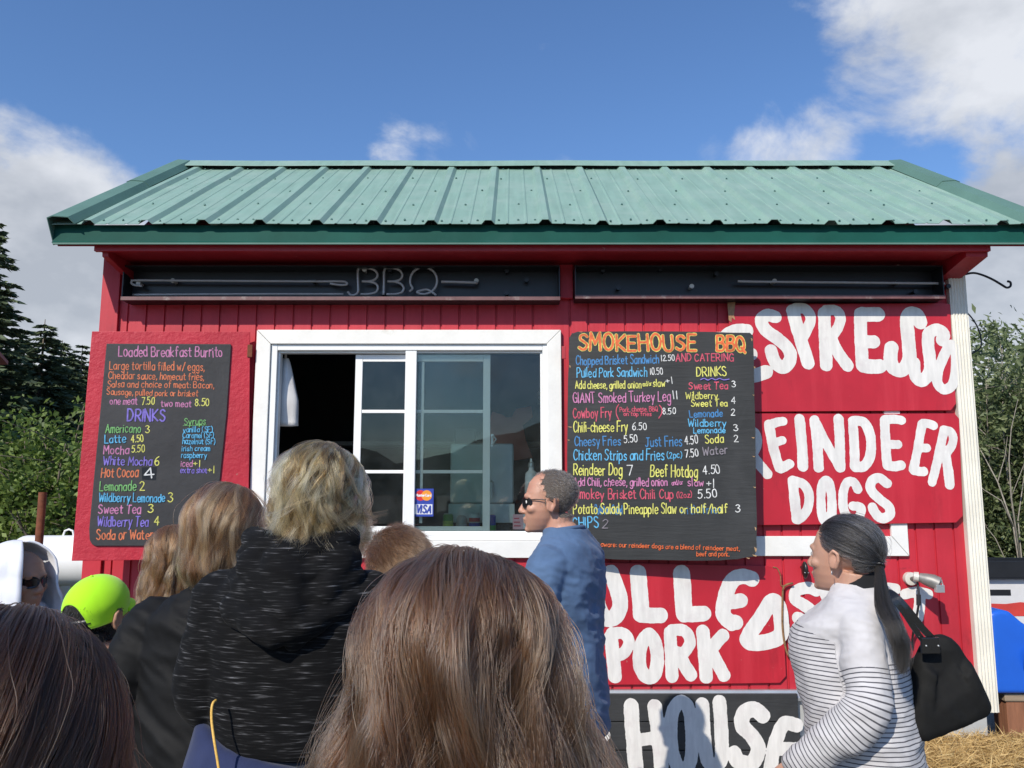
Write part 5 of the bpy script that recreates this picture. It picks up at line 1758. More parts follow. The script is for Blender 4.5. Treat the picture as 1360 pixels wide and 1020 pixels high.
def cloth_mat(name, col, rough=.85, weave=900, vary=.12, sheen=.25):
    m, t, b = new_mat(name)
    n = tex_noise(t, 9, 6, .6)
    c = ramp(t, n, [(.3, tuple(x * (1 - vary) for x in col)), (.7, tuple(min(1, x * (1 + vary)) for x in col))])
    t.links.new(c, b.inputs['Base Color'])
    b.inputs['Roughness'].default_value = rough
    b.inputs['Sheen Weight'].default_value = sheen
    b.inputs['Specular IOR Level'].default_value = .22
    bump(t, b, tex_noise(t, weave, 3, .6), .25, .0008)
    return m
M_DENIM = cloth_mat('dark trousers', (.035, .04, .055))
M_SHOE = mk('dark shoes', (.04, .04, .045), .5)
M_LENS = mk('dark sunglass lens', (.006, .006, .008), .06, spec=.8)

def head_prims(mb, T, k=1.0):
    """skull, face, nose, lips, ears in head coordinates: z = 0 at the eyes, +y is the face; T maps to the body"""
    h = MB()
    h.sphere((0, -.012, .036), (.0745, .096, .082), 26)
    loft(h, [(0, .004, .108, .026, .030, 2.1), (0, .012, .095, .046, .047, 2.1), (0, .022, .072, .060, .056, 2.2), (0, .028, .035, .066, .061, 2.3), (0, .033, .0, .066, .060, 2.3), (0, .034, -.03, .064, .058, 2.3), (0, .036, -.06, .056, .056, 2.3),
             (0, .040, -.085, .044, .051, 2.2), (0, .046, -.104, .031, .042, 2.1), (0, .052, -.114, .018, .028, 2)])
    h.tube([(0, .090, .012), (0, .098, -.010), (0, .109, -.032), (0, .104, -.042)], [.0075, .0085, .0115, .008], 12)
    h.sphere((0, .110, -.034), .0105, 12)
    for s in (-1, 1):
        h.sphere((s * .0125, .099, -.038), (.0085, .0105, .008), 10)
        h.tube([(s * .010, .089, .020), (s * .032, .086, .023), (s * .050, .070, .016)], [.008, .0105, .008], 10)
        h.sphere((s * .044, .064, -.026), (.023, .023, .019), 14)
        h.sphere((s * .030, .080, .001), (.014, .009, .009), 10)
        e = Matrix.Rotation(s * R(-20), 4, 'Z') @ Matrix.Rotation(R(12), 4, 'X')
        h.sphere((s * .0765, -.006, -.008), (.0065, .019, .030), 16, mat=e)
        h.tube([Vector((s * .073, .008, -.020)), Vector((s * .082, .008, .008)), Vector((s * .087, -.006, .022)), Vector((s * .089, -.021, .012)), Vector((s * .086, -.022, -.010)), Vector((s * .078, -.008, -.034))], [.005, .0055, .006, .006, .0055, .007], 8)
    h.tube([(-.022, .083, -.066), (-.009, .0955, -.063), (.009, .0955, -.063), (.022, .083, -.066)], [.004, .0065, .0065, .004], 10)
    h.tube([(-.019, .083, -.071), (0, .0945, -.0755), (.019, .083, -.071)], [.004, .0075, .004], 10)
    h.sphere((0, .080, -.102), (.019, .016, .014), 14)
    h.tube([(0, -.035, -.045), (0, -.030, -.10), (0, -.03, -.13)], [.050, .053, .056], 18)
    mb.add([T @ (Vector(p) * k) for p in h.v], h.f)

def hand_prims(mb, wrist, dirv, palm_n, s=1.0, curl=.5, side=1):
    """palm, four bent fingers of unequal length and a thumb leaving the side of the palm"""
    d = Vector(dirv).normalized(); n = Vector(palm_n); n = (n - d * n.dot(d)).normalized(); w = d.cross(n) * side
    W = Vector(wrist)
    for q in (-.028, -.010, .010, .028):
        limb(mb, [W + w * q * .6 * s, W + d * .045 * s + w * q * .9 * s, W + d * .088 * s + w * q * s], [.017 * s, .0145 * s, .0105 * s], 10)
    for q, L in ((-.030, .066), (-.010, .080), (.0105, .074), (.030, .058)):
        p0 = W + d * .088 * s + w * q * s
        d1 = (d * math.cos(curl) + n * math.sin(curl)); d2 = (d * math.cos(curl * 2.3) + n * math.sin(curl * 2.3))
        p1 = p0 + d1 * L * .48 * s + w * q * .1
        p2 = p1 + d2 * L * .52 * s
        limb(mb, [p0, p1, p2], [.0098 * s, .0085 * s, .007 * s], 8)
    t0 = W + d * .022 * s - w * .026 * s
    t1 = t0 + (d * .7 - w * .75 + n * .25).normalized() * .042 * s
    t2 = t1 + (d * .95 - w * .15 + n * .4).normalized() * .032 * s
    limb(mb, [t0, t1, t2], [.016 * s, .0115 * s, .0085 * s], 10)

class Figure:
    def __init__(s, label, px, Y, top_py, yaw, rings, skin, body_px=None, head_yaw=0.0, head_fwd=.03, head_k=1.0, group=None, hair_up=.012, lean=0.0, roll=0.0):
        hp = at(px, top_py, Y)
        s.top = hp.z - hair_up
        bx = at(body_px if body_px is not None else px, top_py + 60, Y)
        s.base = Vector((bx.x, Y, 0)); s.yaw = R(yaw)
        rot = Matrix.Rotation(-s.yaw, 4, 'Z')
        hl = rot @ Vector((hp.x - bx.x, 0, 0))
        s.k = head_k
        s.eye = s.top - .118 * head_k
        s.T = Matrix.Translation((hl.x, hl.y + head_fwd, s.eye)) @ Matrix.Rotation(R(head_yaw), 4, 'Z') @ Matrix.Rotation(R(lean), 4, 'X') @ Matrix.Rotation(R(roll), 4, 'Y')
        s.rings, s.skin, s.label, s.group = rings, skin, label, group
        s.col = None
    def soft_arm(s, pts, rad, k=5):
        S, E, Wr = [Vector(q) for q in pts]
        a, b = S.lerp(E, .70), E.lerp(Wr, .30)
        q, r = [S, S.lerp(E, .35)], [rad[0], rad[0] * .55 + rad[1] * .45]
        for i in range(k + 1):
            t = i / k
            q.append(a * (1 - t) ** 2 + E * 2 * t * (1 - t) + b * t * t)
            r.append(rad[1] * (1.02 - .06 * abs(t - .5)))
        q += [E.lerp(Wr, .65), Wr]; r += [(rad[1] + rad[2]) / 2, rad[2]]
        return q, r
    def shirt_rings(s):
        return interp_rings(s.rings)
    def body(s, arms, hands=(), voxel=.006, sh=.17, legs=True, leg_gap=.09):
        mb = MB()
        head_prims(mb, s.T, s.k)
        rg = [(c[0], c[1], c[2], max(.03, c[3] - .016), max(.03, c[4] - .016), c[5]) for c in s.shirt_rings()]
        z0 = rg[0][2]
        loft(mb, rg)
        top = s.rings[-1]
        nb = s.T @ (Vector((0, -.028, -.085)) * s.k)
        limb(mb, [nb, Vector((nb.x * .4, top[1], top[0] - .02))], [.050 * s.k, .060 * s.k])
        s.arms = arms
        for pts, rad in arms:
            q, r = s.soft_arm(pts, rad)
            limb(mb, q, [x - .014 for x in r])
        for h in hands:
            hand_prims(mb, *h)
        hipz = .50 * s.top
        if z0 > hipz:
            loft(mb, [(0, s.rings[0][1], hipz - .04, s.rings[0][2] - .03, s.rings[0][3] - .03, 2.2), (0, s.rings[0][1], z0 + .05, s.rings[0][2] - .02, s.rings[0][3] - .02, 2.2)])
        else:
            hipz = min(hipz, z0 + .12)
        for q in (-1, 1):
            limb(mb, [(q * leg_gap, 0, hipz), (q * leg_gap, .01, .27 * s.top), (q * leg_gap, -.02, .07)], [.078, .052, .038])
            mb.sphere((q * leg_gap, .05, .045), (.04, .12, .04), 14)
        s.hipz = hipz; s.leg_gap = leg_gap
        me = remesh(mb, 'person', voxel, 2)
        s.o = link('person', me, s.skin, None, s.base, s.yaw)
        tag(s.o, s.label, 'person', s.group)
        s.head_co = None
        return s.o
    def trousers(s, mat, shoe=None):
        mb = MB()
        r0 = s.rings[0]
        loft(mb, [(0, r0[1], s.hipz - .06, r0[2] - .018, r0[3] - .012, 2.2), (0, r0[1], max(r0[0] + .04, s.hipz + .06), r0[2] - .008, r0[3] - .006, 2.2)])
        for q in (-1, 1):
            limb(mb, [(q * s.leg_gap, 0, s.hipz), (q * s.leg_gap, .01, .27 * s.top), (q * s.leg_gap, -.02, .10)], [.092, .072, .062])
        me = remesh(mb, 'trousers', .012, 3)
        link('trousers', me, mat, s.o)
        for q in (-1, 1):
            mb = MB(); mb.sphere((q * s.leg_gap, .05, .055), (.052, .14, .052), 14); limb(mb, [(q * s.leg_gap, -.02, .10), (q * s.leg_gap, -.02, .06)], [.05, .055])
            mb.box(q * s.leg_gap - .045, q * s.leg_gap + .045, -.08, .17, .004, .03)
            link('shoe', remesh(mb, 'shoe', .008, 2), shoe or M_SHOE, s.o)
    def top_garment(s, name, mat, voxel=.007, fold=(.006, (7, 7, 10, 3)), seed=0, extra=None, sleeves=True, smooth=14, cut=None):
        mb = MB()
        loft(mb, s.shirt_rings())
        if sleeves:
            for pts, rad in s.arms:
                q, r = s.soft_arm(pts, rad)
                limb(mb, q, r)
        if extra:
            extra(mb)
        me = remesh(mb, name, voxel, smooth)
        if fold:
            folds(me, fold[0], fold[1], seed)
            folds(me, fold[0] * .45, tuple(x * 2.3 for x in fold[1]), seed + 20)
        return link(name, me, mat, s.o)
    def eyes(s):
        for q in (-1, 1):
            c = s.T @ (Vector((q * .031, .079, .0)) * s.k)
            mb = MB(); mb.sphere((0, 0, 0), .0118 * s.k, 14)
            e = mb.build('eye', mk('eye white', (.75, .72, .68), .2) if 'eye white' not in bpy.data.materials else bpy.data.materials['eye white'], s.o, smooth='all')
            e.location = c
            mb = MB(); dv = (s.T.to_3x3() @ Vector((q * .06, 1, 0))).normalized()
            mb.tube([dv * .0108 * s.k, dv * .0124 * s.k], [.0058 * s.k, .0045 * s.k], 12)
            mb.build('iris', bpy.data.materials.get('eye iris') or mk('eye iris', (.08, .05, .03), .15), e, smooth=True)
    def sunglasses(s, size=1.0):
        root = MB()
        for q in (-1, 1):
            pts = [(q * (.034 + .029 * math.cos(a)), .104 - .034 * (abs(.034 + .029 * math.cos(a)) / .06) ** 1.6, -.002 + .021 * math.sin(a)) for a in [2 * math.pi * k / 18 for k in range(18)]]
            v = [s.T @ (Vector(p) * s.k) for p in pts]
            v2 = [s.T @ (Vector((p[0], p[1] - .004, p[2])) * s.k) for p in pts]
            n = 18
            root.add(v + v2, [tuple(range(n)), tuple(range(2 * n - 1, n - 1, -1))] + [(i, (i + 1) % n, n + (i + 1) % n, n + i) for i in range(n)])
        g = root.build('sunglasses', M_LENS, s.o)
        fr_ = MB()
        for q in (-1, 1):
            rim = [s.T @ (Vector((q * (.034 + .0295 * math.cos(a)), .104 - .034 * (abs(.034 + .0295 * math.cos(a)) / .06) ** 1.6, -.002 + .0215 * math.sin(a))) * s.k) for a in [2 * math.pi * k / 18 for k in range(19)]]
            fr_.tube(rim, .0016, 6)
            fr_.tube([s.T @ (Vector(p) * s.k) for p in ((q * .063, .070, .008), (q * .073, .050, .010), (q * .083, .0, .008), (q * .084, -.022, -.004))], .002, 6)
        fr_.tube([s.T @ (Vector(p) * s.k) for p in ((-.008, .097, .004), (0, .101, .006), (.008, .097, .004))], .0016, 6)
        fr_.build('glasses_frame', M_BLACK, g, smooth='all')
        return g

# ------------------------------------------------------------------ hair
def hair_mat(name, cols, rough=.28, radial=.35, tip=None, coat=.0):
    m = bpy.data.materials.new(name); m.use_nodes = True
    t = m.node_tree; t.nodes.remove(t.nodes['Principled BSDF'])
    h = N(t, 'ShaderNodeBsdfHairPrincipled', parametrization='COLOR')
    hi = N(t, 'ShaderNodeHairInfo')
    tone = N(t, 'ShaderNodeAttribute', attribute_name='tone')
    c = ramp(t, tone.outputs['Fac'], [(i / max(1, len(cols) - 1), q) for i, q in enumerate(cols)])
    if tip is not None:
        f = ramp(t, hi.outputs['Intercept'], [(.25, (0, 0, 0)), (.95, (1, 1, 1))])
        c = mixc(t, f, c, tip)
    t.links.new(c, h.inputs['Color'])
    h.inputs['Roughness'].default_value = rough
    h.inputs['Radial Roughness'].default_value = radial
    h.inputs['Coat'].default_value = coat
    h.inputs['Random Roughness'].default_value = .3
    t.links.new(h.outputs[0], t.nodes['Material Output'].inputs['Surface'])
    return m
def strands(name, P, rad, mat, parent, taper=.25, tone=None):
    """P: (n, m, 3) strand points in the parent's space"""
    n, m, _ = P.shape
    hc = bpy.data.hair_curves.new(name)
    hc.add_curves([m] * n)
    hc.attributes['position'].data.foreach_set('vector', P.astype(np.float32).ravel())
    t = np.linspace(0, 1, m)
    rr = rad * (1 - (1 - taper) * t ** 2)
    a = hc.attributes.get('radius') or hc.attributes.new('radius', 'FLOAT', 'POINT')
    a.data.foreach_set('value', np.tile(rr, n).astype(np.float32))
    if tone is None:
        tone = np.random.RandomState(n).rand(n)
    ta = hc.attributes.new('tone', 'FLOAT', 'CURVE')
    ta.data.foreach_set('value', np.clip(tone, 0, 1).astype(np.float32))
    hc.materials.append(mat)
    o = bpy.data.objects.new(name, hc)
    COL.objects.link(o)
    o.parent = parent
    return o

def tab(x, pts):
    return np.interp(x, [p[0] for p in pts], [p[1] for p in pts])

def long_hair(fig, mat, umat, n_locks, per, seed, rad=(.082, .102, .098), c0=(0, -.012, .030), phi_max=125, drop=(.30, .03), wr=((0, 1), (.3, 1.2)), wl=None, back=((0, 1), (.3, 1.0)),
              lock_r=.011, wave=(.004, .09), noise=.006, lay=.10, strand_r=.00022, tip_flip=None, wind=(0, 0), face_cut=70, m=20, part=0.0, fly=.03, under_drop=.85, tuck=None, fringe=None, swirl=.25, lump=0.0, overlay=None, tilt=38, flat=.9):
    rs = np.random.RandomState(seed)
    a, b, c = rad
    wl = wl or wr
    def path(th0, phi, ly, L, u):
        """th0, phi, ly, L: (n,1); u: (1,m) in 0..1 -> head coordinates"""
        ca, sa = math.cos(R(tilt)), math.sin(R(tilt))          # whorl tipped towards the forehead
        A_ = np.sqrt(ca ** 2 + (np.cos(phi) * sa) ** 2)
        the = np.arctan2(np.cos(phi) * sa, ca) + np.arccos(np.clip(-.10 / A_, -1, 1))
        arc = np.maximum(the - th0, .02) * .09
        tot = arc + L
        s = u * tot
        th = np.minimum(th0 + s / .09, the)
        d = np.maximum(s - arc, 0)
        ph = phi
        right = np.sin(ph) >= 0
        vx = np.sin(th) * np.sin(ph)
        vy = np.cos(th) * sa - np.sin(th) * np.cos(ph) * ca
        vz = np.cos(th) * ca + np.sin(th) * np.cos(ph) * sa
        W = np.where(right, tab(d, wr), tab(d, wl))
        Bk = tab(d, back)
        g = 1 + ly
        x = a * vx * g * W
        y = b * vy * g * Bk
        z = c * np.sign(vz) * np.abs(vz) ** flat * (1 + ly * .6) - d
        return np.stack([x + c0[0] + 0 * z, y + c0[1] + 0 * z, z + c0[2]], -1), d, s
    def lock_roots(n):
        th0 = np.arccos(1 - rs.rand(n) * (1 - math.cos(R(112))))
        ph = (rs.rand(n) * 2 - 1) * math.pi
        front = np.abs(ph) > R(phi_max)
        th0 = np.where(front, th0 * face_cut / 93 * .8, th0)
        # front locks are swept round to the side
        return th0, ph
    th0, ph = lock_roots(n_locks)
    pe = np.where(np.abs(ph) > R(phi_max), np.sign(ph) * R(phi_max) * (1 - rs.rand(n_locks) * .15), ph)
    L = np.maximum(.02, rs.normal(drop[0], drop[1], n_locks))
    if tuck is not None:
        L = np.maximum(.02, L * tab(np.degrees(pe), tuck))
    lyl = lay * np.clip(1 - th0 / R(112), 0, 1) * rs.uniform(.6, 1.1, n_locks) + rs.uniform(0, .07, n_locks)
    u = np.linspace(0, 1, m)[None, :]
    k = np.repeat(np.arange(n_locks), per)
    n = len(k)
    cth = np.clip(th0[k] + rs.normal(0, lock_r * 5, n), .01, R(125))
    dph = rs.normal(0, lock_r * 5, n) / np.maximum(np.sin(cth), .35)
    cph0, cph1 = ph[k] + dph, pe[k] + dph * .6
    sw = (rs.normal(0, swirl, n_locks))[k][:, None]
    PH = cph0[:, None] * (1 - np.minimum(u * 3, 1)) + cph1[:, None] * np.minimum(u * 3, 1) + sw * u ** 1.5
    P, d, s = path(cth[:, None], PH, (lyl[k] + rs.normal(0, .012, n))[:, None], (L[k] * rs.uniform(.82, 1.06, n))[:, None], u)
    g = np.clip(s / .12, 0, 1)
    fr1, ph1 = rs.uniform(.7, 1.4, n_locks)[k][:, None] * 2 * math.pi / wave[1], rs.uniform(0, 6.28, (n_locks, 3))[k]
    for ax in range(3):
        P[:, :, ax] += wave[0] * g * np.sin(s * fr1 + ph1[:, ax][:, None] + rs.normal(0, .35, n)[:, None]) * (1, .8, .35)[ax]
    nz = rs.normal(size=(n_locks, 2, 3))[k]
    P += (nz[:, 0][:, None, :] * noise * (g * np.sin(s * 9 + ph1[:, 1][:, None]))[:, :, None])
    ind = rs.normal(size=(n, 3)) * noise * .38
    P += ind[:, None, :] * (g ** 1.3)[:, :, None]
    fl = rs.rand(n) < fly
    P[fl] += (rs.normal(size=(fl.sum(), 1, 3)) * .011) * (g[fl] ** 2)[:, :, None]
    if lump:
        q = np.sin(P[:, :, 0] * 46 + 1.3 + P[:, :, 2] * 11) * np.sin(P[:, :, 2] * 27 + P[:, :, 0] * 16) + .6 * np.sin(P[:, :, 0] * 88 + P[:, :, 2] * 19)
        P[:, :, 1] -= lump * q * g
    P[:, :, 0] += wind[0] * (np.maximum(d, 0) / .2) ** 1.5
    P[:, :, 1] += wind[1] * (np.maximum(d, 0) / .2) ** 1.5
    if tip_flip is not None:
        e = np.clip((u - .72) / .28, 0, 1) ** 1.6
        hd = np.stack([np.sin(PH), -np.cos(PH), 0 * PH], -1)
        amt = tip_flip[0] + tip_flip[1] * rs.normal(size=n_locks)[k][:, None]
        P += hd * (amt * e)[:, :, None]
        P[:, :, 2] += (np.abs(amt) * .5 * e)
    Th = np.array(fig.T.to_4x4())
    def to_body(Q):
        return (Q * fig.k) @ Th[:3, :3].T + Th[:3, 3]
    if overlay is not None:
        strands('loose_strands', to_body(P), strand_r, mat, overlay, tone=np.clip(rs.rand(n_locks)[k] * .8 + .2 * rs.rand(n), 0, 1))
        return overlay
    # dense inner layer
    nu, nv = 26, 48
    uu = np.linspace(0, under_drop, nu)[None, :]
    pv = np.linspace(-R(phi_max), R(phi_max), nv)
    Lu = np.full((nv, 1), drop[0])
    if tuck is not None:
        Lu = Lu * tab(np.degrees(pv), tuck)[:, None]
    U, _, _ = path(np.full((nv, 1), .02), pv[:, None] + 0 * uu, np.full((nv, 1), .0), Lu, uu)
    U = to_body(U)
    v = U.reshape(-1, 3)
    f = [(i * nu + j, i * nu + j + 1, (i + 1) * nu + j + 1, (i + 1) * nu + j) for i in range(nv - 1) for j in range(nu - 1)]
    mb = MB().add(v, f)
    # scalp cover over the brow side
    base = mb.build('hair', umat, fig.o, smooth='all')
    md = base.modifiers.new('thickness', 'SOLIDIFY'); md.thickness = .006; md.offset = 0
    tone = .62 * rs.rand(n_locks)[k] + .38 * rs.rand(n)
    tone = (tone - .5) * 1.25 + .5
    strands('hair_strands', to_body(P), strand_r, mat, base, tone=tone)
    return base

def scalp_hair(fig, mat, umat, n, seed, region, length, lift=.35, comb=(0, -.6, -.8), strand_r=.0004, m=6, jit=.35, cover=.003):
    """short hair growing from the head surface; region(head xyz array) -> density 0..1"""
    rs = np.random.RandomState(seed)
    me = fig.o.data
    co = get_co(me); no = get_no(me)
    Ti = np.array(fig.T.inverted()); Th = np.array(fig.T)
    hc = (co @ Ti[:3, :3].T + Ti[:3, 3]) / fig.k
    dens = region(hc)
    dens[hc[:, 2] < -.14] = 0
    idx = np.nonzero(rs.rand(len(co)) < dens)[0]
    if len(idx) == 0:
        return
    # inner layer: the covered faces, lifted a little
    keep = dens > .7
    vmap, v, f = {}, [], []
    for p in me.polygons:
        if all(keep[i] for i in p.vertices):
            q = []
            for i in p.vertices:
                if i not in vmap:
                    vmap[i] = len(v); v.append(co[i] + no[i] * cover)
                q.append(vmap[i])
            f.append(tuple(q))
    base = MB().add(v, f).build('hair', umat, fig.o, smooth='all')
    pk_ = rs.choice(np.nonzero(dens > 0)[0], n, p=dens[dens > 0] / dens[dens > 0].sum())
    p0 = co[pk_] + rs.normal(size=(n, 3)) * .0025
    nn = no[pk_]
    cb = np.array(comb) @ Th[:3, :3].T
    tg = cb[None, :] - nn * (nn @ cb)[:, None]
    tg /= np.maximum(np.linalg.norm(tg, axis=1, keepdims=True), .25)
    d = nn * lift + tg * (1 - lift) + rs.normal(size=(n, 3)) * jit
    d -= nn * np.minimum(0, (d * nn).sum(1))[:, None] * .9
    d /= np.linalg.norm(d, axis=1, keepdims=True)
    L = length(hc[pk_]) * rs.uniform(.6, 1.2, n)
    u = np.linspace(0, 1, m)[None, :, None]
    P = p0[:, None, :] + d[:, None, :] * (L[:, None, None] * u) + nn[:, None, :] * (np.sin(u * 1.6) * L[:, None, None] * .22)
    P[:, :, 2] -= (u[:, :, 0] ** 2) * L[:, None] * .12
    strands('hair_strands', P, strand_r, mat, base)
    return base
# ------------------------------------------------------------------ the people in the queue
def simple_arms(sx, sz, r=(.062, .050, .042), el=((-.035, -.02), (.035, -.02)), drop=.27, fwd=.18, wz=-.10, inward=.10):
    res = []
    for q in (-1, 1):
        S = (q * sx, -.01, sz); E = (q * (sx + .045), -.02, sz - drop); Wp = (q * (sx + .045 - inward), fwd, sz - drop + wz)
        res.append(([S, E, Wp], list(r)))
    return res
def end_hands(arms, s=1.0, curl=.7):
    res = []
    for i, (pts, rad) in enumerate(arms):
        d = (Vector(pts[-1]) - Vector(pts[-2])).normalized()
        q = 1 if pts[0][0] > 0 else -1
        res.append((Vector(pts[-1]) + d * .01, d, Vector((-q * .6, 0, -.8)), s, curl, q))
    return res

# ---- man in the blue shirt
man = Figure('man with grey cropped hair and sunglasses in a blue long-sleeved shirt', 733, 3.05, 622, 62,
    [(.73, .0, .185, .140), (.86, .005, .185, .142), (1.0, .015, .180, .142), (1.14, .012, .180, .135), (1.25, .0, .195, .132), (1.335, -.012, .200, .115), (1.395, -.02, .165, .092), (1.435, -.012, .105, .078), (1.458, -.004, .078, .072)],
    SKIN, body_px=749, head_yaw=24, head_fwd=.01, hair_up=.008)
A = [([(-.165, -.015, 1.335), (-.235, .03, 1.09), (.02, .235, 1.10)], [.070, .058, .046]), ([(.165, -.015, 1.335), (.235, .05, 1.08), (-.02, .27, 1.06)], [.070, .058, .046])]
man.body(A, [(Vector((.02, .235, 1.10)), (1, .2, .05), (0, -1, 0), 1, .8, 1), (Vector((-.02, .27, 1.06)), (-1, .1, .05), (0, -1, 0), 1, .8, -1)], voxel=.004)
M_BLUESH = cloth_mat('washed blue cotton', (.085, .145, .255), vary=.18, sheen=.1)
man.top_garment('shirt', M_BLUESH, .0055, (.0115, (7, 7, 9, 7)), 3)
mb = MB()
rr_ = [(.074 * math.cos(a), -.006 + .068 * math.sin(a), 1.462 - .010 * math.sin(a)) for a in [2 * math.pi * k / 30 for k in range(31)]]
mb.tube(rr_, .0075, 8); mb.build('collar', M_BLUESH, man.o, smooth='all')
man.trousers(cloth_mat('khaki trousers', (.34, .28, .20)))
man.sunglasses(); man.eyes()
def reg_man(h):
    x, y, z = h[:, 0], h[:, 1], h[:, 2]
    wv = .006 * np.sin(x * 190) + .004 * np.sin(z * 260 + y * 120)
    front = np.where(z > .035, .046 + wv - .25 * np.abs(x), .022 + wv * .6)
    d = (z > -.072) & ~((y > -.034) & (z < .012) & ~((y > .010) & (z > -.016)))
    soft = np.clip(.5 + (front - y) / .030, 0, 1) * np.clip((z + .074) / .022, 0, 1)
    return np.where(d, soft * np.where((z > .085) & (y > -.03), .72, 1.0), 0.0)
M_UH_GREY = mk('grey-brown hair mass', (.095, .078, .064), .9)
H_GREY = hair_mat('grey-brown cropped hair', [(.07, .052, .04), (.14, .115, .095), (.30, .27, .24)])
scalp_hair(man, H_GREY, M_UH_GREY, 15000, 5, reg_man, lambda h: np.where(h[:, 2] > .06, .010, .006), .22, (0, -.8, -.5), .0003, 6, .22, .0015)

# ---- woman with a ponytail in the striped jumper
wom = Figure('woman with a dark grey ponytail in a white jumper with thin black stripes', 1117, 2.6, 682, 60,
    [(.72, .0, .190, .162), (.86, .005, .190, .162), (.98, .02, .185, .162), (1.07, .035, .180, .166), (1.15, .042, .176, .162), (1.215, .015, .180, .125), (1.262, -.01, .158, .098), (1.292, -.008, .105, .082), (1.312, .0, .074, .070)],
    SKIN_F, body_px=1136, head_yaw=-16, head_fwd=.0, hair_up=.016, lean=3)
A = [([(-.140, -.015, 1.200), (-.222, -.05, .975), (-.215, .16, .80)], [.060, .061, .046]), ([(.140, -.015, 1.200), (.222, -.02, .96), (.225, .12, .73)], [.060, .060, .046])]
wom.body(A, end_hands(A, .92), voxel=.004)
def stripe_mat():
    m, t, b = new_mat('striped jersey')
    at_ = N(t, 'ShaderNodeAttribute', attribute_name='along')
    w = tmath(t, 'FRACT', tmath(t, 'MULTIPLY', at_.outputs['Fac'], 1 / .0130))
    st = tmath(t, 'LESS_THAN', w, .26)
    lim = N(t, 'ShaderNodeAttribute', attribute_name='striped')
    st = tmath(t, 'MULTIPLY', st, tmath(t, 'GREATER_THAN', lim.outputs['Fac'], .5))
    n = tex_noise(t, 10, 5, .6)
    wcol = ramp(t, n, [(.3, (.50, .485, .49)), (.7, (.58, .565, .57))])
    c = mixc(t, st, wcol, (.075, .073, .085))
    t.links.new(c, b.inputs['Base Color'])
    b.inputs['Roughness'].default_value = .9
    b.inputs['Sheen Weight'].default_value = .05
    bump(t, b, tex_noise(t, 700, 3, .6), .2, .0008)
    return m
gm = wom.top_garment('jumper', stripe_mat(), .0052, (.009, (7, 7, 9, 6)), 7)
co = get_co(gm.data)
al = co[:, 2].copy() + .10 * 0
sp = np.zeros(len(co))
sp[:] = (co[:, 2] < 1.135 + .34 * co[:, 1]).astype(float)
best = np.full(len(co), 9.0)
for pts, rad in wom.arms:
    acc = 0.0
    pts, rad = wom.soft_arm(pts, rad, 10)
    for i in range(len(pts) - 1):
        p, q = np.array(pts[i]), np.array(pts[i + 1])
        d = q - p; L = np.linalg.norm(d)
        t_ = np.clip(((co - p) @ d) / L ** 2, -.5 if i == 0 else -.02, 1.3 if i == len(pts) - 2 else 1.02)
        dist = np.linalg.norm(co - p - t_[:, None] * d, axis=1) / (rad[i] + (rad[i + 1] - rad[i]) * np.clip(t_, 0, 1))
        sel = (dist < 1.22) & (dist < best) & ((np.abs(co[:, 0]) > .172) | (i > 9))
        best[sel] = dist[sel]
        al[sel] = -(acc + t_[sel] * L)
        sp[sel] = ((acc + t_[sel] * L) > .125).astype(float)
        acc += L
slv = best < 9
ed_ = np.empty(len(gm.data.edges) * 2, np.int32); gm.data.edges.foreach_get('vertices', ed_); ed_ = ed_.reshape(-1, 2)
ed_ = ed_[slv[ed_[:, 0]] & slv[ed_[:, 1]]]
cn = np.bincount(ed_[:, 0], minlength=len(co)) + np.bincount(ed_[:, 1], minlength=len(co))
for _ in range(40):
    sm2 = np.bincount(ed_[:, 0], al[ed_[:, 1]], len(co)) + np.bincount(ed_[:, 1], al[ed_[:, 0]], len(co))
    al = np.where(slv & (cn > 0), .4 * al + .6 * sm2 / np.maximum(cn, 1), al)
for nm, arr in (('along', al), ('striped', sp)):
    a_ = gm.data.attributes.new(nm, 'FLOAT', 'POINT'); a_.data.foreach_set('value', arr.astype(np.float32))
mb = MB()
rr_ = []
mb.v, mb.f = [], []
rgs = []
for k, (dz, dr) in enumerate(((-.012, .012), (.0, .006), (.014, .001), (.026, -.004), (.026, -.010), (.0, -.004))):
    for a in [2 * math.pi * q / 40 for q in range(40)]:
        mb.v.append(((.076 + dr) * math.cos(a), -.002 + (.073 + dr) * math.sin(a), 1.312 + dz - .016 * math.sin(a)))
for k in range(5):
    for q in range(40):
        mb.f.append((k * 40 + q, k * 40 + (q + 1) % 40, (k + 1) * 40 + (q + 1) % 40, (k + 1) * 40 + q))
mb.m = [0] * len(mb.f)
mb.build('neckband', cloth_mat('black rib knit', (.010, .010, .012)), wom.o, smooth='all')
wom.trousers(M_DENIM); wom.eyes()
c_ = wom.T @ Vector((-.083, .0, -.047))
mb = MB(); mb.tube([c_ + Vector((.006 * math.cos(a), 0, .006 * math.sin(a))) for a in [2 * math.pi * k / 14 for k in range(15)]], .0013, 6)
mb.build('earring', M_ALU, wom.o, smooth='all')
H_DARK = hair_mat('dark greying hair', [(.006, .0055, .005), (.014, .012, .012), (.035, .032, .030), (.26, .25, .24)], .42, .5)
H_TAIL = hair_mat('near-black tail hair', [(.004, .0035, .003), (.010, .009, .008), (.030, .025, .022)], .40, .5)
M_UH_DARK = mk('dark hair mass', (.010, .009, .009), .6)
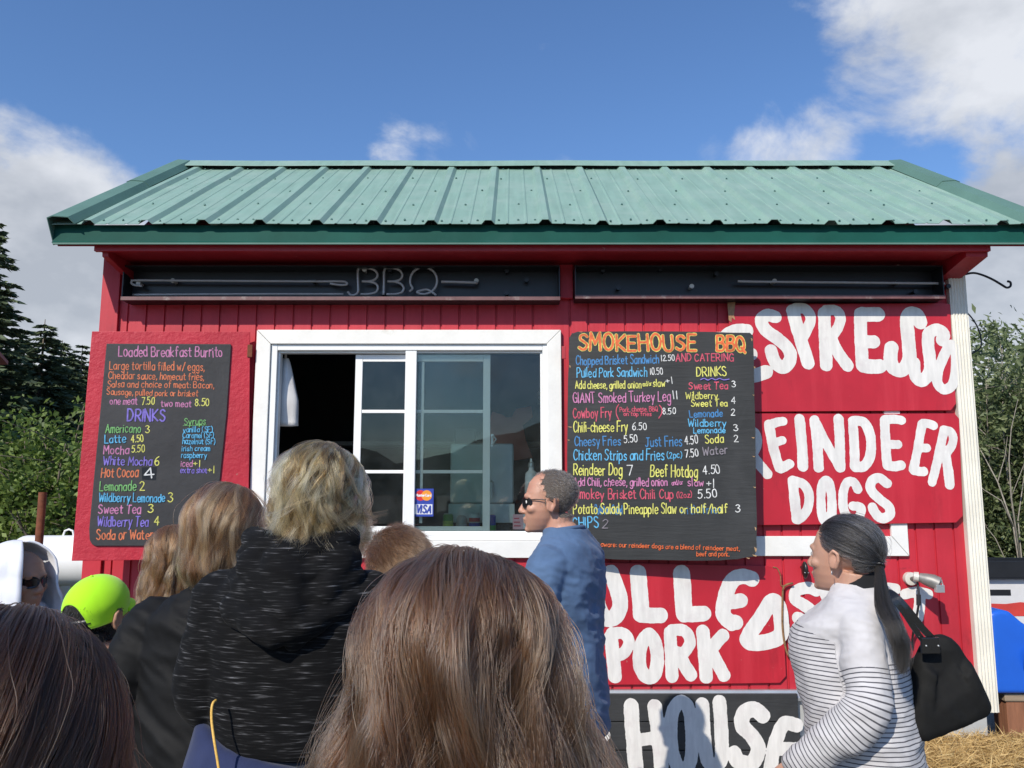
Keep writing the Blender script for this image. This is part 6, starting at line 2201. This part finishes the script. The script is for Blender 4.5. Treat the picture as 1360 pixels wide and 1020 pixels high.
def ponytail():
    rs = np.random.RandomState(9)
    n, m = 11000, 14
    a, b, c = .0815, .104, .094
    C = np.array((0, -.014, .032))
    tie = np.array((.0, -.93, -.36)); tie /= np.linalg.norm(tie)
    # roots along the hairline and over the scalp
    d0 = rs.normal(size=(n * 3, 3)); d0 /= np.linalg.norm(d0, axis=1, keepdims=True)
    ok = (d0[:, 1] < .52 + .45 * d0[:, 2]) & (d0[:, 2] > -.80 + .35 * (d0[:, 1] > -.35)) & ~((np.abs(d0[:, 0]) > .55) & (d0[:, 1] > -.35) & (d0[:, 2] < .0)) & (d0[:, 2] > -.78)
    d0 = d0[ok][:n]; n = len(d0)
    om = np.arccos(np.clip(d0 @ tie, -1, 1))[:, None]
    u = np.linspace(0, 1, m)[None, :]
    lift = rs.uniform(0, .05, n)[:, None]
    D_ = (np.sin((1 - u) * om)[:, :, None] * d0[:, None, :] + np.sin(u * om)[:, :, None] * tie[None, None, :]) / np.maximum(np.sin(om), 1e-3)[:, :, None]
    sc = (1.0 + lift * np.sin(u * math.pi) + .01 + rs.normal(0, .006, n)[:, None])
    jit = rs.normal(size=(n, 3)) * .004
    P = C + D_ * np.array((a, b, c)) * sc[:, :, None] + jit[:, None, :] * np.sin(u * 3.14)[:, :, None]
    P[:, -1, :] = C + tie * np.array((a, b, c)) * 1.02 + rs.normal(size=(n, 3)) * .007
    fl = rs.rand(n) < .02
    P[fl] += rs.normal(size=(fl.sum(), 1, 3)) * .010 * np.sin(u[0] * 3.1)[None, :, None]
    Th = np.array(wom.T)
    tb = lambda Q: Q @ Th[:3, :3].T + Th[:3, 3]
    mb = MB()
    mb.sphere((0, 0, 0), (1, 1, 1), 40)
    vv, keep = [], []
    for p in mb.v:
        d = np.array(p)
        k_ = (d[1] < .50 + .45 * d[2]) and not (abs(d[0]) > .55 and d[1] > -.35 and d[2] < .02) and d[2] > -.80
        keep.append(k_)
        vv.append(tb(C + d * np.array((a, b, c)) * .985))
    f = [q for q in mb.f if all(keep[i] for i in q)]
    base = MB().add(vv, f).build('hair', M_UH_DARK, wom.o, smooth='all')
    strands('hair_strands', tb(P), .00035, H_DARK, base)
    # the tail over the shoulder blade, given in world metres then brought into her space
    inv = wom.o.matrix_basis.inverted()
    t0 = Vector(tb(C + tie * np.array((a, b, c)) * 1.0))
    Yt = 2.40
    tail = [t0] + [inv @ at(px, py, y) for px, py, y in ((1173, 798, 2.42), (1186, 830, 2.36), (1197, 862, 2.345), (1199, 893, 2.34))]
    q = np.array(catmull([tuple(p) for p in tail], False, 5))
    m2 = len(q); n2 = 3800
    w = np.interp(np.linspace(0, 1, m2), [0, .06, .3, .65, 1], [.010, .017, .029, .026, .008])
    ang, rr = rs.uniform(0, 6.28, n2), np.sqrt(rs.rand(n2))
    tt = np.linspace(0, 1, m2)
    ca, sa = np.cos(ang)[:, None] * rr[:, None], np.sin(ang)[:, None] * rr[:, None]
    off = np.stack([ca * w, sa * w * .8, 0 * ca * w], -1)
    k_ = rs.uniform(0, 6.28, (n2, 1))
    off[:, :, 0] += .004 * np.sin(tt * 7 + (k_ // 1.0) * 1.0) * tt
    P2 = q[None] + off + rs.normal(size=(n2, 1, 3)) * .007 * (tt ** 1.5)[None, :, None]
    grp = rs.randint(0, 26, n2); gph = rs.uniform(0, 6.28, (26, 3)); gam = rs.normal(0, .008, (26, 3))
    P2 += gam[grp][:, None, :] * (np.sin(tt[None, :, None] * 7 + gph[grp][:, None, :]) * tt[None, :, None])
    L = rs.uniform(.7, 1, n2)
    P2 = np.stack([np.stack([np.interp(L[i] * tt, tt, P2[i, :, ax]) for ax in range(3)], -1) for i in range(n2)])
    tl = MB(); tl.tube([Vector(p) for p in q], list(np.maximum(w * .5, .003)), 12)
    tob = tl.build('ponytail', M_UH_DARK, base, smooth='all')
    # strands of the tail sit with the rest of the hair
    strands('tail_strands', P2, .00038, H_TAIL, base)
    d = (q[1] - q[0]); d = Vector(d).normalized(); s1 = d.orthogonal().normalized(); s2 = d.cross(s1)
    mb = MB(); cpt = Vector(q[1])
    mb.tube([cpt + (s1 * math.cos(x) + s2 * math.sin(x)) * .0135 for x in [2 * math.pi * k / 20 for k in range(21)]], .004, 8)
    mb.build('hair_tie', M_BLACK, base, smooth='all')
ponytail()

# ---- black shoulder bag of the ponytailed woman
def tote():
    Yb = 2.52
    pts = [(1238, 846), (1262, 848), (1283, 880), (1303, 920), (1306, 942), (1285, 955), (1245, 972), (1208, 980), (1202, 940), (1212, 890), (1224, 862)]
    c0 = at(1250, 985, Yb)
    root = empty('shoulder_bag', c0)
    tag(root, 'black quilted shoulder bag hanging behind the woman in the striped jumper', 'bag')
    q = catmull([tuple(at(px, py, Yb) - c0) for px, py in pts], True, 3)[:-1]
    cx = sum(p[0] for p in q) / len(q); cz = sum(p[2] for p in q) / len(q)
    mb = MB(); v, f = [], []
    n = len(q)
    lay = [(-.062, .55), (-.058, .80), (-.045, .95), (-.02, 1.0), (.02, 1.0), (.045, .95), (.058, .8), (.062, .55)]
    for dy, k in lay:
        for p in q:
            top = (p[2] - cz) > .08
            v.append((cx + (p[0] - cx) * k, dy * (.55 if top else 1), cz + (p[2] - cz) * k))
    for i in range(len(lay) - 1):
        for k in range(n):
            f.append((i * n + k, i * n + (k + 1) % n, (i + 1) * n + (k + 1) % n, (i + 1) * n + k))
    f.append(tuple(range(n))); f.append(tuple(range((len(lay) - 1) * n, len(lay) * n)))
    mb.add(v, f)
    m, t, b = new_mat('black nylon')
    nn = tex_noise(t, 12, 5, .6)
    t.links.new(ramp(t, nn, [(.3, (.005, .005, .005)), (.7, (.012, .012, .0115))]), b.inputs['Base Color'])
    b.inputs['Roughness'].default_value = .8
    b.inputs['Specular IOR Level'].default_value = .25
    wv = N(t, 'ShaderNodeTexWave', bands_direction='DIAGONAL'); wv.inputs['Scale'].default_value = 9; wv.inputs['Distortion'].default_value = 1.5
    tcx = N(t, 'ShaderNodeTexCoord'); t.links.new(tcx.outputs['Object'], wv.inputs['Vector'])
    bump(t, b, wv.outputs['Fac'], .5, .004)
    me = remesh(mb, 'bag_body', .006, 3)
    folds(me, .005, (14, 14, 12, 6), 2)
    link('bag_body', me, m, root)
    mleather = mk('black leather', (.012, .012, .012), .22, spec=.7, bscale=60, bstr=.2)
    def strap(pp, w, nm):
        s = MB()
        p3 = catmull_v([at(px, py, y) - c0 for px, py, y in pp])
        vv, ff = [], []
        for i, p in enumerate(p3):
            d = (p3[min(i + 1, len(p3) - 1)] - p3[max(0, i - 1)]).normalized()
            nrm = Vector((0, -1, 0)); sd = d.cross(nrm).normalized()
            for sx, ny in ((-1, 0), (1, 0), (1, .006), (-1, .006)):
                vv.append(p + sd * w / 2 * sx - nrm * ny)
        for i in range(len(p3) - 1):
            for k in range(4):
                ff.append((i * 4 + k, i * 4 + (k + 1) % 4, (i + 1) * 4 + (k + 1) % 4, (i + 1) * 4 + k))
        s.add(vv, ff)
        s.build(nm, mleather, root, smooth=True)
    strap([(1243, 852, 2.46), (1226, 835, 2.455), (1208, 812, 2.45), (1188, 790, 2.47), (1172, 778, 2.55), (1160, 786, 2.65)], .020, 'strap')
    strap([(1232, 858, 2.46), (1217, 838, 2.45), (1200, 812, 2.445), (1183, 792, 2.46), (1168, 780, 2.54), (1157, 788, 2.64)], .016, 'strap')
    a, b2 = at(1222, 846, 2.452) - c0, at(1248, 868, 2.452) - c0
    mb = MB(); mb.box(a.x, b2.x, -.008, .004, b2.z, a.z)
    o = mb.build('leather_tab', mleather, root, bevel=.004, segs=3)
    o.location = (0, a.y, 0)
    o.rotation_euler = (0, 0, 0)
    for k in range(2):
        mb = MB(); mb.sphere((a.x + .012 + .036 * k, -.009, (a.z + b2.z) / 2), .003, 8)
        r_ = mb.build('rivet', M_ALU, o, smooth='all')
tote()
# dark sunglasses hanging by her chin: thin dark cord-like shape seen beyond her cheek
# ---- blonde woman in the flecked black hoodie
blo = Figure('blonde woman with windblown bobbed hair in a white-flecked black hoodie', 428, 1.75, 585, -6,
    [(1.085, .01, .165, .125), (1.16, .01, .174, .130), (1.24, .005, .180, .130), (1.32, -.005, .188, .122), (1.38, -.012, .184, .105), (1.42, -.015, .145, .085), (1.455, -.005, .105, .075), (1.485, .0, .078, .070)],
    SKIN_F, body_px=402, head_yaw=-12, head_fwd=.02, hair_up=.02)
A = [([(-.150, -.015, 1.36), (-.192, -.03, 1.165), (-.05, .20, 1.12)], [.073, .064, .046]), ([(.150, -.015, 1.36), (.192, -.03, 1.165), (.05, .20, 1.10)], [.073, .064, .046])]
blo.body(A, end_hands(A, .92), voxel=.006)
def fleck_mat():
    m, t, b = new_mat('space-dyed black fleece')
    n = tex_noise(t, 40, 2, .5, stretch=(.55, .55, 8))
    gate = tex_noise(t, 7, 3, .6, stretch=(.8, .8, 2.2))
    f = tmath(t, 'ADD', n, tmath(t, 'MULTIPLY', tmath(t, 'SUBTRACT', gate, .5), .22))
    c = ramp(t, f, [(.48, (.0045, .0045, .005)), (.60, (.010, .010, .0105)), (.68, (.045, .045, .047)), (.82, (.20, .20, .21))])
    t.links.new(c, b.inputs['Base Color'])
    b.inputs['Roughness'].default_value = .9
    b.inputs['Specular IOR Level'].default_value = .15
    b.inputs['Sheen Weight'].default_value = .02
    bump(t, b, tex_noise(t, 600, 3, .6), .25, .001)
    return m
M_FLECK = fleck_mat()
blo.top_garment('hoodie', M_FLECK, .006, (.009, (5, 5, 7, 4)), 4)
def hood_back():
    mb = MB()
    for k in range(4):
        pts = []
        for i in range(15):
            a = R(200 + 140 * i / 14)
            rx, ry = .115 + .012 * k, .105 + .02 * k
            pts.append((.012 + rx * math.cos(a), .015 + ry * math.sin(a), 1.475 - .030 * k - .018 * (k) * abs(math.sin(a)) + .03 * abs(math.cos(a))))
        mb.tube(pts, [.020 + .007 * math.sin(math.pi * i / 14) for i in range(15)], 12)
    limb(mb, [(.01, -.10, 1.45), (.03, -.135, 1.37), (.045, -.125, 1.31)], [.05, .042, .018])
    limb(mb, [(-.06, -.09, 1.45), (.0, -.13, 1.39), (.045, -.125, 1.33)], [.035, .03, .018])
    limb(mb, [(.10, -.06, 1.455), (.09, -.11, 1.39), (.05, -.125, 1.32)], [.04, .03, .018])
    me = remesh(mb, 'hood', .006, 4)
    folds(me, .010, (13, 13, 11, 7), 5)
    link('hood', me, M_FLECK, blo.o)
hood_back()
blo.trousers(M_DENIM)
def tied():
    mb = MB()
    rg = [(0, .01, 1.105, .190, .136, 2.3), (0, .01, 1.09, .200, .146, 2.3), (0, .0, 1.03, .212, .156, 2.3), (0, -.005, .95, .222, .165, 2.3), (0, -.01, .82, .232, .172, 2.3), (0, -.01, .68, .238, .175, 2.3)]
    loft(mb, rg)
    me = remesh(mb, 'tied_jacket', .008, 3)
    co = get_co(me)
    co[:, 2] += np.clip((co[:, 2] - .9) / .2, 0, 1) * (-.055 * np.clip((co[:, 0] + .18) / .3, 0, 1) + .035 * np.clip(-(co[:, 0] + .10) / .1, 0, 1))
    set_co(me, co)
    folds(me, .010, (9, 9, 3, 2), 6)
    o = link('tied_jacket', me, cloth_mat('navy fleece', (.018, .026, .075), vary=.2), blo.o)
    inv = blo.o.matrix_basis.inverted()
    mb = MB()
    mb.tube(catmull_v([inv @ at(px, py, y) for px, py, y in ((287, 930, 1.615), (282, 936, 1.60), (281, 955, 1.595), (284, 980, 1.585), (288, 1005, 1.58), (292, 1030, 1.575), (300, 1075, 1.57))]), .0026, 8)
    mb.build('drawstring', mk('yellow cord', (.75, .45, .10), .6, vary=.2, vscale=200), o, smooth='all')
tied()
H_BLO = hair_mat('highlighted blonde hair', [(.030, .015, .006), (.15, .085, .030), (.50, .33, .135), (.88, .70, .40)], .26, .35)
M_UH_BLO = mk('blonde hair mass', (.12, .085, .05), .8)
bb = long_hair(blo, H_BLO, M_UH_BLO, 300, 46, 21, rad=(.077, .100, .098), drop=(.115, .028), wr=((0, .98), (.05, 1.04), (.11, .98), (.16, .88)), wl=((0, .96), (.05, 1.02), (.10, .96), (.16, .88)),
          back=((0, 1.0), (.06, .98), (.13, .86), (.2, .8)), lock_r=.0075, wave=(.010, .12), noise=.0065, lay=.12, strand_r=.00032, tip_flip=(.010, .020), swirl=.8, fly=.05, phi_max=130, under_drop=.8)

# ---- woman in the black softshell jacket
jac = Figure('woman with light brown hair tucked into a plain black softshell jacket', 296, 2.05, 642, -4,
    [(.80, .0, .205, .150), (.92, .0, .200, .150), (1.04, .0, .190, .142), (1.15, .0, .188, .135), (1.235, -.01, .190, .118), (1.295, -.015, .165, .098), (1.335, -.008, .115, .085), (1.375, .0, .082, .076), (1.40, .003, .078, .074)],
    SKIN_F, body_px=303, head_yaw=-8, head_fwd=.03, hair_up=.012)
A = [([(-.165, -.015, 1.265), (-.268, -.075, 1.02), (-.12, .20, .98)], [.066, .060, .046]), ([(.165, -.015, 1.265), (.23, -.03, 1.03), (.10, .20, .98)], [.066, .060, .046])]
jac.body(A, end_hands(A, .92), voxel=.006)
M_SOFT = cloth_mat('black softshell', (.0055, .0055, .0058), .7, 500, .2, .0)
jac.top_garment('jacket', M_SOFT, .006, (.015, (6, 6, 7, 8)), 9)
jac.trousers(M_DENIM)
def seams():
    mb = MB()
    inv = jac.o.matrix_basis.inverted()
    pts = [(-.135, 1.205), (-.07, 1.215), (0, 1.218), (.07, 1.215), (.13, 1.205)]
    q = []
    for x, z in pts:
        q.append(Vector((x, -.135 + .10 * (x / .16) ** 2 * .5, z)))
    mb.tube(catmull_v(q), .0022, 6)
    mb.tube([(.082 * math.cos(a), .002 + .078 * math.sin(a), 1.40) for a in [2 * math.pi * k / 30 for k in range(31)]], .009, 8)
    mb.build('collar', M_SOFT, jac.o, smooth='all')
seams()
H_LB = hair_mat('light brown hair', [(.060, .024, .010), (.17, .075, .030), (.34, .17, .075), (.52, .31, .16)], .26, .35)
M_UH_LB = mk('light brown hair mass', (.07, .035, .018), .8)
jb_ = long_hair(jac, H_LB, M_UH_LB, 150, 60, 31, rad=(.081, .099, .095), drop=(.135, .012), wr=((0, 1.02), (.06, 1.04), (.12, 1.0), (.2, .8)), wl=((0, 1.02), (.06, 1.04), (.12, 1.0), (.2, .8)),
          back=((0, 1.0), (.05, .96), (.10, 1.0), (.13, .88), (.2, .7)), lock_r=.012, wave=(.004, .12), noise=.006, lay=.10, strand_r=.00036, tip_flip=(-.008, .010), swirl=.25, fly=.03, under_drop=.92)

# ---- girl standing in front of the jacket woman
kid = Figure('girl with long light brown hair between the lime cap and the black softshell jacket', 234, 2.7, 697, 14,
    [(.72, 0, .165, .12), (.9, 0, .160, .12), (1.05, 0, .165, .115), (1.15, -.01, .165, .10), (1.20, -.01, .12, .085), (1.245, 0, .072, .065), (1.262, 0, .068, .062)],
    SKIN_F, body_px=236, head_yaw=6, head_fwd=.02, hair_up=.012, head_k=.95)
A = simple_arms(.15, 1.12, (.056, .048, .04))
kid.body(A, end_hands(A, .85), voxel=.007)
kid.top_garment('jacket', cloth_mat('dark navy jacket', (.010, .011, .015), sheen=.03), .008, (.008, (6, 6, 7, 4)), 12)
kid.trousers(M_DENIM)
long_hair(kid, H_LB, M_UH_LB, 110, 55, 41, rad=(.083, .099, .096), drop=(.26, .03), wr=((0, 1.02), (.12, 1.1), (.3, 1.1)), wl=((0, 1.02), (.10, 1.14), (.2, 1.22), (.3, 1.12)),
          back=((0, 1.0), (.08, 1.0), (.3, 1.12)), lock_r=.012, wave=(.005, .12), noise=.007, lay=.10, strand_r=.00042, swirl=.25, fly=.03)

# ---- boy in the lime cap
boy = Figure('boy in a lime green cap and light grey T-shirt seen from behind', 129, 2.45, 757, -13,
    [(.66, 0, .16, .115), (.8, 0, .155, .115), (.93, 0, .16, .11), (1.03, -.01, .165, .10), (1.085, -.01, .125, .08), (1.112, 0, .075, .062), (1.122, 0, .066, .058)],
    SKIN_T, body_px=146, head_yaw=-6, head_fwd=.02, hair_up=.022, head_k=.97)
A = simple_arms(.145, 1.02, (.052, .046, .038))
boy.body(A, end_hands(A, .85), voxel=.005)
M_GREYT = cloth_mat('heather grey jersey', (.55, .55, .57))
boy.top_garment('shirt', M_GREYT, .007, (.006, (6, 6, 8, 4)), 13)
boy.trousers(cloth_mat('grey shorts', (.30, .30, .32))); boy.eyes()
def reg_boy(h):
    x, y, z = h[:, 0], h[:, 1], h[:, 2]
    d = (z < .045) & (z > -.072) & (y < .02 + .25 * np.maximum(z, 0)) & ~((np.abs(x) > .058) & (y > -.036) & (z < .02))
    return d.astype(float)
H_BLK = hair_mat('short black hair', [(.006, .005, .004), (.016, .012, .010), (.03, .024, .02)])
scalp_hair(boy, H_BLK, mk('black hair mass', (.010, .009, .008), .8), 5000, 6, reg_boy, lambda h: np.where(h[:, 2] > -.03, .008, .007), .15, (0, -.4, -.9), .00045)
def lime_cap():
    m = cloth_mat('lime green twill', (.42, .85, .015), .8, 500, .05, .3)
    C = Vector((0, -.010, .030)); a, b, c = .083, .101, .093
    TL = boy.T @ Matrix.Translation(C * boy.k) @ Matrix.Rotation(R(17), 4, 'X') @ Matrix.Scale(boy.k, 4)
    v, f = [], []
    nt_, npx = 18, 96
    for i in range(nt_ + 1):
        for k in range(npx):
            ph = 2 * math.pi * k / npx
            pw = ph if ph <= math.pi else ph - 2 * math.pi
            tb_ = 112 - (50 * math.sqrt(max(0, 1 - (abs(pw) / R(34)) ** 2.4)) if abs(pw) < R(34) else 0)
            th = R(2 + (tb_ - 2) * i / nt_)
            seam = 1 + .008 * abs(math.sin(ph * 3)) ** .5
            low_ = 1 - .05 * max(0, (math.degrees(th) - 80) / 20)
            v.append(TL @ Vector((a * math.sin(min(th, R(90))) * math.sin(ph) * seam * low_, -b * math.sin(min(th, R(90))) * math.cos(ph) * seam * low_, c * math.cos(th))))
    for i in range(nt_):
        for k in range(npx):
            f.append((i * npx + k, (i + 1) * npx + k, (i + 1) * npx + (k + 1) % npx, i * npx + (k + 1) % npx))
    o = MB().add(v, f).build('cap', m, boy.o, smooth='all')
    sd_ = o.modifiers.new('thickness', 'SOLIDIFY'); sd_.thickness = .003; sd_.offset = 1
    # peak pointing away from the viewer
    v, f = [], []
    for i in range(9):
        for k in range(17):
            ph = R(180 - 62 + 124 * k / 16)
            rr = 1 + .30 * (i / 8) * max(0, math.cos((k - 8) / 8 * 1.35)) ** .7
            v.append(TL @ Vector((a * math.sin(ph) * (1 + .10 * i / 8) * .97, -b * math.cos(ph) * rr * .97, -.012 - .016 * (i / 8) - .012 * abs((k - 8) / 8) ** 2)))
    for i in range(8):
        for k in range(16):
            f.append((i * 17 + k, i * 17 + k + 1, (i + 1) * 17 + k + 1, (i + 1) * 17 + k))
    pk2 = MB().add(v, f).build('peak', m, o, smooth='all')
    s2 = pk2.modifiers.new('thickness', 'SOLIDIFY'); s2.thickness = .004
    mb = MB(); mb.sphere(TL @ Vector((0, 0, c + .002)), .006, 10); mb.build('button', m, o, smooth='all')
    # strap across the opening
    st = []
    for k in range(13):
        ph = R(-40 + 80 * k / 12)
        st.append(TL @ Vector((a * .985 * math.sin(ph), -b * .985 * math.cos(ph), -.010)))
    mb = MB(); vv, ff = [], []
    for p in st:
        vv += [p + Vector((0, 0, .008)), p - Vector((0, 0, .008))]
    for k in range(12):
        ff.append((2 * k, 2 * k + 1, 2 * k + 3, 2 * k + 2))
    q = mb.add(vv, ff).build('strap', M_BLACK, o, smooth='all'); s3 = q.modifiers.new('thickness', 'SOLIDIFY'); s3.thickness = .002
lime_cap()

# ---- person in the white hood
hoo = Figure('person in sunglasses with a white hood pulled up, at the far left', 22, 2.95, 722, -114,
    [(.72, 0, .19, .14), (.9, 0, .185, .14), (1.03, 0, .185, .135), (1.12, -.01, .185, .115), (1.17, -.01, .14, .095), (1.205, 0, .09, .08), (1.225, 0, .08, .075)],
    SKIN_T, body_px=12, head_yaw=8, head_fwd=.03, hair_up=.02, head_k=.93)
A = simple_arms(.165, 1.09, (.062, .054, .045))
hoo.body(A, end_hands(A, .85), voxel=.005)
M_WHOOD = cloth_mat('white sweatshirt', (.72, .73, .78), vary=.05)
hoo.top_garment('hoodie', M_WHOOD, .008, (.009, (6, 6, 7, 4)), 15)
hoo.trousers(M_DENIM); hoo.sunglasses()
def hood():
    v, f = [], []
    C = Vector((0, -.018, .020)); a, b, c = .108, .130, .118
    nt_, npx = 24, 40
    for i in range(nt_ + 1):
        u = i / nt_
        for k in range(npx + 1):
            ph = R(-138 + 276 * k / npx)
            if u < .55:
                th = R(4 + 90 * u / .55); d = 0
            else:
                th = R(94); d = (u - .55) / .45 * .185
            open_ = 1.0
            w = 1 + .35 * d / .185
            p = Vector((a * math.sin(th) * math.sin(ph) * w, -b * math.sin(th) * math.cos(ph) * w - .018 * (abs(ph) > R(110)) * 0, c * math.cos(th) - d))
            if abs(ph) > R(128):
                p.y += .016
            v.append(hoo.T @ ((C + p) * hoo.k))
    W_ = npx + 1
    for i in range(nt_):
        for k in range(npx):
            f.append((i * W_ + k, (i + 1) * W_ + k, (i + 1) * W_ + k + 1, i * W_ + k + 1))
    # top front closes over the brow
    me = MB().add(v, f).mesh('hood', smooth='all')
    folds(me, .013, (10, 10, 8, 6), 8, zlim=None)
    o = link('hood', me, M_WHOOD, hoo.o)
    s_ = o.modifiers.new('thickness', 'SOLIDIFY'); s_.thickness = .008; s_.offset = 1
    # faint printed scroll on the hood
    mb = MB()
    for (px, py, r) in ((36, 719, .004),):
        pass
hood()

# ---- boy with brown hair near the window
bo2 = Figure('boy with short brown hair in front of the window, ear showing at left', 530, 2.42, 695, 38,
    [(.76, 0, .165, .12), (.92, 0, .160, .12), (1.07, 0, .165, .115), (1.17, -.01, .168, .10), (1.225, -.01, .125, .085), (1.262, 0, .075, .065), (1.276, 0, .068, .06)],
    SKIN_F, body_px=535, head_yaw=4, head_fwd=.01, hair_up=.016, head_k=1.04)
A = simple_arms(.15, 1.15, (.054, .047, .04))
bo2.body(A, end_hands(A, .85), voxel=.005)
bo2.top_garment('shirt', cloth_mat('dark grey T-shirt', (.03, .035, .04)), .008, (.006, (6, 6, 8, 4)), 16)
bo2.trousers(M_DENIM); bo2.eyes()
def reg_bo2(h):
    x, y, z = h[:, 0], h[:, 1], h[:, 2]
    d = (z > -.078) & (y < .055 + .35 * np.maximum(z - .04, 0) - .75 * np.maximum(.03 - z, 0)) & ~((np.abs(x) > .062) & (y > -.038) & (z < .012))
    return d.astype(float)
H_BR2 = hair_mat('short brown hair', [(.030, .014, .007), (.075, .036, .018), (.14, .075, .04), (.20, .12, .07)])
scalp_hair(bo2, H_BR2, mk('short brown hair mass', (.085, .047, .026), .8), 16000, 7, reg_bo2, lambda h: np.where(h[:, 2] > -.045, .034, .018), .12, (.35, -.7, -.5), .00040, 8, .13, .005)

# ---- girl with long brown hair, nearest the viewer
gir = Figure('girl nearest the viewer with long loose brown hair hiding her back', 612, .80, 727, 0,
    [(.75, 0, .17, .125), (.95, 0, .165, .12), (1.1, 0, .168, .115), (1.2, -.01, .17, .10), (1.26, -.01, .125, .085), (1.30, 0, .075, .065), (1.318, 0, .068, .06)],
    SKIN_F, body_px=620, head_yaw=-4, head_fwd=.03, hair_up=.020)
A = simple_arms(.155, 1.18, (.056, .048, .04))
gir.body(A, end_hands(A, .88), voxel=.008)
gir.top_garment('jacket', cloth_mat('dark jacket', (.016, .015, .018)), .01, (.008, (6, 6, 7, 4)), 17)
gir.trousers(M_DENIM)
H_BROWN = hair_mat('long brown hair', [(.014, .006, .003), (.045, .020, .010), (.10, .050, .026), (.21, .12, .064), (.13, .046, .02)], .28, .38)
M_UH_BROWN = mk('brown hair mass', (.035, .020, .012), .8)
gb = long_hair(gir, H_BROWN, M_UH_BROWN, 420, 52, 51, rad=(.0845, .102, .098), drop=(.37, .05), wr=((0, 1.04), (.03, 1.12), (.08, 1.36), (.16, 1.90), (.26, 2.35), (.45, 2.5)), wl=((0, 1.03), (.03, 1.10), (.08, 1.28), (.14, 1.58), (.2, 1.9), (.3, 2.15), (.45, 2.3)),
          back=((0, 1.0), (.08, 1.02), (.25, 1.20), (.45, 1.30)), lock_r=.0095, wave=(.009, .15), noise=.010, lay=.10, strand_r=.00026, swirl=.30, fly=.02, m=26, lump=.013, flat=.86)

# ---- person cropped at the lower left
low = Figure('person at the bottom left corner with straight dark brown hair', -38, .60, 777, 3,
    [(.75, 0, .17, .125), (.95, 0, .165, .12), (1.1, 0, .168, .115), (1.19, -.01, .17, .10), (1.245, -.01, .125, .085), (1.285, 0, .075, .065), (1.30, 0, .068, .06)],
    SKIN_F, body_px=-38, head_yaw=4, head_fwd=.03, hair_up=.034)
A = simple_arms(.155, 1.16, (.056, .048, .04))
low.body(A, end_hands(A, .88), voxel=.008)
low.top_garment('jacket', cloth_mat('charcoal jacket', (.02, .02, .022)), .01, (.008, (6, 6, 7, 4)), 18)
low.trousers(M_DENIM)
H_DBROWN = hair_mat('straight dark brown hair', [(.010, .004, .002), (.026, .011, .005), (.050, .023, .011), (.10, .05, .025)], .30, .38)
M_UH_DBR = mk('dark brown hair mass', (.014, .008, .005), .8)
lb = long_hair(low, H_DBROWN, M_UH_DBR, 230, 60, 61, rad=(.086, .102, .100), drop=(.36, .04), wr=((0, 1.05), (.08, 1.2), (.3, 1.42)), wl=((0, 1.03), (.1, 1.12), (.3, 1.2)),
          back=((0, 1.0), (.1, 1.02), (.3, 1.15)), lock_r=.012, wave=(.003, .16), noise=.005, lay=.09, strand_r=.00026, swirl=.15, fly=.015, m=20, flat=1.0)

# loose crossing locks and flyaways over the even layers
long_hair(gir, H_BROWN, None, 60, 16, 71, rad=(.0855, .103, .101), drop=(.30, .10), wr=((0, 1.06), (.03, 1.16), (.08, 1.40), (.16, 1.92), (.26, 2.3), (.45, 2.4)), wl=((0, 1.05), (.03, 1.14), (.08, 1.32), (.14, 1.62), (.2, 1.95), (.3, 2.2), (.45, 2.3)),
          back=((0, 1.02), (.08, 1.06), (.25, 1.26), (.45, 1.34)), lock_r=.007, wave=(.012, .17), noise=.012, lay=.13, strand_r=.00022, swirl=.9, fly=.05, m=26, flat=.86, overlay=gb)
long_hair(blo, H_BLO, None, 46, 22, 72, rad=(.080, .103, .101), drop=(.10, .03), wr=((0, 1.0), (.05, 1.08), (.11, 1.06), (.16, 1.0)), wl=((0, .98), (.05, 1.04), (.10, 1.0), (.16, .95)),
          back=((0, 1.04), (.06, 1.04), (.13, .94), (.2, .88)), lock_r=.005, wave=(.010, .13), noise=.007, lay=.13, strand_r=.00030, tip_flip=(.016, .022), swirl=1.3, fly=.10, phi_max=125, overlay=bb)
long_hair(low, H_DBROWN, None, 24, 22, 73, rad=(.088, .104, .102), drop=(.34, .06), wr=((0, 1.06), (.08, 1.22), (.3, 1.42)), wl=((0, 1.05), (.1, 1.2), (.3, 1.3)),
          back=((0, 1.02), (.1, 1.06), (.3, 1.2)), lock_r=.006, wave=(.005, .18), noise=.006, lay=.10, strand_r=.00020, swirl=.35, fly=.03, m=20, flat=1.0, overlay=lb)
long_hair(jac, H_LB, None, 30, 14, 74, rad=(.083, .101, .098), drop=(.12, .02), wr=((0, 1.04), (.06, 1.07), (.12, 1.02), (.2, .85)), wl=((0, 1.04), (.06, 1.07), (.12, 1.02), (.2, .85)),
          back=((0, 1.03), (.05, 1.0), (.10, 1.05), (.13, .95), (.2, .75)), lock_r=.005, wave=(.006, .14), noise=.007, lay=.11, strand_r=.00032, tip_flip=(.0, .016), swirl=.8, fly=.10, overlay=jb_)
